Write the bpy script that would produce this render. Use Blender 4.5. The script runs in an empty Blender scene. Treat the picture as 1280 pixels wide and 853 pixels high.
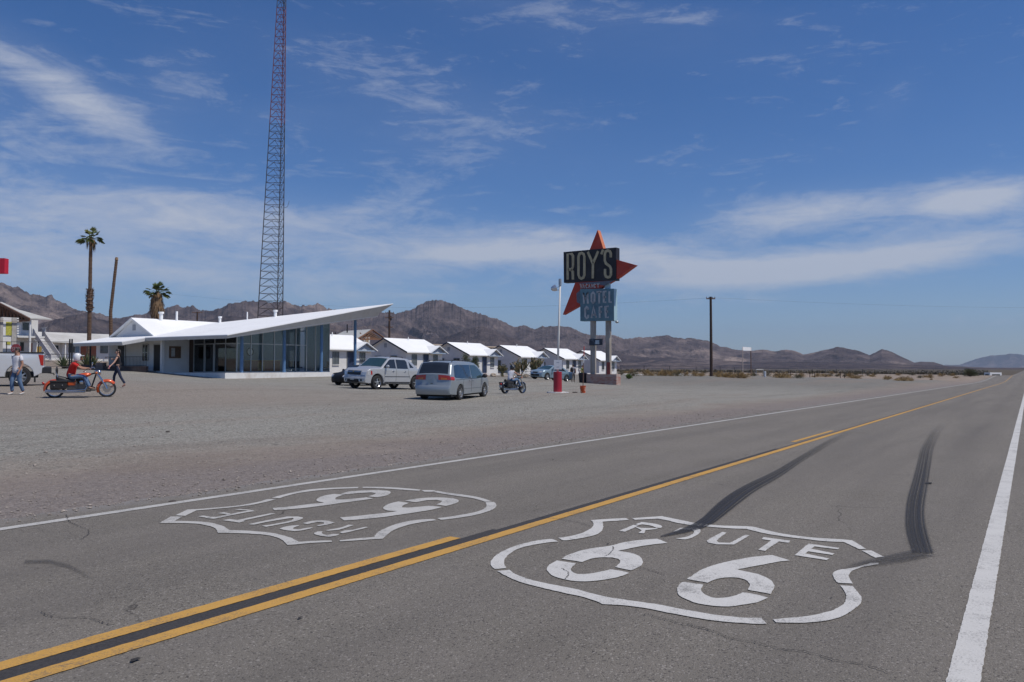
import bpy, bmesh, math, random
import numpy as np
from mathutils import Vector, Matrix, geometry

# ---------------------------------------------------------------- camera, light, exposure
scene = bpy.context.scene
col = scene.collection
rad = math.radians
# world frame: x runs east along the highway, y north (towards the motel), z up; metres
CAM_H = 1.342
YAW = 32.985           # view axis, degrees north of east
TILT = 1.928
FPX = 995.0
cam_data = bpy.data.cameras.new('camera')
cam_data.sensor_width = 36.0
cam_data.lens = 995.0/1280*36
cam_data.clip_start = 0.05
cam_data.clip_end = 80000
cam = bpy.data.objects.new('camera', cam_data)
col.objects.link(cam)
cam.location = (0, 0, CAM_H)
cam.rotation_euler = (rad(90+TILT), 0, rad(YAW-90))
scene.camera = cam

SUN_AZ = -78.0         # degrees from east, towards north: nearly due south
SUN_EL = 60.0
sd = Vector((math.cos(rad(SUN_AZ))*math.cos(rad(SUN_EL)), math.sin(rad(SUN_AZ))*math.cos(rad(SUN_EL)), math.sin(rad(SUN_EL))))
sun_data = bpy.data.lights.new('sun', 'SUN')
sun_data.energy = 3.6
sun_data.angle = rad(0.5)
sun_data.color = (1.0, 0.945, 0.86)
sun = bpy.data.objects.new('sun', sun_data)
col.objects.link(sun)
sun.rotation_euler = sd.to_track_quat('Z', 'Y').to_euler()
scene.view_settings.view_transform = 'Standard'
scene.view_settings.look = 'None'
scene.view_settings.exposure = 0.0
scene.view_settings.gamma = 1.0
scene.cycles.use_denoising = True
scene.cycles.volume_bounces = 0
scene.cycles.max_bounces = 6
scene.cycles.transparent_max_bounces = 12


class NG:
    """small helper for node trees"""
    def __init__(s, nt):
        s.nt = nt
    def n(s, typ, **kw):
        nd = s.nt.nodes.new(typ)
        for k, v in kw.items():
            setattr(nd, k, v)
        return nd
    def link(s, a, b):
        s.nt.links.new(a, b)
    def put(s, v, sock):
        if v is None:
            return
        if isinstance(v, bpy.types.NodeSocket):
            s.nt.links.new(v, sock)
        else:
            sock.default_value = v
    def m(s, op, a, b=None, c=None, clamp=False):
        nd = s.n('ShaderNodeMath', operation=op, use_clamp=clamp)
        s.put(a, nd.inputs[0]); s.put(b, nd.inputs[1]); s.put(c, nd.inputs[2])
        return nd.outputs[0]
    def vm(s, op, a, b=None, out=0):
        nd = s.n('ShaderNodeVectorMath', operation=op)
        s.put(a, nd.inputs[0])
        if b is not None:
            s.put(b, nd.inputs[1])
        return nd.outputs[out]
    def mix(s, f, a, b, mode='MIX'):
        nd = s.n('ShaderNodeMix', data_type='RGBA', blend_type=mode)
        s.put(f, nd.inputs[0])
        for v, k in ((a, 6), (b, 7)):
            if isinstance(v, tuple) and len(v) == 3:
                v = (*v, 1)
            s.put(v, nd.inputs[k])
        return nd.outputs[2]
    def noise(s, vec, scale, detail=3, rough=0.5, dist=0.0):
        nd = s.n('ShaderNodeTexNoise')
        if vec is not None:
            s.link(vec, nd.inputs['Vector'])
        nd.inputs['Scale'].default_value = scale
        nd.inputs['Detail'].default_value = detail
        nd.inputs['Roughness'].default_value = rough
        nd.inputs['Distortion'].default_value = dist
        return nd.outputs[0]
    def ramp(s, f, a, b, clamp=True):
        nd = s.n('ShaderNodeMapRange')
        nd.clamp = clamp
        s.put(f, nd.inputs[0]); s.put(a, nd.inputs[1]); s.put(b, nd.inputs[2])
        return nd.outputs[0]
    def scalev(s, vec, sx, sy, sz):
        return s.vm('MULTIPLY', vec, (sx, sy, sz))
    def comb(s, x, y, z):
        nd = s.n('ShaderNodeCombineXYZ')
        s.put(x, nd.inputs[0]); s.put(y, nd.inputs[1]); s.put(z, nd.inputs[2])
        return nd.outputs[0]
    def sep(s, v):
        nd = s.n('ShaderNodeSeparateXYZ')
        s.link(v, nd.inputs[0])
        return nd.outputs


# ---------------------------------------------------------------- sky
world = bpy.data.worlds.new('World')
scene.world = world
world.use_nodes = True
nt = world.node_tree
nt.nodes.clear()
g = NG(nt)
sky = g.n('ShaderNodeTexSky', sky_type='NISHITA')
sky.sun_disc = False
sky.sun_elevation = rad(SUN_EL)
sky.sun_rotation = math.atan2(sd.x, sd.y)
sky.altitude = 200
sky.air_density = 1.0
sky.dust_density = 0.35
sky.ozone_density = 2.4
dirv = g.n('ShaderNodeTexCoord').outputs['Generated']
fw = (math.cos(rad(YAW)), math.sin(rad(YAW)), 0)
rt = (math.sin(rad(YAW)), -math.cos(rad(YAW)), 0)
dx = g.vm('DOT_PRODUCT', dirv, rt, out=1)
dy = g.vm('DOT_PRODUCT', dirv, fw, out=1)
az = g.m('MULTIPLY', g.m('ARCTAN2', dx, dy), 57.2958)           # degrees to the right of the view heading
el = g.m('MULTIPLY', g.m('ARCSINE', g.sep(dirv)[2]), 57.2958)   # degrees above the horizon
def cloud(px, py, lx, ly, tilt, w):
    """soft patch of cirrus: centre given as a bearing and height in the sky"""
    a0 = math.degrees(math.atan((px-640)/FPX)); e0 = math.degrees(math.atan((460-py)/FPX*math.cos(math.atan((px-640)/FPX))))
    L, W = lx/FPX*57.3, ly/FPX*57.3
    c, s_ = math.cos(rad(tilt)), math.sin(rad(tilt))
    ddx = g.m('SUBTRACT', az, a0); ddy = g.m('SUBTRACT', el, e0)
    rx = g.m('MULTIPLY', g.m('ADD', g.m('MULTIPLY', ddx, c), g.m('MULTIPLY', ddy, s_)), 1/L)
    ry = g.m('MULTIPLY', g.m('SUBTRACT', g.m('MULTIPLY', ddy, c), g.m('MULTIPLY', ddx, s_)), 1/W)
    q = g.m('ADD', g.m('MULTIPLY', rx, rx), g.m('MULTIPLY', ry, ry))
    return g.m('MULTIPLY', g.m('EXPONENT', g.m('MULTIPLY', q, -1.0)), w)
patches = [(35, 88, 85, 26, -20, .66), (100, 128, 70, 22, -28, .48), (165, 150, 60, 18, -30, .25), (20, 160, 90, 30, -5, .35), (215, 110, 40, 45, -55, .3),
           (90, 255, 260, 34, -4, .62), (330, 275, 230, 30, -3, .55), (20, 300, 150, 40, 0, .55), (470, 262, 80, 14, 8, .45), (120, 345, 200, 26, 0, .45),
           (330, 345, 200, 20, -2, .42), (590, 318, 170, 22, 3, 1.0), (470, 372, 160, 14, 0, .45), (820, 325, 170, 20, -5, 1.1),
           (1000, 338, 150, 17, 5, .9), (1180, 312, 130, 18, 7, .92), (880, 345, 200, 16, 3, .6), (1000, 268, 100, 22, 2, 1.2), (1215, 246, 75, 18, 2, 1.4), (1120, 292, 90, 12, 10, .4),
           (540, 120, 170, 40, -12, .17), (420, 70, 160, 40, -8, .12), (560, 165, 110, 26, 4, .30), (760, 30, 240, 36, -8, .20), (360, 145, 80, 20, 5, .22),
           (690, 290, 90, 10, -6, .35), (1120, 125, 30, 20, 40, .12), (900, 378, 90, 8, 0, .3), (640, 205, 500, 16, 0, .05), (730, 8, 200, 10, -6, .2)]
acc = None
for p_ in patches:
    v = cloud(*p_)
    acc = v if acc is None else g.m('ADD', acc, v)
cv = g.comb(g.m('MULTIPLY', az, 0.06), g.m('MULTIPLY', el, 0.27), 3.7)
n1 = g.noise(cv, 2.1, 9, 0.66, 1.1)
cv2 = g.comb(g.m('ADD', g.m('MULTIPLY', az, 0.16), g.m('MULTIPLY', el, 0.10)), g.m('SUBTRACT', g.m('MULTIPLY', el, 0.45), g.m('MULTIPLY', az, 0.03)), 9.1)
n2 = g.noise(cv2, 3.6, 7, 0.68, 0.6)
nn = g.m('ADD', g.m('MULTIPLY', n1, 0.68), g.m('MULTIPLY', n2, 0.32))
dens = g.m('ADD', g.m('MULTIPLY', acc, 1.25), g.m('MULTIPLY', g.m('SUBTRACT', nn, 0.56), 3.2))
dens = g.m('MULTIPLY', g.ramp(dens, 0.0, 1.45), 0.86)
veil = g.m('MULTIPLY', g.ramp(g.m('MULTIPLY', acc, nn), 0.0, 0.8), 0.32)
dens = g.m('MAXIMUM', dens, veil)
# deepen the blue a little, as this dry desert sky is
hsv = g.n('ShaderNodeHueSaturation')
hsv.inputs['Saturation'].default_value = 1.30
hsv.inputs['Value'].default_value = 0.80
g.link(sky.outputs[0], hsv.inputs['Color'])
tint = g.mix(g.ramp(el, 18, 0), (.80, .86, 1.09), (.74, .87, 1.18))
base_sky = g.mix(1.0, hsv.outputs[0], tint, 'MULTIPLY')
skyc = g.mix(dens, base_sky, (5.1, 5.45, 6.3))
bg = g.n('ShaderNodeBackground')
bg.inputs['Strength'].default_value = 0.10
g.link(skyc, bg.inputs['Color'])
wo = g.n('ShaderNodeOutputWorld')
g.link(bg.outputs[0], wo.inputs[0])

# ---------------------------------------------------------------- reading a bearing and a depth as a place
_a = math.atan(33.5/FPX)
CY, SY = math.cos(rad(YAW)), math.sin(rad(YAW))
def ray(px, py):
    u = (px-640)/FPX; v = (426.5-py)/FPX
    return u, math.cos(_a)-v*math.sin(_a), math.sin(_a)+v*math.cos(_a)
def c2w(X, Y):
    """right/forward of the viewer -> east/north"""
    return (X*SY+Y*CY, -X*CY+Y*SY)
def at(px, py, Y):
    u, f, w = ray(px, py); k = Y/f
    x, y = c2w(k*u, Y)
    return Vector((x, y, CAM_H+k*w))
def gat(px, Y):
    x, y = c2w((px-640)/FPX*Y, Y)
    return Vector((x, y, ground_z(x, y)))
def head(psi):
    """heading measured clockwise from the view axis -> rotation about z of a thing that points along +x"""
    return rad(YAW-psi)

# ---------------------------------------------------------------- lie of the land
_sk = np.array([-4000, 0, 140, 165, 190, 215, 240, 255, 290, 340, 420, 700, 2000, 30000.])
_zk = np.array([0.0, 0, -1.036, -1.17, -1.10, -.90, -.70, -.72, -1.15, -2.1, -2.7, -3.1, -3.3, -3.4])
def _smooth_tab():
    xs = np.linspace(-100, 800, 1801); ys = np.interp(xs, _sk, _zk)
    k = np.hanning(41); k /= k.sum()
    yp = np.concatenate([np.full(20, ys[0]), ys, np.full(20, ys[-1])])
    ys2 = np.convolve(yp, k, 'valid')
    return xs, ys2
_rx, _ry = _smooth_tab()
def road_z(x):
    if x < 120:
        return -.0074*x if x > -60 else .444
    return float(np.interp(x, _rx, _ry)) if x < 790 else float(np.interp(x, _sk, _zk))
_cp = [(15,31.9,.53),(19,32.6,.49),(15.9,29.3,.42),(29,22,.2),(34,31.4,.33),(39.4,51.9,.84),(52,51,.95),(86,58,1.26),(112,57,1.14),(75,57,1.2),(60,57,1.15),(36.5,20.9,.12),
       (37.7,24.5,.30),(67,33.9,.42),(62,36.5,.59),(97.5,33.5,.98),(98,42,1.1),(34,61.4,1.3),(30,72,1.55),(55,113,2.8),(50,130,3.3),(60,95,2.2),(90,90,2.0),(120,90,2.0),(150,60,1.2),
       (5,30,.55),(0,45,.8),(-15,35,.6),(20,45,.75),(92,12,.22),(120,20,.55),(145,34,.75),(180,30,.6),(190,12,.2),(60,15,.02),(45,14,.02),(30,13,0),(15,13,.0),(0,13,.05),(-15,13,.05),(20,18,.12),(0,20,.2),(30,17,.05),(240,14,.1),(230,60,.6),(190,110,1.2),(-60,30,.5),(-60,90,2),(0,100,2.6),(260,150,.8),(50,20,.08),(75,22,.3),(50,30,.32),(75,45,.85)]
_C = np.array([c[:2] for c in _cp], float); _V = np.array([c[2] for c in _cp], float)
def _phi(d):
    return np.sqrt(d*d+16.0)
_K = -_phi(np.linalg.norm(_C[:, None]-_C[None], axis=2))
_n = len(_C)
_P = np.column_stack([np.ones(_n)])
_A = np.block([[_K+np.eye(_n)*-1.2, _P], [_P.T, np.zeros((1, 1))]])
_sol = np.linalg.solve(_A, np.concatenate([_V, [0]]))
def _ss(a, b, v):
    v = np.clip((v-a)/(b-a), 0, 1)
    return v*v*(3-2*v)
def rise(x, y):
    x = np.asarray(x, float); y = np.asarray(y, float)
    xc = np.clip(x, -60, 260); yc = np.clip(y, 8, 150)
    d = np.sqrt((xc[..., None]-_C[:, 0])**2+(yc[..., None]-_C[:, 1])**2)
    f = -_phi(d)@_sol[:_n]+_sol[_n]
    f = f*_ss(8.0, 13.0, y)
    far = 1-_ss(150, 420, y)*0.7
    farx = 1-_ss(240, 420, x)*0.9
    f = f*far*farx
    return np.where(y < -1.2, -0.06*_ss(-1.2, -3, y)-0.3*_ss(-3, -14, y), f)
def ground_z(x, y):
    return road_z(x)+float(rise(x, y))

# ---------------------------------------------------------------- materials
MATS = {}
def mat(name, color, rough=0.6, metal=0.0, var=0.12, scale=6.0, bump=0.0, bscale=40.0, spec=0.5, dirt=None, dirt_amt=0.0, stretch=(1, 1, 1), coat=0.0, emis=None):
    """procedural surface: base colour broken up by two noises, optional stains and bump"""
    if name in MATS:
        return MATS[name]
    m = bpy.data.materials.new(name); m.use_nodes = True
    nt = m.node_tree; nt.nodes.clear(); q = NG(nt)
    out = q.n('ShaderNodeOutputMaterial'); b = q.n('ShaderNodeBsdfPrincipled')
    q.link(b.outputs[0], out.inputs[0])
    co = q.n('ShaderNodeTexCoord').outputs['Object']
    if stretch != (1, 1, 1):
        co = q.scalev(co, *stretch)
    n = q.noise(co, scale, 5, .6)
    lo = tuple(max(0, c*(1-var)) for c in color); hi = tuple(min(1, c*(1+var)) for c in color)
    c = q.mix(q.ramp(n, .3, .7), lo, hi)
    if dirt:
        n2 = q.noise(co, scale*.37, 6, .7, .4)
        c = q.mix(q.m('MULTIPLY', q.ramp(n2, .50, .68), dirt_amt), c, dirt)
    q.link(c, b.inputs['Base Color'])
    b.inputs['Roughness'].default_value = rough
    b.inputs['Metallic'].default_value = metal
    b.inputs['Specular IOR Level'].default_value = spec
    if coat:
        b.inputs['Coat Weight'].default_value = coat
        b.inputs['Coat Roughness'].default_value = .08
    if bump:
        bp = q.n('ShaderNodeBump'); bp.inputs['Strength'].default_value = bump
        bp.inputs['Distance'].default_value = .02
        q.link(q.noise(co, bscale, 4, .6), bp.inputs['Height'])
        q.link(bp.outputs[0], b.inputs['Normal'])
    if emis:
        b.inputs['Emission Color'].default_value = (*emis[:3], 1); b.inputs['Emission Strength'].default_value = emis[3]
    MATS[name] = m
    return m

# ---------------------------------------------------------------- mesh building
class MB:
    def __init__(s):
        s.v = []; s.f = []; s.uv = None
    def add(s, vs, fs):
        o = len(s.v); s.v += [tuple(p) for p in vs]; s.f += [tuple(i+o for i in f) for f in fs]
        return s
    def box(s, x0, x1, y0, y1, z0, z1):
        return s.add([(x0,y0,z0),(x1,y0,z0),(x1,y1,z0),(x0,y1,z0),(x0,y0,z1),(x1,y0,z1),(x1,y1,z1),(x0,y1,z1)],
                     [(0,3,2,1),(4,5,6,7),(0,1,5,4),(1,2,6,5),(2,3,7,6),(3,0,4,7)])
    def bar(s, a, b, w, h=None, up=(0, 0, 1)):
        """rectangular bar between two points"""
        h = h or w; a = Vector(a); b = Vector(b); d = (b-a).normalized(); up = Vector(up)
        if abs(d.dot(up)) > .98: up = Vector((1, 0, 0))
        r = d.cross(up).normalized(); u = r.cross(d).normalized()
        vs = []
        for p in (a, b):
            for i, j in ((-1,-1),(1,-1),(1,1),(-1,1)):
                vs.append(p+r*(w/2*i)+u*(h/2*j))
        return s.add(vs, [(0,1,2,3),(7,6,5,4),(0,4,5,1),(1,5,6,2),(2,6,7,3),(3,7,4,0)])
    def tube(s, pts, r, seg=8, cap=True):
        pts = [Vector(p) for p in pts]; n = len(pts)
        rs = r if isinstance(r, (list, tuple)) else [r]*n
        vs = []; fs = []
        prev = None
        for i, p in enumerate(pts):
            d = (pts[min(i+1, n-1)]-pts[max(i-1, 0)])
            d = d.normalized() if d.length > 1e-9 else Vector((0, 0, 1))
            if prev is None:
                a = Vector((0, 0, 1)) if abs(d.z) < .9 else Vector((1, 0, 0))
                r1 = d.cross(a).normalized()
            else:
                r1 = (prev-d*prev.dot(d))
                r1 = r1.normalized() if r1.length > 1e-6 else d.orthogonal().normalized()
            prev = r1; r2 = d.cross(r1)
            for k in range(seg):
                t = 2*math.pi*k/seg
                vs.append(p+(r1*math.cos(t)+r2*math.sin(t))*rs[i])
        for i in range(n-1):
            for k in range(seg):
                a = i*seg+k; b = i*seg+(k+1) % seg
                fs.append((a, b, b+seg, a+seg))
        if cap:
            fs.append(tuple(reversed(range(seg)))); fs.append(tuple(range((n-1)*seg, n*seg)))
        return s.add(vs, fs)
    def cyl(s, a, b, r0, r1=None, seg=16):
        return s.tube([a, b], [r0, r0 if r1 is None else r1], seg)
    def ell(s, c, rx, ry, rz, nu=12, nv=8):
        vs = []; fs = []
        for j in range(1, nv):
            ph = math.pi*j/nv
            for i in range(nu):
                th = 2*math.pi*i/nu
                vs.append((c[0]+rx*math.sin(ph)*math.cos(th), c[1]+ry*math.sin(ph)*math.sin(th), c[2]+rz*math.cos(ph)))
        top = len(vs); vs.append((c[0], c[1], c[2]+rz)); bot = len(vs); vs.append((c[0], c[1], c[2]-rz))
        for j in range(nv-2):
            for i in range(nu):
                a = j*nu+i; b = j*nu+(i+1) % nu
                fs.append((a, a+nu, b+nu, b))
        for i in range(nu):
            fs.append((top, i, (i+1) % nu)); fs.append((bot, (nv-2)*nu+(i+1) % nu, (nv-2)*nu+i))
        return s.add(vs, fs)
    def lathe(s, prof, seg=24, axis='z', c=(0, 0, 0)):
        """profile of (radius, height) turned about an axis"""
        vs = []; fs = []; n = len(prof)
        for k in range(seg):
            t = 2*math.pi*k/seg
            for r, h in prof:
                a, b = r*math.cos(t), r*math.sin(t)
                p = {'z': (a, b, h), 'y': (a, h, b), 'x': (h, a, b)}[axis]
                vs.append((p[0]+c[0], p[1]+c[1], p[2]+c[2]))
        for k in range(seg):
            for i in range(n-1):
                a = k*n+i; b = ((k+1) % seg)*n+i
                fs.append((a, b, b+1, a+1))
        return s.add(vs, fs)
    def prism(s, poly, z0, z1, plane='xy'):
        """extrude a polygon; plane names the polygon's axes"""
        n = len(poly)
        def P(a, b, h):
            return {'xy': (a, b, h), 'xz': (a, h, b), 'yz': (h, a, b)}[plane]
        vs = [P(a, b, z0) for a, b in poly]+[P(a, b, z1) for a, b in poly]
        tri = geometry.tessellate_polygon([[Vector((a, b, 0)) for a, b in poly]])
        fs = [tuple(t) for t in tri]+[tuple(i+n for i in reversed(t)) for t in tri]
        fs += [(i, (i+1) % n, (i+1) % n+n, i+n) for i in range(n)]
        return s.add(vs, fs)
    def grid(s, fn, us, vs_):
        nu, nv = len(us), len(vs_)
        pts = [fn(u, v) for v in vs_ for u in us]
        return s.add(pts, [(j*nu+i, j*nu+i+1, (j+1)*nu+i+1, (j+1)*nu+i) for j in range(nv-1) for i in range(nu-1)])
    def xf(s, M):
        s.v = [tuple(M @ Vector(p)) for p in s.v]
        return s
    def build(s, name, material, parent=None, smooth=False, loc=None, rz=None, fix=True, bevel=0):
        me = bpy.data.meshes.new(name)
        me.from_pydata(s.v, [], s.f)
        if fix or bevel:
            bm = bmesh.new(); bm.from_mesh(me)
            if fix:
                bmesh.ops.recalc_face_normals(bm, faces=bm.faces)
            if bevel:
                es = [e for e in bm.edges if len(e.link_faces) == 2 and e.calc_face_angle(0) > .6]
                bmesh.ops.bevel(bm, geom=es, offset=bevel, segments=2, affect='EDGES', profile=.6)
            bm.to_mesh(me); bm.free()
        me.materials.append(material)
        if smooth:
            me.polygons.foreach_set('use_smooth', [True]*len(me.polygons))
            if smooth is not True:
                me.set_sharp_from_angle(angle=rad(smooth))
        o = bpy.data.objects.new(name, me)
        col.objects.link(o)
        if parent: o.parent = parent
        if loc is not None: o.location = loc
        if rz is not None: o.rotation_euler.z = rz
        return o

def tag(o, label=None, cat=None, group=None, kind=None):
    if label: o['label'] = label
    if cat: o['category'] = cat
    if group: o['group'] = group
    if kind: o['kind'] = kind
    return o
def thing(name, label, cat, loc=(0, 0, 0), rz=0, group=None):
    o = bpy.data.objects.new(name, None); col.objects.link(o)
    o.location = loc; o.rotation_euler = (0, 0, rz); o.empty_display_size = .3
    return tag(o, label, cat, group)
def copy_tree(o, parent=None):
    c = o.copy(); col.objects.link(c)
    if parent: c.parent = parent
    for ch in [x for x in o.children]:
        copy_tree(ch, c)
    return c
RSHIELD=[[(5.523,3.205),(5.464,3.254),(5.353,3.29),(5.218,3.308),(5.075,3.308),(4.921,3.287),(4.799,3.254),(4.683,3.209),(4.595,3.161),(4.531,3.112),(4.467,3.039),(4.53,2.985),(4.608,3.055),(4.689,3.111),(4.796,3.165),(4.898,3.203),(5.02,3.233),(5.144,3.241),(5.227,3.223),(5.329,3.194),(5.399,3.164),(5.471,3.117)],
[(4.431,2.995),(4.503,2.942),(4.43,2.853),(4.382,2.744),(4.352,2.641),(4.342,2.512),(4.339,2.391),(4.326,2.306),(4.298,2.215),(4.278,2.094),(4.289,2.005),(4.299,1.898),(4.311,1.799),(4.298,1.693),(4.3,1.595),(4.296,1.497),(4.31,1.407),(4.335,1.323),(4.36,1.279),(4.381,1.237),(4.296,1.183),(4.265,1.237),(4.241,1.289),(4.218,1.347),(4.193,1.43),(4.19,1.523),(4.189,1.65),(4.196,1.751),(4.206,1.823),(4.193,1.92),(4.177,1.983),(4.15,2.04),(4.137,2.068),(4.181,2.155),(4.207,2.243),(4.215,2.338),(4.23,2.448),(4.25,2.579),(4.27,2.691),(4.307,2.782),(4.361,2.878)],
[(4.398,1.183),(4.416,1.159),(4.468,1.113),(4.518,1.066),(4.578,1.021),(4.661,0.98),(4.733,0.947),(4.838,0.925),(4.937,0.916),(5.053,0.928),(5.154,0.949),(5.24,0.978),(5.326,1.011),(5.354,0.946),(5.257,0.907),(5.151,0.867),(5.08,0.846),(5.003,0.837),(4.895,0.84),(4.782,0.856),(4.655,0.879),(4.558,0.918),(4.477,0.97),(4.411,1.041),(4.38,1.092),(4.349,1.151)],
[(5.386,1.038),(5.483,1.08),(5.599,1.113),(5.669,1.116),(5.755,1.097),(5.808,1.057),(5.882,1.02),(5.981,0.986),(6.083,0.951),(6.112,0.909),(6.065,0.902),(5.986,0.951),(5.889,0.992),(5.79,1.018),(5.694,1.026),(5.598,1.011),(5.512,0.987),(5.417,0.957)],
[(6.467,1.076),(6.508,1.016),(6.329,0.903),(6.266,0.953)],
[(6.536,1.056),(6.672,1.122),(6.816,1.204),(6.812,1.27),(6.766,1.415),(6.741,1.53),(6.757,1.658),(6.792,1.794),(6.879,1.92),(6.933,2.017),(6.922,2.096),(6.811,2.286),(6.822,2.519),(6.858,2.589),(6.906,2.714),(6.97,2.871),(6.72,3.056),(6.657,3.0),(6.824,2.854),(6.807,2.761),(6.74,2.649),(6.706,2.532),(6.697,2.473),(6.732,2.26),(6.753,2.15),(6.809,2.042),(6.758,1.971),(6.693,1.841),(6.671,1.744),(6.655,1.633),(6.659,1.512),(6.649,1.39),(6.708,1.251),(6.695,1.232),(6.505,1.102)],
[(6.423,3.325),(6.561,3.22),(6.683,3.12),(6.688,3.103),(6.631,3.049),(6.542,3.101),(6.461,3.173),(6.41,3.201),(6.159,3.068),(6.02,3.016),(5.874,2.985),(5.761,3.008),(5.655,3.033),(5.548,3.077),(5.528,3.106),(5.587,3.188),(5.657,3.147),(5.768,3.125),(5.894,3.119),(6.052,3.139),(6.202,3.183),(6.338,3.259)],
[(4.912,2.81),(4.914,2.658),(4.798,2.63),(4.726,2.6),(4.67,2.548),(4.661,2.509),(4.694,2.46),(4.775,2.419),(4.895,2.387),(4.897,2.329),(4.888,2.268),(4.875,2.244),(4.813,2.241),(4.706,2.263),(4.583,2.322),(4.506,2.402),(4.487,2.489),(4.508,2.583),(4.558,2.663),(4.649,2.742),(4.733,2.783),(4.834,2.806)],
[(4.974,2.808),(5.065,2.828),(5.172,2.83),(5.29,2.819),(5.405,2.785),(5.515,2.726),(5.608,2.695),(5.711,2.687),(5.796,2.651),(5.896,2.6),(5.999,2.51),(5.905,2.386),(5.822,2.436),(5.687,2.508),(5.566,2.547),(5.427,2.583),(5.431,2.53),(5.42,2.462),(5.377,2.398),(5.295,2.332),(5.189,2.279),(5.09,2.254),(4.996,2.253),(4.945,2.263),(4.97,2.391),(5.066,2.403),(5.138,2.426),(5.199,2.475),(5.214,2.526),(5.179,2.596),(5.112,2.634),(5.044,2.643),(4.973,2.641)],
[(4.857,1.863),(4.861,1.838),(4.869,1.73),(4.79,1.717),(4.727,1.697),(4.664,1.659),(4.624,1.61),(4.619,1.568),(4.653,1.525),(4.725,1.494),(4.827,1.472),(4.838,1.421),(4.805,1.319),(4.762,1.32),(4.682,1.337),(4.618,1.364),(4.583,1.392),(4.501,1.437),(4.464,1.503),(4.45,1.563),(4.457,1.632),(4.494,1.7),(4.539,1.759),(4.609,1.806),(4.706,1.842),(4.803,1.861)],
[(4.94,1.868),(5.048,1.87),(5.168,1.876),(5.283,1.87),(5.429,1.841),(5.579,1.794),(5.682,1.746),(5.734,1.73),(5.817,1.682),(5.94,1.595),(5.838,1.446),(5.75,1.505),(5.584,1.576),(5.43,1.647),(5.368,1.673),(5.347,1.622),(5.342,1.575),(5.316,1.509),(5.257,1.442),(5.177,1.388),(5.074,1.349),(4.964,1.332),(4.888,1.325),(4.903,1.468),(4.988,1.479),(5.067,1.503),(5.124,1.54),(5.144,1.561),(5.156,1.607),(5.139,1.654),(5.087,1.696),(5.004,1.72),(4.927,1.726)],
[(6.115,2.901),(6.428,2.913),(6.421,2.86),(6.112,2.847)],
[(6.463,2.908),(6.596,2.908),(6.588,2.798),(6.563,2.724),(6.5,2.672),(6.436,2.661),(6.423,2.697),(6.49,2.777),(6.499,2.855),(6.441,2.876)],
[(6.357,2.865),(6.343,2.797),(6.405,2.689),(6.388,2.662),(6.269,2.733),(6.141,2.688),(6.128,2.732),(6.253,2.757)],
[(6.338,2.513),(6.528,2.525),(6.581,2.465),(6.605,2.394),(6.513,2.332),(6.339,2.298),(6.256,2.301),(6.18,2.297),(6.105,2.315),(6.093,2.348),(6.1,2.398),(6.17,2.35),(6.313,2.337),(6.449,2.367),(6.516,2.421),(6.463,2.491),(6.355,2.488)],
[(6.568,2.167),(6.554,2.129),(6.207,2.103),(6.137,2.057),(6.179,1.981),(6.549,1.973),(6.556,1.939),(6.131,1.935),(6.065,2.055),(6.09,2.127),(6.165,2.166)],
[(6.542,1.825),(6.528,1.607),(6.436,1.601),(6.445,1.677),(6.044,1.676),(6.055,1.727),(6.444,1.738),(6.455,1.813)],
[(6.491,1.462),(6.465,1.23),(6.408,1.232),(6.41,1.402),(6.313,1.406),(6.242,1.224),(6.187,1.228),(6.21,1.403),(6.121,1.403),(6.053,1.225),(5.993,1.228),(6.025,1.456)]]
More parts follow.
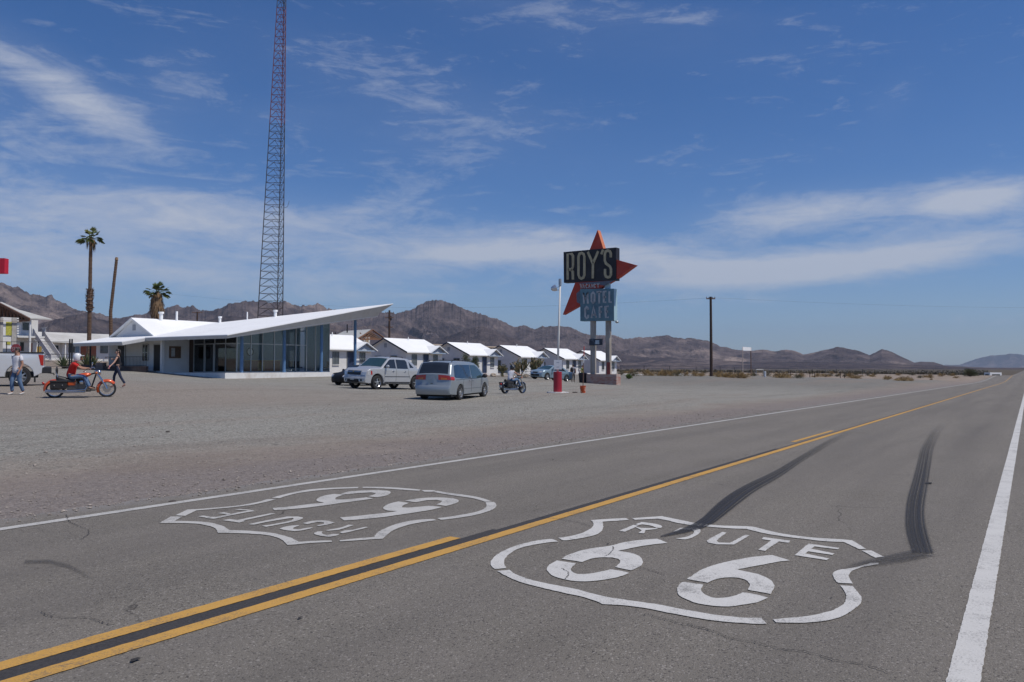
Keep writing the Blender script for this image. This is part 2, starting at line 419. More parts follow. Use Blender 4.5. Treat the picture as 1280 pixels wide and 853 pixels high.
LSHIELD=[[(4.181,6.373),(4.425,6.569),(4.485,6.481),(4.32,6.357),(4.369,6.253),(4.414,6.156),(4.439,6.048),(4.435,5.939),(4.404,5.797),(4.335,5.644),(4.324,5.605),(4.383,5.489),(4.42,5.359),(4.437,5.264),(4.439,5.159),(4.414,5.019),(4.389,4.926),(4.337,4.814),(4.329,4.784),(4.395,4.73),(4.473,4.657),(4.501,4.604),(4.473,4.57),(4.424,4.606),(4.347,4.678),(4.252,4.729),(4.198,4.767),(4.261,4.866),(4.315,4.971),(4.351,5.078),(4.362,5.181),(4.347,5.27),(4.307,5.394),(4.248,5.495),(4.196,5.593),(4.27,5.705),(4.321,5.81),(4.346,5.92),(4.349,6.066),(4.302,6.196)],
[(4.484,6.592),(4.736,6.773),(4.828,6.694),(4.929,6.66),(5.051,6.595),(5.159,6.564),(5.295,6.565),(5.424,6.581),(5.575,6.648),(5.644,6.579),(5.487,6.521),(5.385,6.505),(5.25,6.481),(5.134,6.504),(5.01,6.541),(4.879,6.592),(4.806,6.634),(4.752,6.659),(4.517,6.493)],
[(5.666,6.678),(5.809,6.728),(6.027,6.785),(6.227,6.813),(6.395,6.784),(6.556,6.682),(6.673,6.577),(6.765,6.497),(6.686,6.428),(6.575,6.524),(6.465,6.619),(6.295,6.678),(6.152,6.701),(5.989,6.698),(5.827,6.646),(5.69,6.589)],
[(6.792,6.457),(6.905,6.294),(6.963,6.131),(6.992,5.945),(6.997,5.771),(6.925,5.725),(6.887,5.856),(6.863,6.043),(6.816,6.213),(6.737,6.405)],
[(6.981,5.744),(7.065,5.597),(6.953,5.561),(6.9,5.638)],
[(6.945,5.548),(7.037,5.562),(6.993,5.357),(6.978,5.142),(6.947,4.958),(6.868,4.794),(6.775,4.641),(6.72,4.69),(6.785,4.807),(6.841,4.944),(6.862,5.081),(6.876,5.268)],
[(6.698,4.669),(6.757,4.605),(6.644,4.494),(6.5,4.408),(6.346,4.352),(6.174,4.331),(5.996,4.332),(5.869,4.367),(5.748,4.403),(5.677,4.443),(5.723,4.522),(5.841,4.474),(5.976,4.447),(6.115,4.418),(6.263,4.426),(6.397,4.465),(6.542,4.543)],
[(5.639,4.466),(5.668,4.521),(5.618,4.578),(5.542,4.624),(5.444,4.649),(5.315,4.645),(5.189,4.62),(5.079,4.584),(5.019,4.566),(4.882,4.493),(4.799,4.431),(4.765,4.435),(4.676,4.502),(4.583,4.544),(4.539,4.56),(4.518,4.529),(4.617,4.445),(4.72,4.373),(4.777,4.321),(4.873,4.373),(4.963,4.428),(5.117,4.493),(5.266,4.528),(5.392,4.531),(5.53,4.507)],
[(5.855,6.217),(5.984,6.304),(6.114,6.342),(6.22,6.339),(6.26,6.211),(6.146,6.18),(6.031,6.125),(5.959,6.045),(6.002,5.981),(6.138,5.913),(6.248,5.885),(6.235,5.773),(6.076,5.788),(5.917,5.83),(5.746,5.855),(5.594,5.88),(5.435,5.919),(5.268,5.994),(5.178,6.061),(5.247,6.175),(5.37,6.11),(5.569,6.064),(5.754,5.996),(5.764,6.086),(5.804,6.163)],
[(6.273,6.286),(6.424,6.33),(6.578,6.267),(6.711,6.137),(6.727,6.012),(6.674,5.917),(6.546,5.83),(6.419,5.783),(6.357,5.794),(6.31,5.796),(6.304,5.917),(6.427,5.944),(6.528,6.01),(6.534,6.085),(6.418,6.17),(6.291,6.2)],
[(5.858,5.301),(5.95,5.36),(6.108,5.427),(6.236,5.427),(6.224,5.279),(6.07,5.233),(5.983,5.165),(6.005,5.105),(6.09,5.058),(6.203,5.008),(6.216,4.854),(6.047,4.836),(5.866,4.872),(5.654,4.919),(5.457,4.971),(5.299,5.046),(5.167,5.136),(5.254,5.269),(5.354,5.215),(5.528,5.147),(5.683,5.078),(5.795,5.066),(5.765,5.157),(5.803,5.239)],
[(6.303,5.403),(6.423,5.411),(6.577,5.361),(6.687,5.247),(6.715,5.095),(6.664,4.983),(6.542,4.898),(6.411,4.864),(6.289,4.864),(6.302,4.993),(6.419,5.025),(6.518,5.09),(6.533,5.175),(6.464,5.244),(6.297,5.255)],
[(4.553,6.257),(4.571,6.148),(4.745,6.167),(4.938,6.187),(5.04,6.173),(5.056,6.24),(4.93,6.244),(4.775,6.233),(4.639,6.213),(4.624,6.26)],
[(4.564,6.374),(4.62,6.376),(4.62,6.241),(4.572,6.229)],
[(4.77,6.363),(4.835,6.366),(4.823,6.242),(4.779,6.238)],
[(4.983,6.394),(5.031,6.387),(5.063,6.249),(5.019,6.249)],
[(4.573,6.033),(4.64,6.03),(4.653,5.931),(4.666,5.833),(4.582,5.815),(4.578,5.923)],
[(4.652,5.932),(5.044,5.961),(5.058,5.906),(4.658,5.867)],
[(4.578,5.691),(4.589,5.637),(4.753,5.641),(4.947,5.621),(4.998,5.604),(4.964,5.554),(4.884,5.512),(4.698,5.514),(4.594,5.54),(4.586,5.471),(4.706,5.464),(4.892,5.461),(5.015,5.496),(5.059,5.538),(5.074,5.616),(5.017,5.7),(4.861,5.706),(4.701,5.702)],
[(4.595,5.318),(4.683,5.349),(4.753,5.335),(4.793,5.298),(4.77,5.273),(4.695,5.258),(4.651,5.215),(4.666,5.157),(4.739,5.158),(4.79,5.134),(4.772,5.109),(4.683,5.097),(4.594,5.122),(4.579,5.229)],
[(4.87,5.337),(4.977,5.359),(5.047,5.328),(5.081,5.246),(5.048,5.13),(4.948,5.108),(4.859,5.128),(4.87,5.163),(4.96,5.166),(5.004,5.218),(4.979,5.278),(4.863,5.271)],
[(4.625,4.94),(4.693,4.963),(4.715,4.931),(4.648,4.872),(4.629,4.799),(4.695,4.782),(4.716,4.738),(4.667,4.71),(4.59,4.726),(4.578,4.809),(4.592,4.888)],
[(4.761,4.947),(4.843,4.932),(4.922,4.924),(5.048,4.961),(5.055,4.913),(4.959,4.884),(4.836,4.871),(4.76,4.913)],
[(4.773,4.79),(4.853,4.811),(4.902,4.774),(5.059,4.774),(5.055,4.743),(4.975,4.737),(4.836,4.731),(4.75,4.741)]]
SKIDS=[([(6.132,2.537),(6.266,2.509),(6.621,2.435),(7.708,2.663),(8.831,2.831),(9.856,2.892),(11.129,2.94),(13.271,3.129),(16.965,3.44),(21.654,3.647)],[(6.07,2.511),(6.129,2.374),(6.491,2.265),(7.334,2.398),(7.855,2.448),(8.998,2.589),(10.285,2.659),(12.237,2.852),(15.873,3.135),(20.785,3.395)]),
([(6.609,0.757),(7.523,0.922),(9.218,1.103),(11.94,1.322),(15.788,1.648),(20.431,1.933),(24.587,2.091)],[(6.665,0.605),(7.638,0.753),(8.684,0.874),(11.002,1.05),(15.937,1.437),(20.596,1.707),(24.788,1.821)]),
([(6.654,0.762),(6.327,0.903),(6.116,0.996),(5.854,1.09)],[(6.592,0.604),(6.337,0.719),(6.069,0.867),(5.799,1.065)]),
([(2.84,5.882),(2.945,5.76),(2.951,5.512),(2.882,5.181),(2.816,4.91)],[(2.796,5.792),(2.895,5.662),(2.892,5.402),(2.821,5.09),(2.787,4.87)])]
CRACKS=[[(3.944,7.442),(3.777,7.076),(3.752,6.949),(3.676,6.592),(3.594,6.42),(3.426,6.254)],[(2.292,4.575),(2.276,4.439),(2.309,4.336),(2.384,4.246),(2.376,4.135),(2.377,4.014)],[(4.076,1.8),(4.103,1.772),(4.077,1.709),(4.065,1.639),(4.045,1.532),(4.042,1.469),(4.031,1.405)],[(4.067,1.533),(4.032,1.401),(3.966,1.265),(3.973,1.157),(3.946,1.009),(3.978,0.898),(3.928,0.773),(3.953,0.651),(3.895,0.522)],[(6.283,3.91),(6.291,3.817),(6.287,3.672),(6.323,3.599),(6.28,3.459),(6.272,3.375),(6.209,3.264),(6.165,3.192)],[(5.544,2.683),(5.441,2.629),(5.345,2.606),(5.27,2.587),(5.214,2.595)],[(4.735,2.669),(4.676,2.593),(4.602,2.544),(4.503,2.514)],[(6.218,7.171),(6.299,7.015),(6.284,6.845)],[(5.056,2.247),(5.042,2.184),(5.001,2.11),(4.965,2.031)]]
# ---------------------------------------------------------------- ground
def _grow(a, step, end, k=1.16):
    out = [a]
    while out[-1] < end:
        out.append(out[-1]+step); step *= k
    return out
GX = sorted(set([-4000., -2000, -1000, -500, -250, -150, -100, -80]+list(np.arange(-60, 300, 2.0))+_grow(300, 3, 27000)))
GY = sorted(set([-x for x in _grow(14, 3, 7000, 1.35)]+[-8., -5, -3, -2, -1.2, -.5, 1, 3, 5, 7, 8]+list(np.arange(9, 80, 1.5))+_grow(80, 3, 17000)))
def ground_sheet():
    X = np.array(GX); Y = np.array(GY)
    rz = np.array([road_z(x) for x in X])
    XX, YY = np.meshgrid(X, Y)
    ZZ = rz[None, :]+rise(XX, YY)
    nx, ny = len(X), len(Y)
    vs = np.stack([XX.ravel(), YY.ravel(), ZZ.ravel()], 1)
    fs = [(j*nx+i, j*nx+i+1, (j+1)*nx+i+1, (j+1)*nx+i) for j in range(ny-1) for i in range(nx-1)]
    me = bpy.data.meshes.new('ground'); me.from_pydata(vs.tolist(), [], fs)
    me.polygons.foreach_set('use_smooth', [True]*len(fs))
    o = bpy.data.objects.new('ground', me); col.objects.link(o)
    return o
def ground_mat():
    m = bpy.data.materials.new('desert_and_gravel'); m.use_nodes = True
    nt = m.node_tree; nt.nodes.clear(); q = NG(nt)
    out = q.n('ShaderNodeOutputMaterial'); b = q.n('ShaderNodeBsdfPrincipled'); q.link(b.outputs[0], out.inputs[0])
    co = q.n('ShaderNodeTexCoord').outputs['Object']
    X, Y, Z = q.sep(co)
    big = q.noise(co, .07, 4, .6)
    mid = q.noise(co, .55, 5, .65)
    wav = q.m('MULTIPLY', q.m('SUBTRACT', mid, .5), 5.0)
    wav2 = q.m('MULTIPLY', q.m('SUBTRACT', big, .5), 16.0)
    # where the gravel lot lies
    yl = q.m('ADD', Y, wav)
    lot_s = q.ramp(yl, 9.0, 12.5)
    lot_e = q.ramp(q.m('ADD', X, wav2), 158.0, 138.0)
    north = q.m('MULTIPLY', q.ramp(q.m('ADD', Y, wav), 52.0, 46.0), 1.0)
    lot_n = q.m('MAXIMUM', north, q.m('MULTIPLY', q.ramp(X, 56.0, 52.0), q.ramp(Y, 74.0, 70.0)))
    lot = q.m('MULTIPLY', q.m('MULTIPLY', lot_s, lot_e), lot_n)
    # stones
    vor = q.n('ShaderNodeTexVoronoi'); q.link(co, vor.inputs['Vector']); vor.inputs['Scale'].default_value = 38
    vcol = q.sep(vor.outputs['Color'])[0]
    vor2 = q.n('ShaderNodeTexVoronoi'); q.link(co, vor2.inputs['Vector']); vor2.inputs['Scale'].default_value = 13
    vc2 = q.sep(vor2.outputs['Color'])[0]
    fine = q.noise(co, 60, 3, .7)
    st = q.m('ADD', q.m('MULTIPLY', vcol, .5), q.m('MULTIPLY', fine, .5))
    gravel = q.mix(q.ramp(st, .22, .78), (.134, .127, .111), (.412, .396, .352))
    # darker worn streaks that run with the traffic
    stre = q.noise(q.scalev(co, .12, .9, 1), 1.0, 6, .65)
    gravel = q.mix(q.m('MULTIPLY', q.ramp(stre, .48, .68), .55), gravel, (.172, .152, .133))
    stre2 = q.noise(q.scalev(co, .22, 1.7, 1), 1.0, 5, .7)
    gravel = q.mix(q.m('MULTIPLY', q.ramp(stre2, .55, .72), .35), gravel, (.26, .24, .22))
    pav = q.m('MULTIPLY', q.ramp(q.m('ADD', X, wav2), 55.0, 80.0), .6)
    gravel = q.mix(pav, gravel, q.mix(st, (.108, .104, .095), (.205, .198, .182)))
    # brown earth showing through in broad bands
    band = q.noise(q.scalev(co, .035, .16, 1), 1.0, 5, .6, .4)
    earth = q.mix(st, (.155, .115, .090), (.37, .285, .230))
    nearroad = q.m('MULTIPLY', q.ramp(yl, 14.5, 10.0), q.ramp(X, 40, 12))
    lefty = q.m('MULTIPLY', q.ramp(Y, 18.0, 24.0), q.ramp(X, 34.0, 20.0))
    ef = q.m('MAXIMUM', q.m('MULTIPLY', nearroad, .42), q.m('MAXIMUM', q.m('MULTIPLY', lefty, .42), q.m('MULTIPLY', q.ramp(band, .52, .70), .45)))
    gravel = q.mix(ef, gravel, earth)
    dark = q.m('MULTIPLY', q.ramp(vc2, .88, .93), q.ramp(mid, .50, .62))
    gravel = q.mix(q.m('MULTIPLY', dark, .55), gravel, (.07, .062, .058))
    # open desert
    dn = q.noise(co, .35, 6, .7); dn2 = q.noise(q.scalev(co, .03, .03, 1), 1.0, 5, .65)
    desert = q.mix(q.ramp(dn, .35, .68), (.205, .160, .125), (.340, .285, .235))
    scrub = q.mix(q.ramp(dn, .35, .65), (.052, .046, .033), (.125, .100, .072))
    dist = q.vm('LENGTH', co, out=1)
    farm = q.m('MULTIPLY', q.ramp(q.m('ADD', dist, q.m('MULTIPLY', dn2, 160)), 300, 520), .93)
    desert = q.mix(farm, desert, scrub)
    # pale playa and alluvial fan near the mountains
    farther = q.m('MULTIPLY', q.ramp(dist, 2200, 3400), .85)
    desert = q.mix(farther, desert, (.150, .128, .118))
    c = q.mix(lot, desert, gravel)
    # dirt verge along the asphalt
    verge = q.m('MULTIPLY', q.ramp(yl, 11.5, 9.0), 1.0)
    vc = q.mix(st, (.115, .095, .085), (.340, .300, .275))
    c = q.mix(q.m('MULTIPLY', verge, q.ramp(dist, 220, 120)), c, vc)
    q.link(c, b.inputs['Base Color'])
    b.inputs['Roughness'].default_value = .95; b.inputs['Specular IOR Level'].default_value = .15
    bp = q.n('ShaderNodeBump'); bp.inputs['Strength'].default_value = .8; bp.inputs['Distance'].default_value = .02
    q.link(q.m('ADD', q.m('MULTIPLY', vor.outputs['Distance'], -.8), q.m('MULTIPLY', fine, .9)), bp.inputs['Height'])
    bp2 = q.n('ShaderNodeBump'); bp2.inputs['Strength'].default_value = .6; bp2.inputs['Distance'].default_value = .12
    q.link(q.noise(co, 3.0, 5, .7), bp2.inputs['Height']); q.link(bp.outputs[0], bp2.inputs['Normal'])
    q.link(bp2.outputs[0], b.inputs['Normal'])
    return m
gr = ground_sheet(); gr.data.materials.append(ground_mat()); tag(gr, kind='structure')

# ---------------------------------------------------------------- road
ROAD_R, ROAD_L = -1.6, 7.72
def asphalt_nodes(q, co):
    """aggregate: pale and dark stones in a grey-brown binder"""
    v = q.n('ShaderNodeTexVoronoi'); q.link(co, v.inputs['Vector']); v.inputs['Scale'].default_value = 115
    vc = q.sep(v.outputs['Color'])[0]
    f = q.noise(co, 150, 3, .75)
    big = q.noise(co, .8, 5, .6)
    long_ = q.noise(q.scalev(co, .10, 1.4, 1), 1.0, 5, .6)
    c = q.mix(q.ramp(f, .25, .75), (.099, .088, .073), (.268, .243, .207))
    c = q.mix(q.m('MULTIPLY', q.ramp(vc, .90, .97), .55), c, (.42, .385, .35))
    c = q.mix(q.m('MULTIPLY', q.ramp(vc, .12, .06), .8), c, (.045, .040, .038))
    c = q.mix(q.m('MULTIPLY', q.ramp(big, .35, .7), .35), c, (.215, .192, .172))
    c = q.mix(q.m('MULTIPLY', q.ramp(long_, .42, .7), .38), c, (.098, .088, .079))
    cn = q.noise(co, 1.1, 4, .6)
    cvx = q.n('ShaderNodeTexVoronoi', feature='DISTANCE_TO_EDGE'); cvx.inputs['Scale'].default_value = .33
    nz = q.n('ShaderNodeTexNoise'); q.link(co, nz.inputs['Vector']); nz.inputs['Scale'].default_value = 2.4; nz.inputs['Detail'].default_value = 6
    q.link(q.vm('ADD', q.scalev(co, .8, 1.3, 1), q.vm('MULTIPLY', nz.outputs['Color'], (.55, .55, 0))), cvx.inputs['Vector'])
    ck = q.m('MULTIPLY', q.ramp(cvx.outputs['Distance'], .0028, .0006), q.ramp(cn, .54, .62))
    c = q.mix(q.m('MULTIPLY', ck, .75), c, (.035, .031, .029))
    bl = q.noise(co, .45, 3, .5); spn = q.noise(co, 5.0, 5, .7)
    c = q.mix(q.m('MULTIPLY', q.ramp(q.m('ADD', q.m('MULTIPLY', spn, .6), q.m('MULTIPLY', bl, .4)), .60, .66), .22), c, (.06, .054, .050))
    return c, f, v.outputs['Distance']
def asphalt_mat():
    m = bpy.data.materials.new('old_asphalt'); m.use_nodes = True
    nt = m.node_tree; nt.nodes.clear(); q = NG(nt)
    out = q.n('ShaderNodeOutputMaterial'); b = q.n('ShaderNodeBsdfPrincipled'); q.link(b.outputs[0], out.inputs[0])
    co = q.n('ShaderNodeTexCoord').outputs['Object']
    c, f, vd = asphalt_nodes(q, co)
    X, Y, Z = q.sep(co)
    w = q.m('MULTIPLY', q.m('SUBTRACT', q.noise(co, 2.2, 5, .7), .5), .5)
    # pale gravel dragged over the north edge of the asphalt
    edge = q.ramp(q.m('ADD', Y, q.m('MULTIPLY', w, 1.6)), 7.42, 7.75)
    st = q.noise(co, 90, 3, .7)
    grv = q.mix(q.ramp(st, .3, .7), (.14, .13, .124), (.31, .292, .28))
    c = q.mix(q.m('MULTIPLY', edge, .85), c, grv)
    # wheel paths polished slightly darker, pale centre between them
    for yc, wd, a in ((1.0, .45, .16), (2.75, .45, .16), (4.7, .45, .10), (6.3, .45, .10)):
        d = q.m('ABSOLUTE', q.m('SUBTRACT', Y, yc))
        c = q.mix(q.m('MULTIPLY', q.ramp(d, wd, 0), a), c, (.075, .070, .068))
    q.link(c, b.inputs['Base Color'])
    b.inputs['Roughness'].default_value = .86; b.inputs['Specular IOR Level'].default_value = .25
    bp = q.n('ShaderNodeBump'); bp.inputs['Strength'].default_value = .75; bp.inputs['Distance'].default_value = .006
    q.link(q.m('ADD', f, q.m('MULTIPLY', vd, -.7)), bp.inputs['Height']); q.link(bp.outputs[0], b.inputs['Normal'])
    return m
RXS = [x for x in GX if -60 <= x <= 2600]
def strip(name, y0, y1, dz, material, parent=None, xs=None, wob=0):
    xs = xs or RXS
    mb = MB(); vs = []; fs = []
    rnd = random.Random(5)
    if wob == 0 and xs[0] < 40:
        xs = sorted(set(list(xs)+[a for a in np.arange(-1, 14, .03) if xs[0] < a < xs[-1]])); wob = .0025
    for x in xs:
        w0 = rnd.uniform(-wob, wob); w1 = rnd.uniform(-wob, wob)
        z = road_z(x)+dz
        vs += [(x, y0+w0, z), (x, y1+w1, z)]
    for i in range(len(xs)-1):
        fs.append((2*i, 2*i+2, 2*i+3, 2*i+1))
    return MB().add(vs, fs).build(name, material, parent)
asph = asphalt_mat()
xs_road = sorted(set(RXS+list(np.arange(-10, 60, .22))))
road = strip('road', ROAD_R, ROAD_L, .018, asph, xs=xs_road, wob=.09)
tag(road, kind='structure')

def paint_mat(name, base, wear=.5, dark=(.10, .093, .088)):
    m = bpy.data.materials.new(name); m.use_nodes = True
    nt = m.node_tree; nt.nodes.clear(); q = NG(nt)
    out = q.n('ShaderNodeOutputMaterial'); b = q.n('ShaderNodeBsdfPrincipled'); q.link(b.outputs[0], out.inputs[0])
    co = q.n('ShaderNodeTexCoord').outputs['Object']
    n = q.noise(co, 95, 4, .75); n2 = q.noise(co, 3.5, 5, .65); n3 = q.noise(co, 25, 5, .7)
    w = q.ramp(q.m('ADD', q.m('MULTIPLY', n, .55), q.m('ADD', q.m('MULTIPLY', n2, .35), q.m('MULTIPLY', n3, .30))), .70-.10*wear, .84-.10*wear)
    lo = tuple(c*.86 for c in base)
    c = q.mix(q.ramp(n3, .3, .7), lo, base)
    c = q.mix(q.m('MULTIPLY', w, .8), c, dark)
    q.link(c, b.inputs['Base Color']); b.inputs['Roughness'].default_value = .75; b.inputs['Specular IOR Level'].default_value = .3
    bp = q.n('ShaderNodeBump'); bp.inputs['Strength'].default_value = .5; bp.inputs['Distance'].default_value = .004
    q.link(n, bp.inputs['Height']); q.link(bp.outputs[0], b.inputs['Normal'])
    return m
white_paint = paint_mat('white_road_paint', (.60, .585, .555), .95)
white_old = paint_mat('worn_white_road_paint', (.52, .505, .475), 1.0)
yellow_paint = paint_mat('yellow_road_paint', (.56, .315, .075), .95)
tar_mat = mat('black_centre_seal', (.042, .038, .036), .8, var=.35, scale=60, bump=.3, bscale=120)
def seg(a, b):
    return sorted(set([a, b]+[x for x in RXS if a < x < b]))
strip('edge_line', .200, .325, .022, white_paint, road, seg(-20, 700)); strip('edge_line', 7.165, 7.285, .022, white_old, road, seg(-20, 700))
strip('centre_seal', 3.702, 3.828, .0205, tar_mat, road, seg(-20, 5.6)); strip('centre_seal', 3.70, 3.79, .0204, tar_mat, road, seg(5.6, 14.4)); strip('centre_seal', 3.701, 3.765, .0205, mat('worn_centre_seal', (.085, .072, .062), .8, var=.35, scale=30), road, seg(14.4, 60))
strip('centre_line', 3.590, 3.70, .0225, yellow_paint, road, seg(-20, 700))
strip('centre_line', 3.83, 3.94, .0225, yellow_paint, road, seg(-20, 5.15))
for a in (16.0,):
    strip('centre_line', 3.83, 3.92, .0225, yellow_paint, road, seg(a, a+3.7))

def smooth_poly(p):
    """round the joints of a painted outline where it bends gently, keep its corners"""
    n = len(p); out = []
    for i in range(n):
        a, b, c = Vector(p[i-1]), Vector(p[i]), Vector(p[(i+1) % n])
        d1, d2 = b-a, c-b
        ang = abs(d1.angle_signed(d2, 0)) if d1.length > 1e-6 and d2.length > 1e-6 else 0
        if ang < .6 and ang > .05:
            out.append(tuple(b-d1*.25)); out.append(tuple(b+d2*.25))
        else:
            out.append(tuple(b))
    return out
_rg = random.Random(8)
def ragged(p):
    out = []
    for i in range(len(p)):
        a, b = p[i], p[(i+1) % len(p)]; n_ = max(1, int(math.dist(a, b)/.025))
        for k in range(n_):
            t = k/n_; j = .0028
            out.append((a[0]+(b[0]-a[0])*t+_rg.uniform(-j, j), a[1]+(b[1]-a[1])*t+_rg.uniform(-j, j)))
    return out
def shield(polys, name, material, label):
    mb = MB()
    for p in polys:
        p = ragged(smooth_poly(p))
        tri = geometry.tessellate_polygon([[Vector((x, y, 0)) for x, y in p]])
        mb.add([(x, y, road_z(x)+.0235) for x, y in p], [tuple(t) for t in tri])
    o = mb.build(name, material, road)
    for pl in o.data.polygons:
        if pl.normal.z < 0: pl.flip()
    return tag(o, label)
shield(RSHIELD, 'route_marking', white_paint, 'white painted route 66 shield in the near lane, crossed by skid marks')
shield(LSHIELD, 'route_marking', white_old, 'upside-down white route 66 shield in the far lane')

def skid_mat():
    m = bpy.data.materials.new('tyre_rubber_on_road'); m.use_nodes = True
    nt = m.node_tree; nt.nodes.clear(); q = NG(nt)
    out = q.n('ShaderNodeOutputMaterial'); b = q.n('ShaderNodeBsdfPrincipled'); tr = q.n('ShaderNodeBsdfTransparent'); mx = q.n('ShaderNodeMixShader')
    uv = q.n('ShaderNodeUVMap').outputs[0]
    U, V, _ = q.sep(uv)                                  # U across 0..1, V along 0..1
    co = q.n('ShaderNodeTexCoord').outputs['Object']
    edge = q.m('MULTIPLY', q.ramp(U, 0, .16), q.ramp(U, 1, .84))
    ribs = q.noise(q.comb(q.m('MULTIPLY', U, 13), q.m('MULTIPLY', V, 1.0), 0), 1.0, 3, .6)
    fn = q.noise(co, 110, 3, .7)
    a = q.m('MULTIPLY', edge, q.ramp(q.m('ADD', q.m('MULTIPLY', ribs, 1.0), q.m('MULTIPLY', fn, .35)), .46, .86))
    fade = q.n('ShaderNodeAttribute', attribute_name='fade').outputs['Fac']
    grn = q.ramp(q.noise(co, 75, 3, .8), .30, .62)
    a = q.m('MULTIPLY', q.m('MULTIPLY', q.m('MULTIPLY', a, fade), q.m('ADD', q.m('MULTIPLY', grn, .45), .55)), .98, clamp=True)
    b.inputs['Base Color'].default_value = (.022, .022, .026, 1); b.inputs['Roughness'].default_value = .8
    q.link(a, mx.inputs[0]); q.link(tr.outputs[0], mx.inputs[1]); q.link(b.outputs[0], mx.inputs[2]); q.link(mx.outputs[0], out.inputs[0])
    return m
skm = skid_mat()
def resample(p, n):
    P = np.array(p); d = np.r_[0, np.cumsum(np.hypot(*np.diff(P, axis=0).T))]
    t = np.linspace(0, d[-1], n)
    ker = np.array([.25, .5, .25])
    X = np.interp(t, d, P[:, 0]); Y = np.interp(t, d, P[:, 1])
    for _ in range(3):
        X[1:-1] = np.convolve(X, ker, 'valid'); Y[1:-1] = np.convolve(Y, ker, 'valid')
    return np.stack([X, Y], 1)
def skid(L, R, fades, dz, widen=.0):
    n = 48; k = 9
    A = resample(L, n); B = resample(R, n)
    vs = []; uvs = []; fd = []
    for i in range(n):
        for j in range(k):
            u = j/(k-1); uu = -widen+(1+2*widen)*u
            p = A[i]*(1-uu)+B[i]*uu
            vs.append((p[0], p[1], road_z(p[0])+dz)); uvs.append((u, i/(n-1))); fd.append(float(np.interp(i/(n-1), *fades)))
    fs = [(i*k+j, i*k+j+1, (i+1)*k+j+1, (i+1)*k+j) for i in range(n-1) for j in range(k-1)]
    me = bpy.data.meshes.new('skid_mark'); me.from_pydata(vs, [], fs)
    ul = me.uv_layers.new(name='UVMap')
    for lp in me.loops: ul.data[lp.index].uv = uvs[lp.vertex_index]
    at_ = me.attributes.new('fade', 'FLOAT', 'POINT'); at_.data.foreach_set('value', fd)
    for pl in me.polygons:
        if pl.normal.z < 0: pl.flip()
    me.materials.append(skm)
    o = bpy.data.objects.new('skid_mark', me); col.objects.link(o); o.parent = road
    return o
skid(*SKIDS[0], ([0, .06, .12, .25, .5, .8, 1], [1.3, 2.0, 2.0, 1.3, .75, .28, 0]), .0265, -.02)
skid(*SKIDS[1], ([0, .1, .3, .5, .8, 1], [1.5, 1.5, 1.2, .75, .25, 0]), .0265, .02)
skid(*SKIDS[2], ([0, .2, .7, 1], [.95, .9, .8, .2]), .0295, .15)
skid(*SKIDS[3], ([0, .5, 1], [.75, .5, 0]), .0265, .15)
crack_mat = mat('road_crack', (.028, .025, .024), .95, var=.3, scale=50)
rnd = random.Random(11)
for ln in CRACKS:
    P = resample(ln, max(10, int(10*len(ln)))) if len(ln) > 2 else np.array(ln, float)
    vs = []; fs = []
    n = len(P)
    for i in range(n):
        d = P[min(i+1, n-1)]-P[max(i-1, 0)]; d = d/(np.hypot(*d)+1e-9); nrm = np.array([-d[1], d[0]])
        w = rnd.uniform(.0008, .0038); j = rnd.uniform(-.008, .008) if n > 2 else 0
        for sg in (-1, 1):
            q_ = P[i]+nrm*(w*sg+j); vs.append((q_[0], q_[1], road_z(q_[0])+.0255))
    for i in range(n-1): fs.append((2*i, 2*i+1, 2*i+3, 2*i+2))
    o = MB().add(vs, fs).build('crack', crack_mat, road)
# small dark tar spots and pebbles on the asphalt
for (x, y, r) in [(3.0, 3.3, .014), (5.0, 1.0, .008), (2.15, 3.45, .022), (10.9, 1.05, .06), (5.6, 2.75, .013)]:
    mb = MB(); pts = [(x+math.cos(t)*r*rnd.uniform(.7, 1.6), y+math.sin(t)*r*rnd.uniform(.5, 1), road_z(x)+.0275) for t in np.linspace(0, 6.28, 10)[:-1]]
    mb.add(pts, [tuple(range(9))]).build('tar_spot', crack_mat, road)

# loose stones scattered over the verge and the near part of the lot
rng = np.random.default_rng(12)
_vs = []; _fs = []; NST = 15000
_oct = np.array([(1,0,0),(-1,0,0),(0,1,0),(0,-1,0),(0,0,1),(0,0,-1)], float)
_of = [(0,2,4),(2,1,4),(1,3,4),(3,0,4),(2,0,5),(1,2,5),(3,1,5),(0,3,5)]
for i in range(NST):
    y = 7.62+13*rng.random()**2.2; x = rng.uniform(.6, 34) if y > 9 else rng.uniform(1.5, 30)
    if y < 7.9 and rng.random() < .35: y = 7.45+rng.random()*.3
    rr_ = .004+.016*rng.random()**3+(.018 if rng.random() < .012 else 0)
    z = road_z(x)+float(rise(x, y))+(.02 if y < 7.7 else 0)
    P = _oct*rng.uniform(.6, 1.25, (6, 3))*rr_; P[:, 2] *= .7
    a = rng.uniform(0, 6.28); ca, sa = math.cos(a), math.sin(a)
    b_ = len(_vs)
    for p in P: _vs.append((x+p[0]*ca-p[1]*sa, y+p[0]*sa+p[1]*ca, z+p[2]+rr_*.3))
    _fs += [tuple(b_+k for k in f) for f in _of]
_me = bpy.data.meshes.new('loose_gravel'); _me.from_pydata(_vs, [], _fs)
_gm = mat('loose_stones', (.27, .235, .205), .9, var=.6, scale=9); _me.materials.append(_gm)
_o = bpy.data.objects.new('loose_gravel', _me); col.objects.link(_o); tag(_o, kind='stuff')

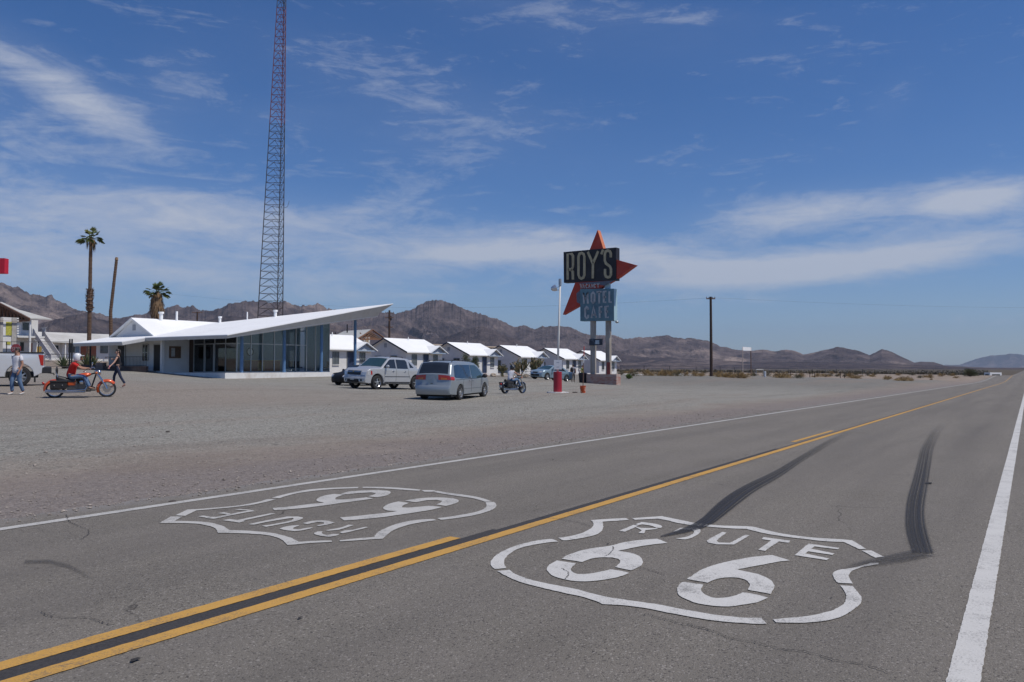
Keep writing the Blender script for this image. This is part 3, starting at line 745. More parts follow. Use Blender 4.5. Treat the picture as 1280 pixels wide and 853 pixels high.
# ---------------------------------------------------------------- mountains
def vnoise(x, y, seed=0):
    xi = np.floor(x).astype(np.int64); yi = np.floor(y).astype(np.int64); xf = x-xi; yf = y-yi
    def h(a, b):
        n = (a*374761393+b*668265263+seed*1442695041) & 0xffffffff
        n = ((n ^ (n >> 13))*1274126177) & 0xffffffff
        return ((n ^ (n >> 16)) & 0xffff)/65535.0
    u = xf*xf*(3-2*xf); v = yf*yf*(3-2*yf)
    return (h(xi, yi)*(1-u)+h(xi+1, yi)*u)*(1-v)+(h(xi, yi+1)*(1-u)+h(xi+1, yi+1)*u)*v
def ridged(x, y, octs=6, seed=0):
    a = 1.0; s = 0; t = 0; w = 1.0
    for o in range(octs):
        n = 1-np.abs(2*vnoise(x, y, seed+o)-1); n = n*n
        s = s+a*n*w; w = np.clip(n*1.6, 0, 1); t += a; a *= .52; x = x*2.07+13.1; y = y*2.07+7.7
    return s/t
SKY_MAIN = [(-200,352),(-120,340),(-60,343),(0,351),(30,360.6),(58,366.7),(64,368),(85,380),(99,385.7),(116,387),(131,392.6),(146,395.6),(160,394),(170,390),(175,391),(187,387.5),(205,383.6),(217,379),(230,382),(240,379),
 (251,386),(269,386),(284,377),(300,376),(316,372.6),(326,373.4),(350,376),(356,375),(373,380.6),(388,379),(400,377),(408,382),(421,385),(440,388),(465,390),(493,389),(511,387),(524,380),(537,372.6),(543,372.2),(550,373),(560,376),(572,380.6),(585,385),(598,389.4),(609,392),
 (616,395),(630,401),(644,407.5),(654,405.6),(668,409.4),(680,407),(694,406.3),(703,406.8),(715,409),(726,413.4),(740,418),(755,418.5),(769,418),(780,422.7),(799,420.4),(812,421),(825,419),(834,418),(844,420.4),(855,422),(867,422),(886,425),(900,432),(910,434),(922,437),
 (932,438),(945,437.3),(954,436.7),(968,439),(977,437.5),(985,436.4),(994,438),(1004,442.6),(1021,439.6),(1030,437),(1039,435),(1047,433),(1058,435),(1068,436.8),(1078,440),(1087,443.5),(1094,440),(1102,436),(1108,437),(1115,439.4),(1122,443),(1130,447),(1143,453.4),(1152,452),(1167,452.5),(1176,455.5),(1184,458.5),(1199,458.6),(1216,459.4),(1240,460),(1280,460.4),(1500,461)]
FRONT = [(-200,450),(-60,430),(0,415),(40,405),(75,396),(110,388),(125,398),(160,404),(200,396),(240,402),(290,392),(340,400),(380,396),(430,408),(470,405),(500,412),(530,425),(560,419),(580,411),(600,406),(612,409),(630,418),(660,430),(700,436),(760,438),(800,446),(900,450),(930,452),(990,452),(1060,453),(1120,455),(1170,457.5),(1250,460.5),(1500,461)]
def px_az(px):
    return math.atan((px-640)/FPX)
def ranges(name, prof, r_ridge, r_in, r_out, z_in, seed, na, nr, a0, a1, mat_, pw=1.15, rough=.45, gul=300., foot=None):
    """a range of hills: ridge height by bearing, eroded slopes by ridged noise, real depth from foot to foot"""
    az_ = np.linspace(px_az(a0), px_az(a1), na)
    pxs = 640+FPX*np.tan(az_)
    py = np.interp(pxs, [p[0] for p in prof], [p[1] for p in prof])
    slope_k = FPX/np.cos(az_)                                     # metres on the ridge seen as one unit of the profile
    jr = r_ridge*(1+.10*(vnoise(az_*9+3, az_*0, seed)-.5))
    hr = (460-py)/slope_k*jr+CAM_H                                # absolute ridge height
    rr = np.concatenate([np.linspace(r_in, r_ridge*1.06, int(nr*.8)), np.linspace(r_ridge*1.06, r_out, nr-int(nr*.8)+1)[1:]])
    A, Rr = np.meshgrid(az_, rr); JR = jr[None]; HR = hr[None]
    X = np.sin(A)*Rr; Y = np.cos(A)*Rr
    xi = np.clip((Rr-r_in)/(JR-r_in), 0, 1)
    xo = np.clip((Rr-JR)/(r_out-JR), 0, 1)
    zf = z_in
    base = zf+(HR-zf)*np.where(Rr <= JR, xi**pw*(1-.35*xi*(1-xi)), 1-xo**1.2)
    wp = vnoise(A*r_ridge/(gul*.8), Rr/(gul*.8), seed+2)-.5; wq = vnoise(A*r_ridge/(gul*.8)+40, Rr/(gul*.8), seed+5)-.5
    rn = ridged(A*r_ridge/gul+.45*Rr/gul+wp*.9, Rr/(gul*1.15)+wq*.9, 7, seed)
    env = np.where(Rr <= JR, (xi*4*(1-xi)).clip(0, 1)**.9, np.minimum(1, xo*4))
    Z = base-(HR-zf)*rough*env*(1-rn)*.9
    small = ridged(X/(gul*.22), Y/(gul*.22), 4, seed+9)
    Z = Z-(HR-zf).clip(20)*.15*(1-small)*np.where(Rr <= JR, xi*(1-.75*xi), .3)
    crest = np.exp(-((Rr-JR)/(r_ridge*.03))**2)
    Z += crest*(HR-zf)*.03*(vnoise(A*420, A*0+.5, seed+4)+.6*vnoise(A*1100, A*0+.5, seed+6)-.8)
    # never stand in front of the skyline
    lim = CAM_H+(HR-CAM_H)*Rr/JR
    Z = np.minimum(Z, np.where(Rr < JR, lim*.985, Z))
    wx = X*SY+Y*CY; wy = -X*CY+Y*SY
    vs = np.stack([wx.ravel(), wy.ravel(), Z.ravel()], 1)
    nrr = len(rr)
    fs = [(j*na+i, j*na+i+1, (j+1)*na+i+1, (j+1)*na+i) for j in range(nrr-1) for i in range(na-1)]
    me = bpy.data.meshes.new(name); me.from_pydata(vs.tolist(), [], fs)
    me.materials.append(mat_)
    o = bpy.data.objects.new(name, me); col.objects.link(o)
    return tag(o, kind='structure')
def rock_mat(name, lo, hi, tan, sc):
    m = bpy.data.materials.new(name); m.use_nodes = True
    nt = m.node_tree; nt.nodes.clear(); q = NG(nt)
    out = q.n('ShaderNodeOutputMaterial'); b = q.n('ShaderNodeBsdfPrincipled'); q.link(b.outputs[0], out.inputs[0])
    co = q.n('ShaderNodeTexCoord').outputs['Object']
    n = q.noise(co, .0065*sc, 8, .72, .6); n2 = q.noise(co, .0016*sc, 6, .6, .5); n3 = q.noise(co, .03*sc, 6, .75)
    c = q.mix(q.ramp(n, .36, .66), lo, hi)
    c = q.mix(q.m('MULTIPLY', q.ramp(q.m('ADD', q.m('MULTIPLY', n2, .7), q.m('MULTIPLY', n, .3)), .52, .64), .75), c, tan)  # paler rock, with sunlit spots on the slopes put into the colour
    c = q.mix(q.m('MULTIPLY', q.ramp(n3, .5, .66), .45), c, tuple(x*.45 for x in lo))
    q.link(c, b.inputs['Base Color']); b.inputs['Roughness'].default_value = 1; b.inputs['Specular IOR Level'].default_value = .05
    bp = q.n('ShaderNodeBump'); bp.inputs['Strength'].default_value = .9; bp.inputs['Distance'].default_value = 14
    q.link(q.m('ADD', n3, q.m('MULTIPLY', n, 1.5)), bp.inputs['Height']); q.link(bp.outputs[0], b.inputs['Normal'])
    return m
rk = rock_mat('desert_rock', (.050, .040, .045), (.180, .140, .132), (.40, .31, .26), 1)
rk2 = rock_mat('dark_desert_rock', (.042, .034, .040), (.132, .103, .100), (.24, .185, .16), 1.3)
ranges('mountains', SKY_MAIN, 5200., 3600., 7600., -3., 3, 1500, 150, -180, 1460, rk, gul=340.)
ranges('foothills', FRONT, 3700., 2600., 4800., -3., 21, 1100, 110, -180, 1400, rk2, pw=1.3, gul=250.)
FAR = [(1150,460),(1175,457.5),(1182,455.9),(1190,456.5),(1199,456),(1216,449.7),(1226,446.5),(1237,444),(1246,443.8),(1256,442.8),(1262,441.4),(1269,441.8),(1280,443.5),(1310,446),(1340,450),(1400,458),(1460,460)]
ranges('far_mountains', FAR, 20500., 19000., 23000., -3., 31, 300, 40, 1140, 1470, rk2, gul=1500., rough=.3)
LOW = [(1000,460),(1100,457.5),(1160,456),(1199,457.5),(1216,459),(1240,459.6),(1280,459.5),(1330,459.2),(1400,459.8),(1500,460)]
ranges('low_hills', LOW, 9000., 8200., 10500., -3., 41, 300, 40, 1120, 1480, rk2, gul=600., rough=.3)

# air of the basin: far things fade to blue
hz = MB().box(-4300, 27500, -7600, 17500, -16, 1300).build('haze', bpy.data.materials.new('desert_air'))
hm = hz.data.materials[0]; hm.use_nodes = True; hm.node_tree.nodes.clear(); q = NG(hm.node_tree)
pv = q.n('ShaderNodeVolumePrincipled'); o_ = q.n('ShaderNodeOutputMaterial'); q.link(pv.outputs[0], o_.inputs['Volume'])
pv.inputs['Color'].default_value = (.62, .78, 1.0, 1); pv.inputs['Density'].default_value = 3.5e-5; pv.inputs['Anisotropy'].default_value = .1
tag(hz, kind='stuff')
# ---------------------------------------------------------------- helpers that read the photograph's bearings onto real walls
def on_x(px, py, x0):
    u, f, w = ray(px, py); Y = x0/(u/f*SY+CY); X = u/f*Y
    return (-X*CY+Y*SY, CAM_H+Y*w/f)           # (y, z) on the plane x = x0
def on_y(px, py, y0):
    u, f, w = ray(px, py); Y = y0/(SY-u/f*CY); X = u/f*Y
    return (X*SY+Y*CY, CAM_H+Y*w/f)            # (x, z) on the plane y = y0
white_wall = mat('white_stucco', (.70, .70, .69), .85, var=.05, scale=1.2, bump=.25, bscale=60, dirt=(.50, .47, .43), dirt_amt=.35)
white_roof = mat('white_coated_roof', (.86, .86, .85), .6, var=.03, scale=.8, bump=.1, bscale=12, dirt=(.68, .67, .65), dirt_amt=.30)
grey_fascia = mat('shade_grey_fascia', (.50, .50, .50), .7, var=.07, scale=1.5, dirt=(.45, .42, .38), dirt_amt=.5)  # grey deepened so the colour carries the fascia's shade
blue_paint = mat('blue_paint', (.085, .18, .34), .5, var=.12, scale=3)
navy_paint = mat('navy_door_paint', (.018, .032, .075), .5, var=.15, scale=3)
navy_trim = mat('navy_trim', (.030, .038, .062), .6, var=.2, scale=3)
alu = mat('weathered_aluminium', (.42, .44, .45), .45, .6, var=.1, scale=4)
dark_in = mat('dark_room', (.035, .032, .030), .9, var=.3, scale=2)
concrete = mat('concrete', (.40, .38, .35), .9, var=.14, scale=3, bump=.3, bscale=50, dirt=(.25, .23, .21), dirt_amt=.5)
rusty = mat('rusty_steel', (.15, .085, .060), .85, var=.3, scale=8)
dark_metal = mat('dark_metal', (.030, .030, .034), .55, .5, var=.2, scale=6)
wood_dark = mat('creosoted_wood', (.058, .036, .028), .9, var=.35, scale=5, stretch=(3, 3, .3), bump=.4, bscale=30)
chrome = mat('chrome', (.52, .52, .53), .22, 1.0, var=.03, scale=8)
black_rubber = mat('black_rubber', (.022, .022, .023), .8, var=.25, scale=20)
black_plastic = mat('black_plastic', (.025, .025, .027), .5, var=.15, scale=12)
def brick_mat(name, c1, c2, mortar, sc, axis='yz'):
    m = bpy.data.materials.new(name); m.use_nodes = True
    nt = m.node_tree; nt.nodes.clear(); q = NG(nt)
    out = q.n('ShaderNodeOutputMaterial'); b = q.n('ShaderNodeBsdfPrincipled'); q.link(b.outputs[0], out.inputs[0])
    co = q.n('ShaderNodeTexCoord').outputs['Object']; X, Y, Z = q.sep(co)
    bt = q.n('ShaderNodeTexBrick'); q.link(q.comb(q.m('ADD', X, Y), Z, 0), bt.inputs['Vector'])
    bt.inputs['Scale'].default_value = sc; bt.inputs['Color1'].default_value = (*c1, 1); bt.inputs['Color2'].default_value = (*c2, 1); bt.inputs['Mortar'].default_value = (*mortar, 1)
    bt.inputs['Mortar Size'].default_value = .03; bt.inputs['Brick Width'].default_value = .9; bt.inputs['Row Height'].default_value = .3
    n = q.noise(co, 2.2, 5, .7)
    q.link(q.mix(q.m('MULTIPLY', q.ramp(n, .42, .62), .6), bt.outputs[0], tuple(x*1.1 for x in mortar)), b.inputs['Base Color'])
    b.inputs['Roughness'].default_value = .9
    return m
def glass_mat(name, tint, refl=.5, opac=.35):
    """window glass: clear to the extent of its tint, mirror-like at a slant"""
    m = bpy.data.materials.new(name); m.use_nodes = True
    nt = m.node_tree; nt.nodes.clear(); q = NG(nt)
    out = q.n('ShaderNodeOutputMaterial')
    gl = q.n('ShaderNodeBsdfGlossy'); gl.inputs['Roughness'].default_value = .03; gl.inputs['Color'].default_value = (.85, .9, .95, 1)
    tr = q.n('ShaderNodeBsdfTransparent'); tr.inputs['Color'].default_value = (*tint, 1)
    fr = q.n('ShaderNodeFresnel'); fr.inputs['IOR'].default_value = 1.5
    mx = q.n('ShaderNodeMixShader')
    q.link(q.m('MULTIPLY', q.m('ADD', fr.outputs[0], .02), 1+refl, clamp=True), mx.inputs[0]); q.link(tr.outputs[0], mx.inputs[1]); q.link(gl.outputs[0], mx.inputs[2])
    q.link(mx.outputs[0], out.inputs[0])
    return m
win_glass = glass_mat('window_glass', (.78, .82, .81), .15)
def car_glass_mat(name, c, rough=.04, spec=.7):
    return mat(name, c, rough, 0, var=.1, scale=2, spec=spec, coat=.3)
pane_dark = car_glass_mat('dark_window_pane', (.022, .026, .032), .10, .6)
pane_grey = car_glass_mat('curtained_window_pane', (.10, .115, .125), .2, .6)

# ---------------------------------------------------------------- motel office with the wedge roof
office = thing('motel_office', 'white motel office with upswept wedge roof, glass walls and blue columns', 'office building', (39.5, 52, .5))
OL = Vector((39.5, 52, .5))
def loc(mb):
    mb.v = [(a-OL.x, b-OL.y, c-OL.z) for a, b, c in mb.v]; return mb
def opart(mb, name, m, parent=None, **k):
    return loc(mb).build(name, m, parent or office, **k)
def zt(x): return 3.82+.194*(x-38.5)
def thick(x): return .27+.85*max(0, (x-38.5)/18.6)**1.25
south = [(38.5+18.6*i/14, 50.5) for i in range(15)]
outl = south+[(57.1+(47.5-57.1)*k/6, 50.5+13.1*k/6) for k in range(1, 7)]+[(47.5, 68.3), (36.5, 68.3), (36.5, 61.0), (38.5, 61.0)]
def inset(p, d):
    cx, cy = 44.5, 58.5
    x, y = p
    nx = 0; ny = 0
    if abs(y-50.5) < .01: ny = 1
    if x <= 38.51: nx = .35
    if 47.5 < x and y > 50.5: nx, ny = -.8, -.4
    if x > 57: nx, ny = -1.6, 1.0
    return (x+nx*d, y+ny*d)
tb = [(x, y, zt(x)) for x, y in outl]
bt_ = []
for p in outl:
    d = .75*thick(p[0])
    q_ = inset(p, d); bt_.append((q_[0], q_[1], zt(p[0])-thick(p[0])))
tri = geometry.tessellate_polygon([[Vector((x, y, 0)) for x, y in outl]])
n = len(outl)
# white membrane on top, a thin turned-down drip edge, then the canted fascia box
mb = MB(); mb.add([(x, y, z+.015) for x, y, z in tb]+[(x, y, z-.05) for x, y, z in tb], [tuple(t) for t in tri]+[(i, (i+1) % n, (i+1) % n+n, i+n) for i in range(n)])
opart(mb, 'roof', white_roof, fix=False)
roof_o = office.children[-1]
fasc = MB(); fasc.add([(x, y, z-.052) for x, y, z in tb]+bt_, [(i, (i+1) % n, (i+1) % n+n, i+n) for i in range(n)]+[tuple(i+n for i in t) for t in tri])
opart(fasc, 'fascia', grey_fascia, fix=False)
# batten along the foot of the fascia
bat = MB()
for i in range(14):
    a = Vector(bt_[i]); b = Vector(bt_[i+1]); bat.bar(a+Vector((0, -.02, .10)), b+Vector((0, -.02, .10)), .05, .16)
opart(bat, 'fascia_board', mat('light_trim', (.72, .71, .69), .7, var=.06, dirt=(.5, .47, .43), dirt_amt=.5))
# gabled block behind
gab = MB(); gy0, gy1, gr, gz, ez = 61.3, 67.5, 64.4, 5.62, 4.12
gab.add([(39.3, gy0-.15, ez-.06), (39.3, gr, gz+.02), (39.3, gy1+.15, ez-.06), (50, gy0-.15, ez-.06), (50, gr, gz+.02), (50, gy1+.15, ez-.06),
         (39.3, gy0-.15, ez-.16), (39.3, gr, gz-.08), (39.3, gy1+.15, ez-.16), (50, gy0-.15, ez-.16), (50, gr, gz-.08), (50, gy1+.15, ez-.16)],
        [(0,1,4,3),(1,2,5,4),(6,9,10,7),(7,10,11,8),(0,6,7,1),(1,7,8,2),(0,3,9,6),(2,8,11,5),(3,4,10,9),(4,5,11,10)])
opart(gab, 'gable_roof', white_roof)
gw = MB().prism([(gy0, 3.6), (gy1, 3.6), (gy1, ez-.17), (gr, gz-.1), (gy0, ez-.17)], 39.62, 39.8, 'yz')
opart(gw, 'gable_wall', white_wall)
opart(MB().box(39.58, 39.625, 64.2, 64.6, 4.55, 5.05), 'gable_vent', mat('louvre_grey', (.33, .34, .36), .7))
# block walls
wl = MB(); wl.box(39.5, 39.7, 60.2, 68.0, .85, 3.75); wl.prism([(39.7, .85), (49.5, .85), (49.5, 4.6), (46, 4.4), (39.7, 3.72)], 60.2, 60.4, 'xz'); wl.box(49.3, 49.5, 60.4, 67.5, .85, 4.9); wl.box(39.7, 49.3, 67.3, 67.5, .85, 4.0)
opart(wl, 'wall', white_wall)
opart(MB().box(39.36, 39.6, 60.0, 60.22, .85, 3.72), 'wall', mat('pilaster_white', (.74, .74, .73), .8, var=.04))
def wdoor(px0, px1, z0, z1, m, name='door'):
    y0 = on_x(px1, 440, 39.5)[0]; y1 = on_x(px0, 440, 39.5)[0]
    d = opart(MB().box(39.44, 39.5-.003, y0, y1, z0, z1), name, m)
    return y0, y1, d
for a, b, z0, z1, nm in ((148, 157, 1.15, 3.3, 'door'), (193, 202, 1.1, 3.3, 'door'), (179, 186, 1.95, 3.3, 'window')):
    y0, y1, d = wdoor(a, b, z0, z1, pane_dark if nm == 'window' else mat('dark_screen_door', (.022, .020, .020), .6), nm)
    fr = MB(); 
    for (p, r) in (((39.46, y0, z0), (39.46, y0, z1)), ((39.46, y1, z0), (39.46, y1, z1)), ((39.46, y0, z1), (39.46, y1, z1))):
        fr.bar(p, r, .08, .10)
    if nm == 'window': fr.bar((39.42, y0, (z0+z1)/2), (39.42, y1, (z0+z1)/2), .05); fr.bar((39.42, (y0+y1)/2, z0), (39.42, (y0+y1)/2, z1), .05)
    loc(fr).build('frame', alu, d)
opart(MB().box(40.15, 41.2, 60.10, 60.197, 2.15, 3.15), 'notice_board', mat('notice_board_wood', (.16, .10, .065), .7))
nb = office.children[-1]
loc(MB().box(40.30, 40.62, 60.07, 60.098, 2.28, 3.0)).build('poster', mat('faded_poster', (.40, .42, .42), .6, var=.3, scale=9), nb)
loc(MB().box(40.68, 41.06, 60.07, 60.098, 2.3, 3.02)).build('poster', mat('brown_poster', (.12, .075, .05), .6, var=.4, scale=9), nb)
# plinth
opart(MB().box(39.4, 53.2, 51.9, 61.0, -.2, .95), 'plinth', mat('white_painted_concrete', (.72, .71, .69), .85, var=.05, scale=2, dirt=(.42, .33, .25), dirt_amt=.45))
opart(MB().box(39.2, 49.5, 61.002, 68, .2, 1.10), 'porch_floor', concrete)
# glazing
mul = MB(); 
wy = [54.0, 55.4, 56.8, 58.2, 59.6]
def soff(x): return zt(x)-thick(x)+.02
for y in wy: mul.box(42.06, 42.14, y-.035, y+.035, .951, soff(42.1))
mul.box(42.06, 42.14, 54, 60.2, .951, 1.03); mul.box(42.06, 42.14, 54, 60.2, 3.30, 3.37)
sx = [42.1]+[on_y(p, 440, 54.0)[0] for p in (313.5, 328, 342.7, 356, 369.6, 383)]+[50.6, 52.3]
for x in sx: mul.box(x-.035, x+.035, 53.96, 54.04, .951, soff(x))
mul.box(42.14, 52.3, 53.96, 54.04, .951, 1.04)
x_e = sx[6]
for i in range(6): mul.box(sx[i]+.035, sx[i+1]-.035, 53.97, 54.03, 3.30, 3.37)
for y in (56.0, 58.1, 60.2): mul.box(52.26, 52.34, y-.035, y+.035, .951, soff(52.3))
mul.box(49.6, 52.3, 60.16, 60.24, .951, 1.04); mul.box(50.9, 50.97, 60.16, 60.24, .951, soff(51))
opart(mul, 'window_frame', alu)
for i in range(4): opart(MB().box(42.095, 42.105, wy[i]+.036, wy[i+1]-.036, 1.031, soff(42.1)), 'glass_pane', win_glass)
for i in range(8):
    z1 = soff(sx[i+1])-.1
    opart(MB().add([(sx[i]+.036, 54, 1.041), (sx[i+1]-.036, 54, 1.041), (sx[i+1]-.036, 54, soff(sx[i+1])), (sx[i]+.036, 54, soff(sx[i]))], [(0,1,2,3)]), 'glass_pane', win_glass, fix=False)
opart(MB().add([(52.3, 54.04, 1.0), (52.3, 60.2, 1.0), (52.3, 60.2, soff(52.3)), (52.3, 54.04, soff(52.3))], [(0,1,2,3)]), 'glass_pane', win_glass, fix=False)
opart(MB().box(42.07, 42.13, 56.9, 57.0, 1.03, 3.3).box(42.07, 42.13, 58.05, 58.15, 1.03, 3.3).box(42.05, 42.07, 57.95, 58.0, 1.9, 2.3), 'door_frame', alu)
opart(MB().box(42.05, 42.12, 59.64, 60.19, .951, 4.0), 'door', mat('brown_side_door', (.060, .038, .028), .7))
# columns
for i, x in enumerate((41.4, 45.7, 49.9, 54.1)):
    zb_ = .95 if i < 3 else ground_z(x, 52.5)-.05
    opart(MB().cyl((x, 52.5, zb_), (x, 52.5, soff(x)+.08), .135, seg=14), 'column', blue_paint, smooth=40)
for (x, y, h, r) in ((42.0, 64.2, .55, .16), (43.6, 64.3, .85, .10), (47.2, 63.0, .45, .12), (48.6, 60.9, .75, .06), (50.1, 58.8, .50, .14)):
    z = (gz-.05) if y > 64 else zt(x)
    m_ = MB().cyl((x, y, z-.1), (x, y, z+h), r, seg=10)
    if r > .11: m_.cyl((x, y, z+h), (x, y, z+h+.16), r*1.5, seg=10)
    opart(m_, 'roof_vent', white_roof, smooth=40)
# porch rail and brick parapet
brick = brick_mat('brown_brick', (.115, .060, .045), (.085, .048, .038), (.13, .11, .10), 3.0)
pink_brick = brick_mat('pale_brick', (.30, .17, .13), (.25, .15, .12), (.34, .30, .27), 3.0)
par = thing('brick_parapet', 'low brown brick parapet in front of the office porch', 'low wall', (38.2, 60.4, .6))
par_l = Vector((38.2, 60.4, .6))
def lpart(mb, o, name, m, L, **k):
    mb.v = [(a-L.x, b-L.y, c-L.z) for a, b, c in mb.v]; return mb.build(name, m, o, **k)
lpart(MB().box(38.2, 38.45, 60.4, 66.6, .3, 1.48).box(38.2, 38.45, 67.7, 73, .3, 1.62), par, 'wall', brick, par_l)
lpart(MB().box(38.17, 38.5, 66.6, 67.7, .3, 1.78), par, 'pillar', pink_brick, par_l)
rl = thing('porch_railing', 'dark iron railing with upright bars on the office porch', 'railing', (38.32, 60.5, 1.48))
rr = MB()
for z in (.04, .78): rr.bar((0, 0, z), (0, 6.0, z), .04)
lpart(rr, rl, 'rail', dark_metal, Vector((0, 0, 0)))
rb = MB()
for k in range(31): rb.bar((0, .2*k, .04), (0, .2*k, .78), .018)
lpart(rb, rl, 'bars', dark_metal, Vector((0, 0, 0)))
tag(MB().cyl((0, 0, 0), (0, 0, 2.55), .07, seg=10).build('porch_post', dark_metal, loc=(36.9, 66.3, .95)), 'dark post holding up the west end of the office canopy', 'post')
# seen through the glass: a counter, a clock, chairs
ct = thing('reception_counter', 'brown wooden reception counter behind the office windows', 'counter', (45.0, 55.9, .951))
MB().box(0, 3.2, 0, .8, 0, 1.0).build('counter_body', mat('red_brown_wood', (.26, .10, .055), .5, var=.25, stretch=(1, 1, 5)), ct)
MB().box(-.05, 3.25, -.05, .85, 1.0, 1.06).build('counter_top', mat('tan_laminate', (.40, .27, .13), .4), ct)
MB().box(.75, 1.45, -.03, -.003, .15, .95).build('panel', mat('yellow_panel', (.45, .28, .10), .5), ct)
ck = thing('wall_clock', 'round wall clock on the back wall inside the office', 'clock', (46.2, 57.49, 2.75))
MB().lathe([(.0, 0), (.30, 0), (.36, -.03), (.36, -.06), (.30, -.07), (.30, -.04), (0, -.04)], 24, 'y').build('clock_rim', dark_metal, ck)
MB().cyl((0, -.045, 0), (0, -.042, 0), .29, seg=24).build('clock_face', mat('clock_white', (.55, .57, .58), .5), ck)
opart(MB().prism([(44.0, .951), (52.0, .951), (52.0, soff(52.0)), (44.0, soff(44.0))], 57.5, 57.6, 'xz'), 'inner_wall', mat('pale_blue_wall', (.22, .28, .32), .7, var=.1))
for i, (x, y, r_) in enumerate(((49.4, 55.5, .3), (50.6, 56.2, 1.9))):
    c = thing('office_chair', ['dark lounge chair nearer the glass in the office', 'dark lounge chair further back in the office'][i], 'chair', (x, y, .951), r_, 'lounge chairs in the office')
    MB().box(-.28, .28, -.28, .28, .36, .46).build('seat', black_plastic, c, bevel=.02)
    MB().box(-.28, .28, .24, .32, .46, 1.0).build('backrest', black_plastic, c, bevel=.02)
    for sx_ in (-.24, .24):
        for sy_ in (-.24, .24): MB().cyl((sx_, sy_, 0), (sx_, sy_, .36), .018, seg=6).build('leg', alu, c)

# ---------------------------------------------------------------- guest cabins
CW, CD = 6.4, 6.0
def make_cabin(kind):
    root = thing('guest_cabin', '', 'cabin', (0, 0, 0), 0, 'white guest cabins in a row behind the lot')
    E, R = 2.42, 3.80
    w = MB(); w.box(0, CW, 0, CD, -.5, E); w.prism([(0, E), (CD, E), (CD/2, R-.08)], 0, CW, 'yz'); w.build('wall', white_wall, root, fix=True)
    # roof: two slopes with overhang
    o, t = .35, .10
    sl = (R-E)/(CD/2)
    def rz(y): return R-sl*abs(y-CD/2)
    rf = MB()
    for s_ in (-1, 1):
        y0 = CD/2; y1 = CD/2+s_*(CD/2+.45)
        rf.add([(-o, y0, R+.02), (CW+o, y0, R+.02), (CW+o, y1, rz(y1)+.02), (-o, y1, rz(y1)+.02), (-o, y0, R-t), (CW+o, y0, R-t), (CW+o, y1, rz(y1)-t), (-o, y1, rz(y1)-t)],
               [(0,1,2,3),(4,7,6,5),(0,3,7,4),(1,5,6,2),(3,2,6,7)])
    roof = rf.build('roof', white_roof, root)
    # porch gable on the south slope, towards the east end
    px0, px1 = 3.35, 6.6; pm = (px0+px1)/2; ph = .80; pz = rz(-.45)
    pg = MB()
    yb = 2.0
    pg.add([(px0, -.75, pz-.06), (pm, -.75, pz+ph), (px1, -.75, pz-.06), (pm, yb, pz+ph), (px0, -.1, pz-.02), (px1, -.1, pz-.02),
            (px0, -.75, pz-.14), (pm, -.75, pz+ph-.09), (px1, -.75, pz-.14), (pm, yb, pz+ph-.09)],
           [(0,1,3,4),(1,2,5,3),(0,6,7,1),(1,7,8,2),(6,4,9,7),(7,9,5,8)])
    pg.build('porch_roof', white_roof, root, fix=False)
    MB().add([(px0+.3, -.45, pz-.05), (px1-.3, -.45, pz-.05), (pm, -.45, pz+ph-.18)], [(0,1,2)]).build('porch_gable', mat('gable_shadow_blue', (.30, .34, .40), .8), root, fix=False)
    tr = MB(); tr.bar((px0+.1, -.70, pz-.06), (pm, -.70, pz+ph-.08), .05, .12); tr.bar((px1-.1, -.70, pz-.06), (pm, -.70, pz+ph-.08), .05, .12)
    tr.bar((px0+.15, -.62, pz-.10), (px1-.15, -.62, pz-.10), .08, .10)
    tr.build('porch_trim', mat('pale_blue_trim', (.32, .40, .50), .6), root)
    # rake boards, one pair of boards at each gable end
    for xx in (-o-.02, CW+o+.02):
        yo = CD+.45; rp = [(-.45, rz(-.45)+.01), (CD/2, R+.01), (yo, rz(yo)+.01), (yo, rz(yo)-.15), (CD/2, R-.15), (-.45, rz(-.45)-.15)]
        MB().prism(rp, xx-.025, xx+.025, 'yz').build('rake_board', navy_trim, root)
    MB().box(-.02, .0-.002, CD/2-.2, CD/2+.2, 2.75, 3.2).build('gable_vent', mat('louvre_grey', (.33, .34, .36), .7), root)
    MB().cyl((CW*.55, CD/2-.3, R-.1), (CW*.55, CD/2-.3, R+.22), .05, seg=8).build('vent_pipe', white_roof, root)
    def opening(nm, side, a0, a1, z0, z1, m):
        if side == 's': b_ = MB().box(a0, a1, -.035, -.003, z0, z1)
        else: b_ = MB().box(-.035, -.003, a0, a1, z0, z1)
        ob = b_.build(nm, m, root)
        f = MB()
        def P(a, z): return (a, -.045, z) if side == 's' else (-.045, a, z)
        if nm == 'window':
            for (p, r) in ((P(a0, z0), P(a1, z0)), (P(a0, z1), P(a1, z1)), (P(a0, z0), P(a0, z1)), (P(a1, z0), P(a1, z1))): f.bar(p, r, .06, .05)
            f.bar(P((a0+a1)/2, z0), P((a0+a1)/2, z1), .03); 
            for zz in (z0+(z1-z0)*.33, z0+(z1-z0)*.66): f.bar(P(a0, zz), P(a1, zz), .025)
            f.build('frame', mat('window_frame_grey', (.20, .22, .24), .6), ob)
            s_ = MB()
            if side == 's': s_.box(a0-.06, a1+.06, -.10, -.004, z0-.12, z0-.045)
            else: s_.box(-.10, -.004, a0-.06, a1+.06, z0-.12, z0-.045)
            s_.build('sill', white_wall, ob)
        else:
            for (p, r) in ((P(a0, z0), P(a0, z1)), (P(a1, z0), P(a1, z1)), (P(a0, z1), P(a1, z1))): f.bar(p, r, .07, .05)
            f.build('frame', mat('window_frame_grey', (.20, .22, .24), .6), ob)
            MB().ell(P(a1-.1, (z0+z1)/2-.1), .035, .035, .035, 8, 6).build('handle', chrome, ob)
    a = kind
    opening('window', 's', .95, 1.75, .75, 1.95, pane_grey if a == 0 else pane_dark)
    opening('door', 's', 2.9, 3.8, .02, 2.0, navy_paint)
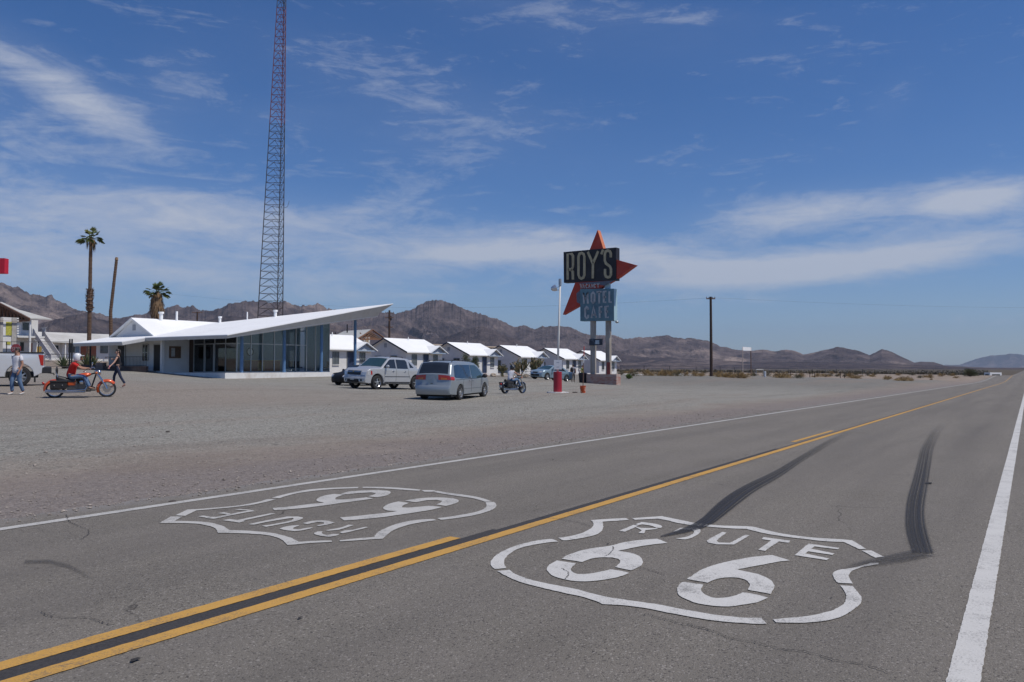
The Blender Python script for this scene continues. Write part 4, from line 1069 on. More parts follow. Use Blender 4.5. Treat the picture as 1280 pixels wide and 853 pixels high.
    opening('window', 's', 4.7, 5.45, .75, 1.95, pane_grey)
    if a == 1:
        opening('window', 'w', 3.0, 4.3, .35, 1.75, pane_dark)
    else:
        opening('window', 'w', 1.3, 2.2, .95, 1.8, pane_dark)
        opening('window', 'w', 3.7, 4.5, .95, 1.8, pane_dark)
    return root
protos = {0: make_cabin(0), 1: make_cabin(1)}
cab = [(54.7, .95, 0, 'white cabin nearest the office, seen past the last blue column'), (66.6, .86, 0, 'white cabin behind the silver pickup, with two small gable windows'),
       (78.1, .70, 0, 'white cabin behind the silver minivan, shrubs at its front wall'), (89.7, .60, 1, 'white cabin with one large dark side window, cacti in front of it'),
       (101.5, .46, 1, 'white cabin behind the blue sedan and the tall white pole'), (113.1, .32, 1, 'far white cabin seen between the posts of the motel sign')]
used = set()
for (x, z, k, lb) in cab:
    o = protos[k] if k not in used else copy_tree(protos[k]); used.add(k)
    o.location = (x, 57.0, z); o['label'] = lb
for i, (px, Y, hh, k) in enumerate(()): pass

# ---------------------------------------------------------------- ruin with bare rafters behind the cabins
ruin = thing('abandoned_building', 'derelict building with bare brown rafters under a grey metal roof, behind the cabins', 'derelict building', (62, 80, 1.2))
RLo = Vector((62, 80, 1.2))
cor = mat('corrugated_grey', (.42, .42, .40), .6, .3, var=.12, scale=2, stretch=(6, 1, 1))
X0 = on_y(415, 420, 80)[0]; X1 = on_y(463, 413, 84)[0]
def R3(px, py, y): 
    x, z = on_y(px, py, y); return (x, y, z)
A_, B_, C_, D_ = R3(408, 425, 80), R3(447, 424, 80), R3(463.5, 411.7, 84), R3(430, 414, 84)
rf = MB(); rf.add([A_, B_, C_, D_]+[(p[0], p[1], p[2]-.12) for p in (A_, B_, C_, D_)], [(0,1,2,3),(4,7,6,5),(0,4,5,1),(1,5,6,2),(2,6,7,3),(3,7,4,0)])
E_ = (C_[0]+.2, 88.5, B_[2]-.1)
rf2 = MB(); rf2.add([C_, D_, (D_[0], 88.5, B_[2]), E_], [(0,1,2,3)])
lpart(rf, ruin, 'roof', cor, RLo); lpart(rf2, ruin, 'roof', cor, RLo)
wl = MB(); zb0 = 1.0
x_r = B_[0]-.2
wl.box(A_[0]+.3, x_r, 80.5, 88, zb0, B_[2]-.35)
x4 = on_y(478, 425, 80.5)[0]
wl.box(x_r, x4, 83, 88, zb0, on_y(465, 421.5, 83)[1])
lpart(wl, ruin, 'wall', white_wall, RLo)
rt_ = MB()
pk = Vector(C_)+Vector((.4, 0, -.1))
for k in range(9):
    t = k/8; b_ = Vector(R3(448+32*t, 424-0*t, 81)); 
    rt_.bar(pk+Vector((.25*k, 0, -.22*k)), b_+Vector((.1, 0, -.05)), .05, .09)
for k in range(5):
    rt_.bar(Vector(R3(450+5*k, 416+2*k, 82)), Vector(R3(456+5*k, 424, 82)), .08, .12)
rt_.bar(Vector(R3(447, 424.3, 81)), Vector(R3(480, 424.3, 81)), .12, .2)
rt_.bar(pk, Vector(R3(481, 423.5, 81)), .12, .2); rt_.bar(pk, Vector(B_), .12, .2)
lpart(MB().add([tuple(Vector(R3(448, 424, 83))), tuple(Vector(R3(480, 424, 83))), tuple(pk+Vector((0, 1, -.1)))], [(0,1,2)]), ruin, 'attic_shade_sheet', mat('attic_shade', (.045, .032, .026), .9), RLo, fix=False)  # dark sheet standing in for the shade inside the attic
lpart(rt_, ruin, 'rafters', mat('bare_brown_timber', (.20, .10, .055), .9, var=.4, scale=4), RLo)
wx0, wz0 = on_y(457, 432, 82.97); wx1, wz1 = on_y(460.5, 425, 82.97)
lpart(MB().box(wx0, wx1, 82.93, 82.996, wz0, wz1), ruin, 'window', mat('boarded_window', (.42, .33, .23), .8), RLo)
for px, h in ((434, 1.2), (419, .5), (415, .5)):
    p = Vector(R3(px, 416 if px == 434 else 420, 83)); lpart(MB().cyl(p, p+Vector((0, 0, h)), .09, seg=8), ruin, 'chimney_pipe', dark_metal, RLo)
# long low building whose roof shows behind the far cabins
bk = thing('back_building', 'long beige flat building whose top shows above the farther cabins', 'building', (100, 80, 1.2))
MB().box(0, 22, 0, 7, -1.2, 3.75).build('wall', mat('beige_stucco', (.40, .32, .25), .9, var=.1), bk)
MB().box(-.3, 22.3, -.3, 7.3, 3.75, 3.95).build('roof', mat('beige_roof', (.46, .38, .31), .9, var=.1), bk)

# ---------------------------------------------------------------- low guest wing and two-storey block on the left
wing = thing('motel_wing', 'long single-storey motel wing with red-brown doors behind the palms', 'motel building', (58, 127, 2.4))
WL = Vector((58, 127, 2.4))
lpart(MB().box(58, 92, 127, 136, 1.9, 5.3), wing, 'wall', white_wall, WL)
lpart(MB().add([(57, 125.6, 5.25), (93, 125.6, 5.25), (93, 131.5, 7.05), (57, 131.5, 7.05), (57, 137.5, 5.25), (93, 137.5, 5.25)], [(0,1,2,3),(3,2,5,4),(0,4,5,1),(0,3,4),(1,5,2)]), wing, 'roof', mat('pale_grey_roof', (.52, .51, .48), .8, var=.08, scale=.6, dirt=(.38, .36, .33), dirt_amt=.6), WL)
for a, b, t_, bt2, m_, nm in ((66, 73, 432, 441, pane_dark, 'window'), (75, 77.5, 430, 447, mat('cream_door', (.50, .48, .44), .7), 'door'), (86, 93.5, 430, 441, pane_dark, 'window'), (94.5, 99, 430, 450, mat('blue_grey_door', (.17, .25, .33), .6), 'door'),
                            (101, 108, 431, 450, mat('red_brown_door', (.26, .085, .045), .6), 'door'), (113, 120, 431, 450, mat('red_brown_door', (.26, .085, .045), .6), 'door'), (125.5, 135, 431, 442, pane_grey, 'window'), (139, 143, 431, 450, mat('blue_grey_door', (.17, .25, .33), .6), 'door')):
    x0, z1 = on_y(a, t_, 126.95); x1, z0 = on_y(b, bt2, 126.95); z0 = max(z0, 2.2)
    lpart(MB().box(x0, x1, 126.93, 126.996, z0, z1), wing, nm, m_, WL)
for px in (82, 111, 137):
    x0, _ = on_y(px, 430, 125.8); lpart(MB().box(x0-.08, x0+.08, 125.8, 125.96, 2.2, 5.24), wing, 'porch_post', mat('white_post', (.7, .7, .69), .7), WL)

block = thing('two_storey_motel', 'two-storey motel block with bare timber gable and outside stair at the left edge', 'motel building', (51.9, 110, 2.2))
BL = Vector((51.9, 110, 2.2))
def bp_(mb, nm, m, par=None, **k):
    mb.v = [(a-BL.x, b-BL.y, c-BL.z) for a, b, c in mb.v]; return mb.build(nm, m, par or block, **k)
ze = 1.32+106*61/FPX; zr_ = ze+2.45
bp_(MB().box(52.75, 54.9, 111.5, 124, 1.7, 5.25).box(52.75, 54.9, 111.5, 124, 5.5, ze-.1), 'wall', white_wall)
bp_(MB().box(51.3, 54.9, 109.2, 124, 5.25, 5.5), 'balcony_floor', mat('white_slab', (.66, .66, .64), .8))
zm = ze+(zr_-ze)*4.5/8.4
bp_(MB().add([(52.5, 108.6, ze), (55.2, 108.6, ze), (53.15, 113.1, zm), (52.9, 117, zr_), (52.5, 117, zr_), (52.5, 125.5, ze), (52.9, 125.5, ze),
              (52.5, 108.6, ze-.14), (55.2, 108.6, ze-.14), (53.15, 113.1, zm-.14), (52.9, 117, zr_-.14), (52.5, 117, zr_-.14), (52.5, 125.5, ze-.14), (52.9, 125.5, ze-.14)],
             [(0,1,2,3,4),(4,3,6,5),(7,11,10,9,8),(11,12,13,10),(0,4,11,7),(4,5,12,11),(1,8,9,2),(2,9,10,3),(3,10,13,6),(0,7,8,1)]), 'roof', mat('grey_metal_roof', (.47, .46, .43), .7, var=.1, scale=1))
tm = MB(); brown = mat('bare_brown_timber', (.20, .10, .055), .9, var=.4, scale=4)
tm.bar((52.44, 108.7, ze-.2), (52.44, 117, zr_-.2), .12, .3); tm.bar((52.44, 117, zr_-.2), (52.44, 125.4, ze-.2), .12, .3); tm.bar((52.5, 108.9, ze-.3), (52.5, 124, ze-.3), .12, .25)
for k in range(8):
    y = 109.8+.95*k; tm.bar((52.5, y, ze-.3), (52.5, y, ze-.15+(y-108.6)*.28), .12, .16)
    tm.bar((52.56, y, ze-.3), (52.56, min(117, y+.8), ze+.1+(y-108.6)*.27), .10, .14)
bp_(tm, 'rafters', brown)
bp_(MB().prism([(109.3, ze-.25), (117, zr_-.25), (124, ze-.25)], 52.8, 52.9, 'yz'), 'gable_backing', mat('attic_shade', (.045, .032, .026), .9))  # dark backing: attic shade behind the rafters put into its colour
x0, z1 = on_y(29, 403.5, 111.4); x1, z0 = on_y(37, 413, 111.4)
w_ = bp_(MB().box(x0, x1, 111.44, 111.497, z0, z1), 'window', pane_dark)
x0, z1 = on_y(25.5, 428, 111.4); x1, z0 = on_y(30, 439, 111.4)
bp_(MB().box(x0, x1, 111.44, 111.497, z0, z1), 'window', pane_dark)
x0, z1 = on_y(36.6, 429, 111.4); x1, z0 = on_y(40.5, 450, 111.4)
bp_(MB().box(x0, x1, 111.44, 111.497, z0, z1), 'door', mat('red_brown_door', (.26, .085, .045), .6))
cx_, _ = on_y(38, 420, 109); bp_(MB().box(cx_-.1, cx_+.1, 109.0, 109.2, 1.9, ze-.14), 'column', mat('white_post', (.7, .7, .69), .7))
# decorative pillars and screens at the west end
for (a, b, t_, bo, m_, nm) in ((0.5, 3.2, 397, 447, concrete, 'pillar'), (15.3, 20.4, 397, 431, concrete, 'pillar'), (3.4, 15.2, 396.5, 420, white_wall, 'panel'), (3.4, 15.2, 421, 436, white_wall, 'panel'), (-6, -1, 397, 447, concrete, 'pillar')):
    x0, z1 = on_y(a, t_, 106); x1, z0 = on_y(b, bo, 106)
    bp_(MB().box(x0, x1, 106 if nm == 'pillar' else 106.1, 106.5, z0, z1), nm, m_)
yel = mat('yellow_green_panel', (.42, .40, .06), .7, var=.3, scale=4)
for (a, b, t_, bo) in ((8, 14.6, 402.5, 419.5), (8, 13.6, 427, 431)):
    x0, z1 = on_y(a, t_, 106); x1, z0 = on_y(b, bo, 106); bp_(MB().box(x0, x1, 106.05, 106.097, z0, z1), 'coloured_panel', yel)
sc_ = MB()
for k in range(8):
    x0, z1 = on_y(21.2, 397.5+3.1*k, 106); x1, z0 = on_y(23.6, 399.3+3.1*k, 106); sc_.box(x0, x1, 106, 106.3, z0, z1)
bp_(sc_, 'block_screen', white_wall)
x0, z1 = on_y(-10, 400.6, 105.8); x1, z0 = on_y(25, 402, 105.8); bp_(MB().box(x0, x1, 105.7, 105.9, z0, z1), 'beam', brown)
# stair
st = bp_(MB().add([(53.5, 110, 5.5), (53.5, 105.3, 2.15), (53.5, 105.3, 3.0), (53.5, 110, 6.5)]+[(53.58, 110, 5.5), (53.58, 105.3, 2.15), (53.58, 105.3, 3.0), (53.58, 110, 6.5)], [(0,1,2,3),(7,6,5,4),(0,4,5,1),(1,5,6,2),(2,6,7,3),(3,7,4,0)]), 'stair_panel', mat('grey_lilac_panel', (.42, .40, .41), .8))
bp_(MB().add([(54.7, 110, 5.5), (54.7, 105.3, 2.15), (54.7, 105.3, 3.0), (54.7, 110, 6.5)]+[(54.78, 110, 5.5), (54.78, 105.3, 2.15), (54.78, 105.3, 3.0), (54.78, 110, 6.5)], [(0,1,2,3),(7,6,5,4),(0,4,5,1),(1,5,6,2),(2,6,7,3),(3,7,4,0)]), 'stair_panel', mat('grey_lilac_panel', (.42, .40, .41), .8))
sp = MB()
for k in range(17):
    y = 105.3+4.7*k/17; z = 2.2+3.3*(k+1)/17; sp.box(53.35, 54.7, y, y+.34, z-.10, z)
bp_(sp, 'steps', mat('white_steps', (.68, .67, .65), .8))
rl_ = MB()
for k in range(4): rl_.cyl((54.75, 109.2+.3*k, 5.5), (54.75, 109.2+.3*k, 6.7), .03, seg=6)
rl_.bar((54.75, 109, 6.7), (54.75, 110.3, 6.7), .05); bp_(rl_, 'railing', mat('white_post', (.7, .7, .69), .7))
# ---------------------------------------------------------------- the motel sign
SX = 66.0
def fp(cx_, cy_, ox, oy, sc, x0=SX):
    y, z = on_x(ox+cx_/sc, oy+cy_/sc, x0); return (y, z)
sg0 = gat(750, 74.0)
sign = thing('motel_sign', "tall motel sign: black ROY'S board, red arrow star, blue MOTEL CAFE board", 'sign', (SX, 33.5, ground_z(SX, 33.5)))
SL = Vector(sign.location)
def sp_(mb, nm, m, par=None, **k):
    mb.v = [(a-SL.x, b-SL.y, c-SL.z) for a, b, c in mb.v]; return mb.build(nm, m, par or sign, **k)
sign_black = mat('sign_black', (.013, .013, .017), .6, var=.25, scale=1.5, dirt=(.05, .05, .06), dirt_amt=.4)
sign_cream = mat('sign_cream', (.44, .38, .24), .6, var=.16, scale=3, dirt=(.16, .13, .08), dirt_amt=.5)
sign_red = mat('sign_red', (.44, .045, .022), .65, var=.12, scale=1.2, dirt=(.17, .16, .19), dirt_amt=.30)
sunlit_orange = mat('sunlit_edge_orange', (.62, .20, .09), .6, var=.15, scale=1.5, dirt=(.6, .5, .42), dirt_amt=.3)  # sunlit edge of the red star, its light put into the colour
sign_blue = mat('sign_blue', (.110, .205, .250), .6, var=.16, scale=1.3, dirt=(.05, .08, .115), dirt_amt=.6)
sign_pale = mat('sign_pale_blue', (.36, .52, .57), .6, var=.08, scale=1.3)
sign_letter = mat('sign_worn_white', (.42, .43, .44), .7, var=.22, scale=3, dirt=(.13, .13, .14), dirt_amt=.7)
def plate(pts, x0, x1, nm, face, par=None):
    return sp_(MB().prism(pts, x0, x1, 'yz'), nm, face, par)
def PP(l, ox, oy, sc): return [fp(a, b, ox, oy, sc) for a, b in l]
C1 = (695, 280, 12.19); C2 = (685, 340, 12.19)
board = plate([on_x(704.4, 315.3, SX), on_x(770.2, 309.5, SX), on_x(770.2, 350.6, SX), on_x(704.8, 353.7, SX)], SX, SX+.72, 'name_board', sign_black)
star_pts = [(746.7,287.7),(757,321),(793.9,331.3),(774.2,345.8),(765,351.5),(756.5,356.5),(748.5,361.5),(740,365.5),(733,372.5),(725.5,381),(703.3,393.5),(719,353),(728,335),(737.3,311.5)]
spp = [on_x(a, b, SX+.04) for a, b in star_pts]
star = plate(spp, SX+.06, SX+.66, 'star', sign_red)
ed = MB()
for i in (0, 1):
    a, b = spp[i], spp[i+1]
    ed.add([(SX+.062, a[0], a[1]+.004), (SX+.658, a[0], a[1]+.004), (SX+.658, b[0], b[1]+.004), (SX+.062, b[0], b[1]+.004)] if i == 1 else
           [(SX+.062, a[0]-.005, a[1]+.003), (SX+.658, a[0]-.005, a[1]+.003), (SX+.658, b[0]-.005, b[1]+.003), (SX+.062, b[0]-.005, b[1]+.003)], [(0,1,2,3)])
sp_(ed, 'star_edge', sunlit_orange, fix=False)
lower = plate([on_x(725.3, 361.3, SX-.10), on_x(767.2, 361.0, SX-.10), on_x(767.2, 400.9, SX-.10), on_x(725.3, 401.6, SX-.10)], SX-.10, SX+.62, 'cafe_board', sign_blue)
lo = on_x(767.2, 361.0, SX-.10); l2 = on_x(767.2, 400.9, SX-.10)
sp_(MB().box(SX-.08, SX+.60, lo[0]-.012, lo[0]-.003, l2[1], lo[1]), 'sunlit_board_side', sign_pale)  # paler blue than the front: sunlight on this side put into the colour
plate([on_x(720.5, 367, SX+.02), on_x(727, 361.4, SX+.02), on_x(727, 381, SX+.02), on_x(721, 378, SX+.02)], SX+.02, SX+.055, 'worn_patch', mat('faded_slate', (.12, .14, .18), .7, var=.2))
plate([on_x(719.5, 354.2, SX+.02), on_x(768, 350.8, SX+.02), on_x(762, 354, SX+.02), on_x(756, 357.5, SX+.02), on_x(748.8, 356, SX+.02)], SX+.02, SX+.055, 'worn_patch', mat('faded_slate', (.12, .14, .18), .7, var=.2))
col_y = on_x(759.5, 356, SX+.3)[0]
sp_(MB().box(SX+.15, SX+.5, col_y-.22, col_y+.22, on_x(759, 361, SX)[1], on_x(759, 350, SX)[1]), 'neck', sign_pale)
def stroke(lines, org, x, w, dep, nm, m, par):
    mb = MB()
    h = w/2
    for ln in lines:
        P = [fp(a, b, *org, x0=x) for a, b in ln]
        closed = ln[0] == ln[-1]
        n_ = len(P); lft = []; rgt = []
        for i in range(n_):
            if closed: p0, p1 = P[(i-1) % (n_-1)], P[(i+1) % (n_-1)]
            else: p0, p1 = P[max(i-1, 0)], P[min(i+1, n_-1)]
            d = Vector((p1[0]-p0[0], p1[1]-p0[1])).normalized(); nn_ = Vector((-d.y, d.x))
            k = 1
            if 0 < i < n_-1 or closed:
                q0 = P[(i-1) % (n_-1)] if closed else P[i-1]
                e = Vector((P[i][0]-q0[0], P[i][1]-q0[1])).normalized(); c_ = abs(Vector((-e.y, e.x)).dot(nn_)); k = min(1.6, 1/max(c_, .5))
            lft.append((P[i][0]+nn_.x*h*k, P[i][1]+nn_.y*h*k)); rgt.append((P[i][0]-nn_.x*h*k, P[i][1]-nn_.y*h*k))
        vs = []
        for q_ in (lft, rgt):
            for (y, z) in q_: vs.append((x, y, z))
            for (y, z) in q_: vs.append((x-dep, y, z))
        fs = []
        for i in range(n_-1):
            A, B, C, D = i, i+n_, i+2*n_, i+3*n_
            fs += [(B, B+1, D+1, D), (A, A+1, B+1, B), (C, D, D+1, C+1)]
        if not closed: fs += [(0, n_, 3*n_, 2*n_), (n_-1, 3*n_-1, 4*n_-1, 2*n_-1)]
        mb.add(vs, fs)
    return sp_(mb, nm, m, par)
letters = {
 'R': [[(180,850),(180,458),(240,462),(262,490),(262,655),(240,695),(185,697)], [(232,700),(258,730),(260,850)]],
 'O': [[(390,445),(360,458),(345,500),(345,780),(362,820),(390,835),(418,820),(435,780),(435,500),(420,458),(390,445)]],
 'Y': [[(487,428),(566,610),(562,832)], [(646,418),(568,600)]],
 "'": [[(720,395),(692,465)]],
 'S': [[(836,512),(838,455),(820,418),(790,408),(760,422),(747,460),(747,560),(765,605),(825,650),(840,690),(840,775),(822,808),(795,817),(765,805),(750,770),(750,688)]]}
for k_, ln in letters.items():
    stroke(ln, C1, SX-.003, .235, .05, 'letter', sign_cream, board)
motel = [[[(550,485),(543,322),(576,420),(602,318),(610,485)]], [[(690,312),(665,340),(665,450),(688,475),(711,450),(711,340),(690,312)]], [[(742,308),(818,302)], [(782,305),(782,482)]],
         [[(892,300),(852,302),(852,465),(890,462)], [(852,385),(886,383)]], [[(935,298),(937,463),(972,461)]],
         [[(616,580),(610,548),(592,537),(570,560),(568,680),(590,706),(612,692),(618,655)]], [[(664,702),(695,535),(736,698)], [(678,655),(724,653)]], [[(790,702),(787,536),(830,532)], [(788,612),(818,608)]],
         [[(926,527),(880,530),(884,697),(926,692)], [(882,608),(918,604)]]]
for ln in motel: stroke(ln, C2, SX-.103, .175, .04, 'letter', sign_letter, lower)
vac = [[[(490,182),(506,250),(522,182)]], [[(530,250),(545,188),(558,250)], [(536,228),(552,228)]], [[(603,202),(590,185),(576,215),(586,248),(603,235)]], [[(615,246),(630,186),(643,246)], [(620,226),(638,226)]],
       [[(662,242),(660,185),(690,240),(688,185)]], [[(728,198),(713,180),(702,210),(712,242),(730,228)]], [[(748,176),(763,206),(780,170)], [(763,206),(764,238)]]]
for ln in vac: stroke(ln, C2, SX+.012, .075, .02, 'letter', mat('vacancy_letters', (.52, .50, .48), .6, var=.15), star)
gz0 = SL.z
zt_ = on_x(755, 468, SX-.12)[1]
post_m = mat('weathered_white_post', (.36, .33, .29), .85, var=.2, scale=3, dirt=(.20, .15, .11), dirt_amt=.7, stretch=(1, 1, .25))
for px, nm_m in ((741.6, post_m), (760.6, post_m)):
    y, z = on_x(px, 403, SX+.3)
    sp_(MB().box(SX+.08, SX+.5, y-.20, y+.20, zt_+.0-1.2, on_x(px, 400, SX)[1]+.2), 'post', nm_m)
y, z = on_x(760.6, 440, SX+.07); _, zlo = on_x(760.6, 468, SX+.07); _, zhi = on_x(760.6, 453, SX+.07)
sp_(MB().box(SX+.05, SX+.078, y-.17, y+.17, zlo, zhi), 'red_patch', mat('faded_red_patch', (.26, .06, .05), .8, var=.3, scale=5))
p0 = on_x(736.6, 424, SX-.02); p1 = on_x(753, 431.8, SX-.02)
pl_ = sp_(MB().box(SX-.04, SX+.04, min(p0[0], p1[0]), max(p0[0], p1[0]), p1[1], p0[1]), 'small_panel', mat('scorched_panel', (.035, .045, .06), .7, var=.5, scale=6, dirt=(.2, .25, .3), dirt_amt=.5))
q0 = on_x(744, 425.5, SX-.06); q1 = on_x(749, 430.3, SX-.06)
sp_(MB().box(SX-.055, SX-.043, min(q0[0], q1[0]), max(q0[0], q1[0]), q1[1], q0[1]), 'panel_remnant', mat('panel_remnant', (.40, .48, .52), .7, var=.2))
y, z = on_x(770, 402, SX+.3)
fl = MB(); fl.bar((SX+.3, lo[0]+.3, l2[1]-.02), (SX+.3, y-.05, z+.05), .05); sp_(fl, 'lamp_arm', alu)
sp_(MB().ell((SX+.3, y-.1, z-.05), .17, .17, .13, 10, 6), 'flood_lamp', alu, smooth=True)
yb1 = on_x(733, 470, SX-.12)[0]; yb0 = on_x(770.5, 470, SX-.12)[0]; zt_ = on_x(755, 468, SX-.12)[1]
sign_brick = brick_mat('old_red_brick', (.36, .13, .09), (.44, .27, .21), (.38, .35, .32), 2.2)
sp_(MB().box(SX-.12, SX+.75, yb0, yb1, gz0-.4, zt_), 'brick_base', sign_brick)

# ---------------------------------------------------------------- floodlight pole in its red drum
lp = gat(697, 42.0); GZ = lp.z
lpole = thing('light_pole', 'tall white pole with a floodlight, standing in a red drum', 'lamp post', lp)
def zpix(py, Y): return CAM_H+(460-py)/FPX*Y
top_h = zpix(348, 42)-GZ
MB().lathe([(0, 0), (.225, 0), (.225, 1.09), (.20, 1.10), (0, 1.10)], 28).build('drum', mat('red_drum_paint', (.33, .012, .028), .45, var=.12, scale=3, dirt=(.22, .05, .05), dirt_amt=.4), lpole, smooth=35)
MB().tube([(0, 0, 1.1), (.06, -.03, 3.0), (.165, -.07, top_h-.35)], [.065, .055, .045], 10).build('pole', mat('pole_white', (.62, .61, .59), .6, var=.1, dirt=(.35, .28, .22), dirt_amt=.5, stretch=(1, 1, .3)), lpole, smooth=True)
R_ = Vector(c2w(1, 0)+(0,)); F_ = Vector(c2w(0, 1)+(0,))
MB().box(-.06, .06, -.06, .06, 0, .36).xf(Matrix.Translation(Vector((.165, -.07, top_h-.37)))).build('pole_cap', alu, lpole)
pt_ = Vector((.165, -.07, top_h-.62))
MB().bar(pt_, pt_-R_*.20+Vector((0, 0, .02)), .035).bar(pt_+Vector((0, 0, .28)), pt_-R_*.15+Vector((0, 0, .12)), .025).build('lamp_bracket', alu, lpole)
lc = pt_-R_*.34+Vector((0, 0, .10))
MB().lathe([(.05, .14), (.12, .10), (.165, -.02), (.185, -.12), (.16, -.13), (0, -.10)], 18, 'y').xf(Matrix.Translation(lc) @ Matrix.Rotation(rad(-25), 4, 'X') @ Matrix.Rotation(rad(40), 4, 'Z')).build('floodlight', mat('bright_metal', (.62, .63, .65), .3, .7), lpole, smooth=40)
pn = R_*.0
MB().box(-.21, .21, -.012, .012, 0, .50).xf(Matrix.Translation(Vector((.02, 0, zpix(462, 42)-GZ))-F_*.09) @ Matrix.Rotation(head(90), 4, 'Z')).build('notice', mat('notice_white', (.60, .62, .66), .6, var=.04), lpole)
for dz_ in (.12, .36):
    MB().box(-.07, .07, -.016, -.0125, dz_, dz_+.02).xf(Matrix.Translation(Vector((.02, 0, zpix(462, 42)-GZ))-F_*.09) @ Matrix.Rotation(head(90), 4, 'Z')).build('notice_line', mat('notice_ink', (.2, .22, .28), .7), lpole)
rnd = random.Random(3)
pts = [(math.cos(t)*.58*rnd.uniform(.75, 1.15), math.sin(t)*.58*rnd.uniform(.75, 1.15)) for t in np.linspace(0, 6.283, 15)[:-1]]
tag(MB().prism(pts, -.03, .035).build('splashed_paint', mat('splashed_white', (.72, .71, .69), .8, var=.08), loc=lp, rz=.3), 'ragged white concrete pad round the foot of the red drum', 'concrete pad')

bp0 = gat(728.6, 41.5)
bk_ = thing('bucket', 'orange plastic bucket standing right of the red drum', 'bucket', bp0)
MB().lathe([(0, .0), (.125, .0), (.15, .345), (.158, .345), (.158, .37), (.14, .37), (.12, .30), (0, .30)], 24).build('bucket_body', mat('orange_plastic', (.56, .085, .020), .45, var=.06), bk_, smooth=40)
MB().tube([(.0, -.155, .33), (-.10, -.13, .22), (-.15, 0, .18), (-.10, .13, .22), (0, .155, .33)], .006, 6).build('handle', dark_metal, bk_)
mk_ = MB()
for i in range(3): mk_.box(-.155, -.150, -.055, .0, .10+.07*i, .135+.07*i)
mk_.xf(Matrix.Rotation(rad(60), 4, 'Z')).build('printed_mark', mat('bucket_print', (.7, .55, .45), .6), bk_)
rod = thing('marker_rod', 'thin rusty rod with red and white top, stuck in the orange bucket', 'pole', bp0+Vector((0, 0, .30)))
MB().tube([(0, 0, 0), (.04, -.02, 1.25)], .022, 8).build('rod', rusty, rod)
MB().tube([(.04, -.02, 1.25), (.055, -.03, 1.62)], .024, 8).build('white_band', mat('pole_white2', (.7, .68, .66), .6), rod)
MB().tube([(.055, -.03, 1.62), (.07, -.035, 2.12)], .024, 8).build('red_band', mat('band_red', (.5, .05, .04), .6), rod)
d0 = gat(718.5, 42.5)
tag(MB().ell((0, 0, .01), .16, .06, .03, 10, 6).build('tyre_scrap', black_rubber, loc=d0, rz=head(80)), 'small black scrap of rubber on the gravel beside the orange bucket', 'debris')

# ---------------------------------------------------------------- lattice radio mast
mast = thing('radio_mast', 'very tall red and grey lattice radio mast behind the office roof', 'radio mast', (0, 0, 0))
MY = 132.0
def leg_at(t, k):
    """t 0 at the ground line, 1 at the frame's top edge"""
    px = {0: 318.5+23.4*t, 1: 352.9+.3*t, 2: 345.3+5.0*t}[k]
    Y = {0: MY, 1: MY, 2: MY+3.6*(1-.60*t)}[k]
    z = 1.32+t*460/FPX*MY
    X = (px-640)/FPX*Y
    x, y = c2w(X, Y); return Vector((x, y, z))
ml = leg_at(0, 1); mast.location = ml; M0 = Vector(ml)
red_m = mat('mast_red', (.17, .035, .030), .6, var=.15); grey_m = mat('mast_grey', (.050, .042, .044), .6, var=.15)
T1 = 1.42; bays = 71
lev = [(-.02)+(T1+.02)*i/bays for i in range(bays+1)]
for k in range(3):
    a = [leg_at(t, k)-M0 for t in lev]
    for (i0, i1, mm) in ((0, 34, grey_m), (34, 50, red_m), (50, 58, grey_m), (58, 71, red_m)):
        MB().tube([a[i0], a[i1]], [.085-.0006*i0, .085-.0006*i1], 6).build('leg', mm, mast)
for (i0, i1, mm) in ((0, 34, grey_m), (34, 50, red_m), (50, 58, grey_m), (58, 71, red_m)):
    mb = MB()
    for i in range(i0, i1):
        L = [leg_at(lev[i], k)-M0 for k in range(3)]; U = [leg_at(lev[i+1], k)-M0 for k in range(3)]
        for k in range(3):
            j = (k+1) % 3
            mb.bar(U[k], U[j], .06)
            mid = (U[k]+U[j])/2
            mb.bar(L[k], mid, .05); mb.bar(L[j], mid, .05)
    mb.build('lattice', mm, mast)
am = leg_at(.437, 1)-M0
MB().bar(am, am+R_*.6+Vector((0, 0, .2)), .05).bar(am+R_*.6+Vector((0, 0, .2)), am+R_*.9+Vector((0, 0, 1.2)), .04).build('aerial', grey_m, mast)

# ---------------------------------------------------------------- palms
frond_g = mat('palm_green', (.085, .115, .032), .55, var=.4, scale=1.5); frond_y = mat('palm_yellow_green', (.16, .17, .045), .6, var=.3, scale=1.5)
frond_d = mat('dead_frond', (.24, .155, .085), .9, var=.35, scale=2); trunk_m = mat('palm_trunk', (.125, .078, .052), .95, var=.4, scale=7, bump=.5, bscale=14, stretch=(1, 1, 3))
def frond(mb, base, az_, el_, ln, fan, droop, r, nb=13, wid=.05):
    """stalk and a fan of blades"""
    d = Vector((math.cos(az_)*math.cos(el_), math.sin(az_)*math.cos(el_), math.sin(el_)))
    tip = base+d*ln*.55+Vector((0, 0, -droop*.2))
    mb.bar(base, tip, .035)
    side = d.cross(Vector((0, 0, 1))).normalized() if abs(d.z) < .99 else Vector((1, 0, 0)); up = side.cross(d)
    for k in range(nb):
        t = -1+2*k/(nb-1); a = t*fan
        b = (d*math.cos(a)+side*math.sin(a)).normalized()
        l = ln*.52*(1-.25*abs(t))*r.uniform(.85, 1.1)
        p1 = tip+b*l*.55+Vector((0, 0, -.03)); p2 = tip+b*l+Vector((0, 0, -droop*l*.7*r.uniform(.6, 1.3)))
        w_ = side*math.cos(a)*wid-d*math.sin(a)*wid
        n_ = up*wid*.4*(1 if k % 2 else -1)
        mb.add([tip, p1+w_+n_, p2, p1-w_-n_], [(0, 1, 2), (0, 2, 3)])
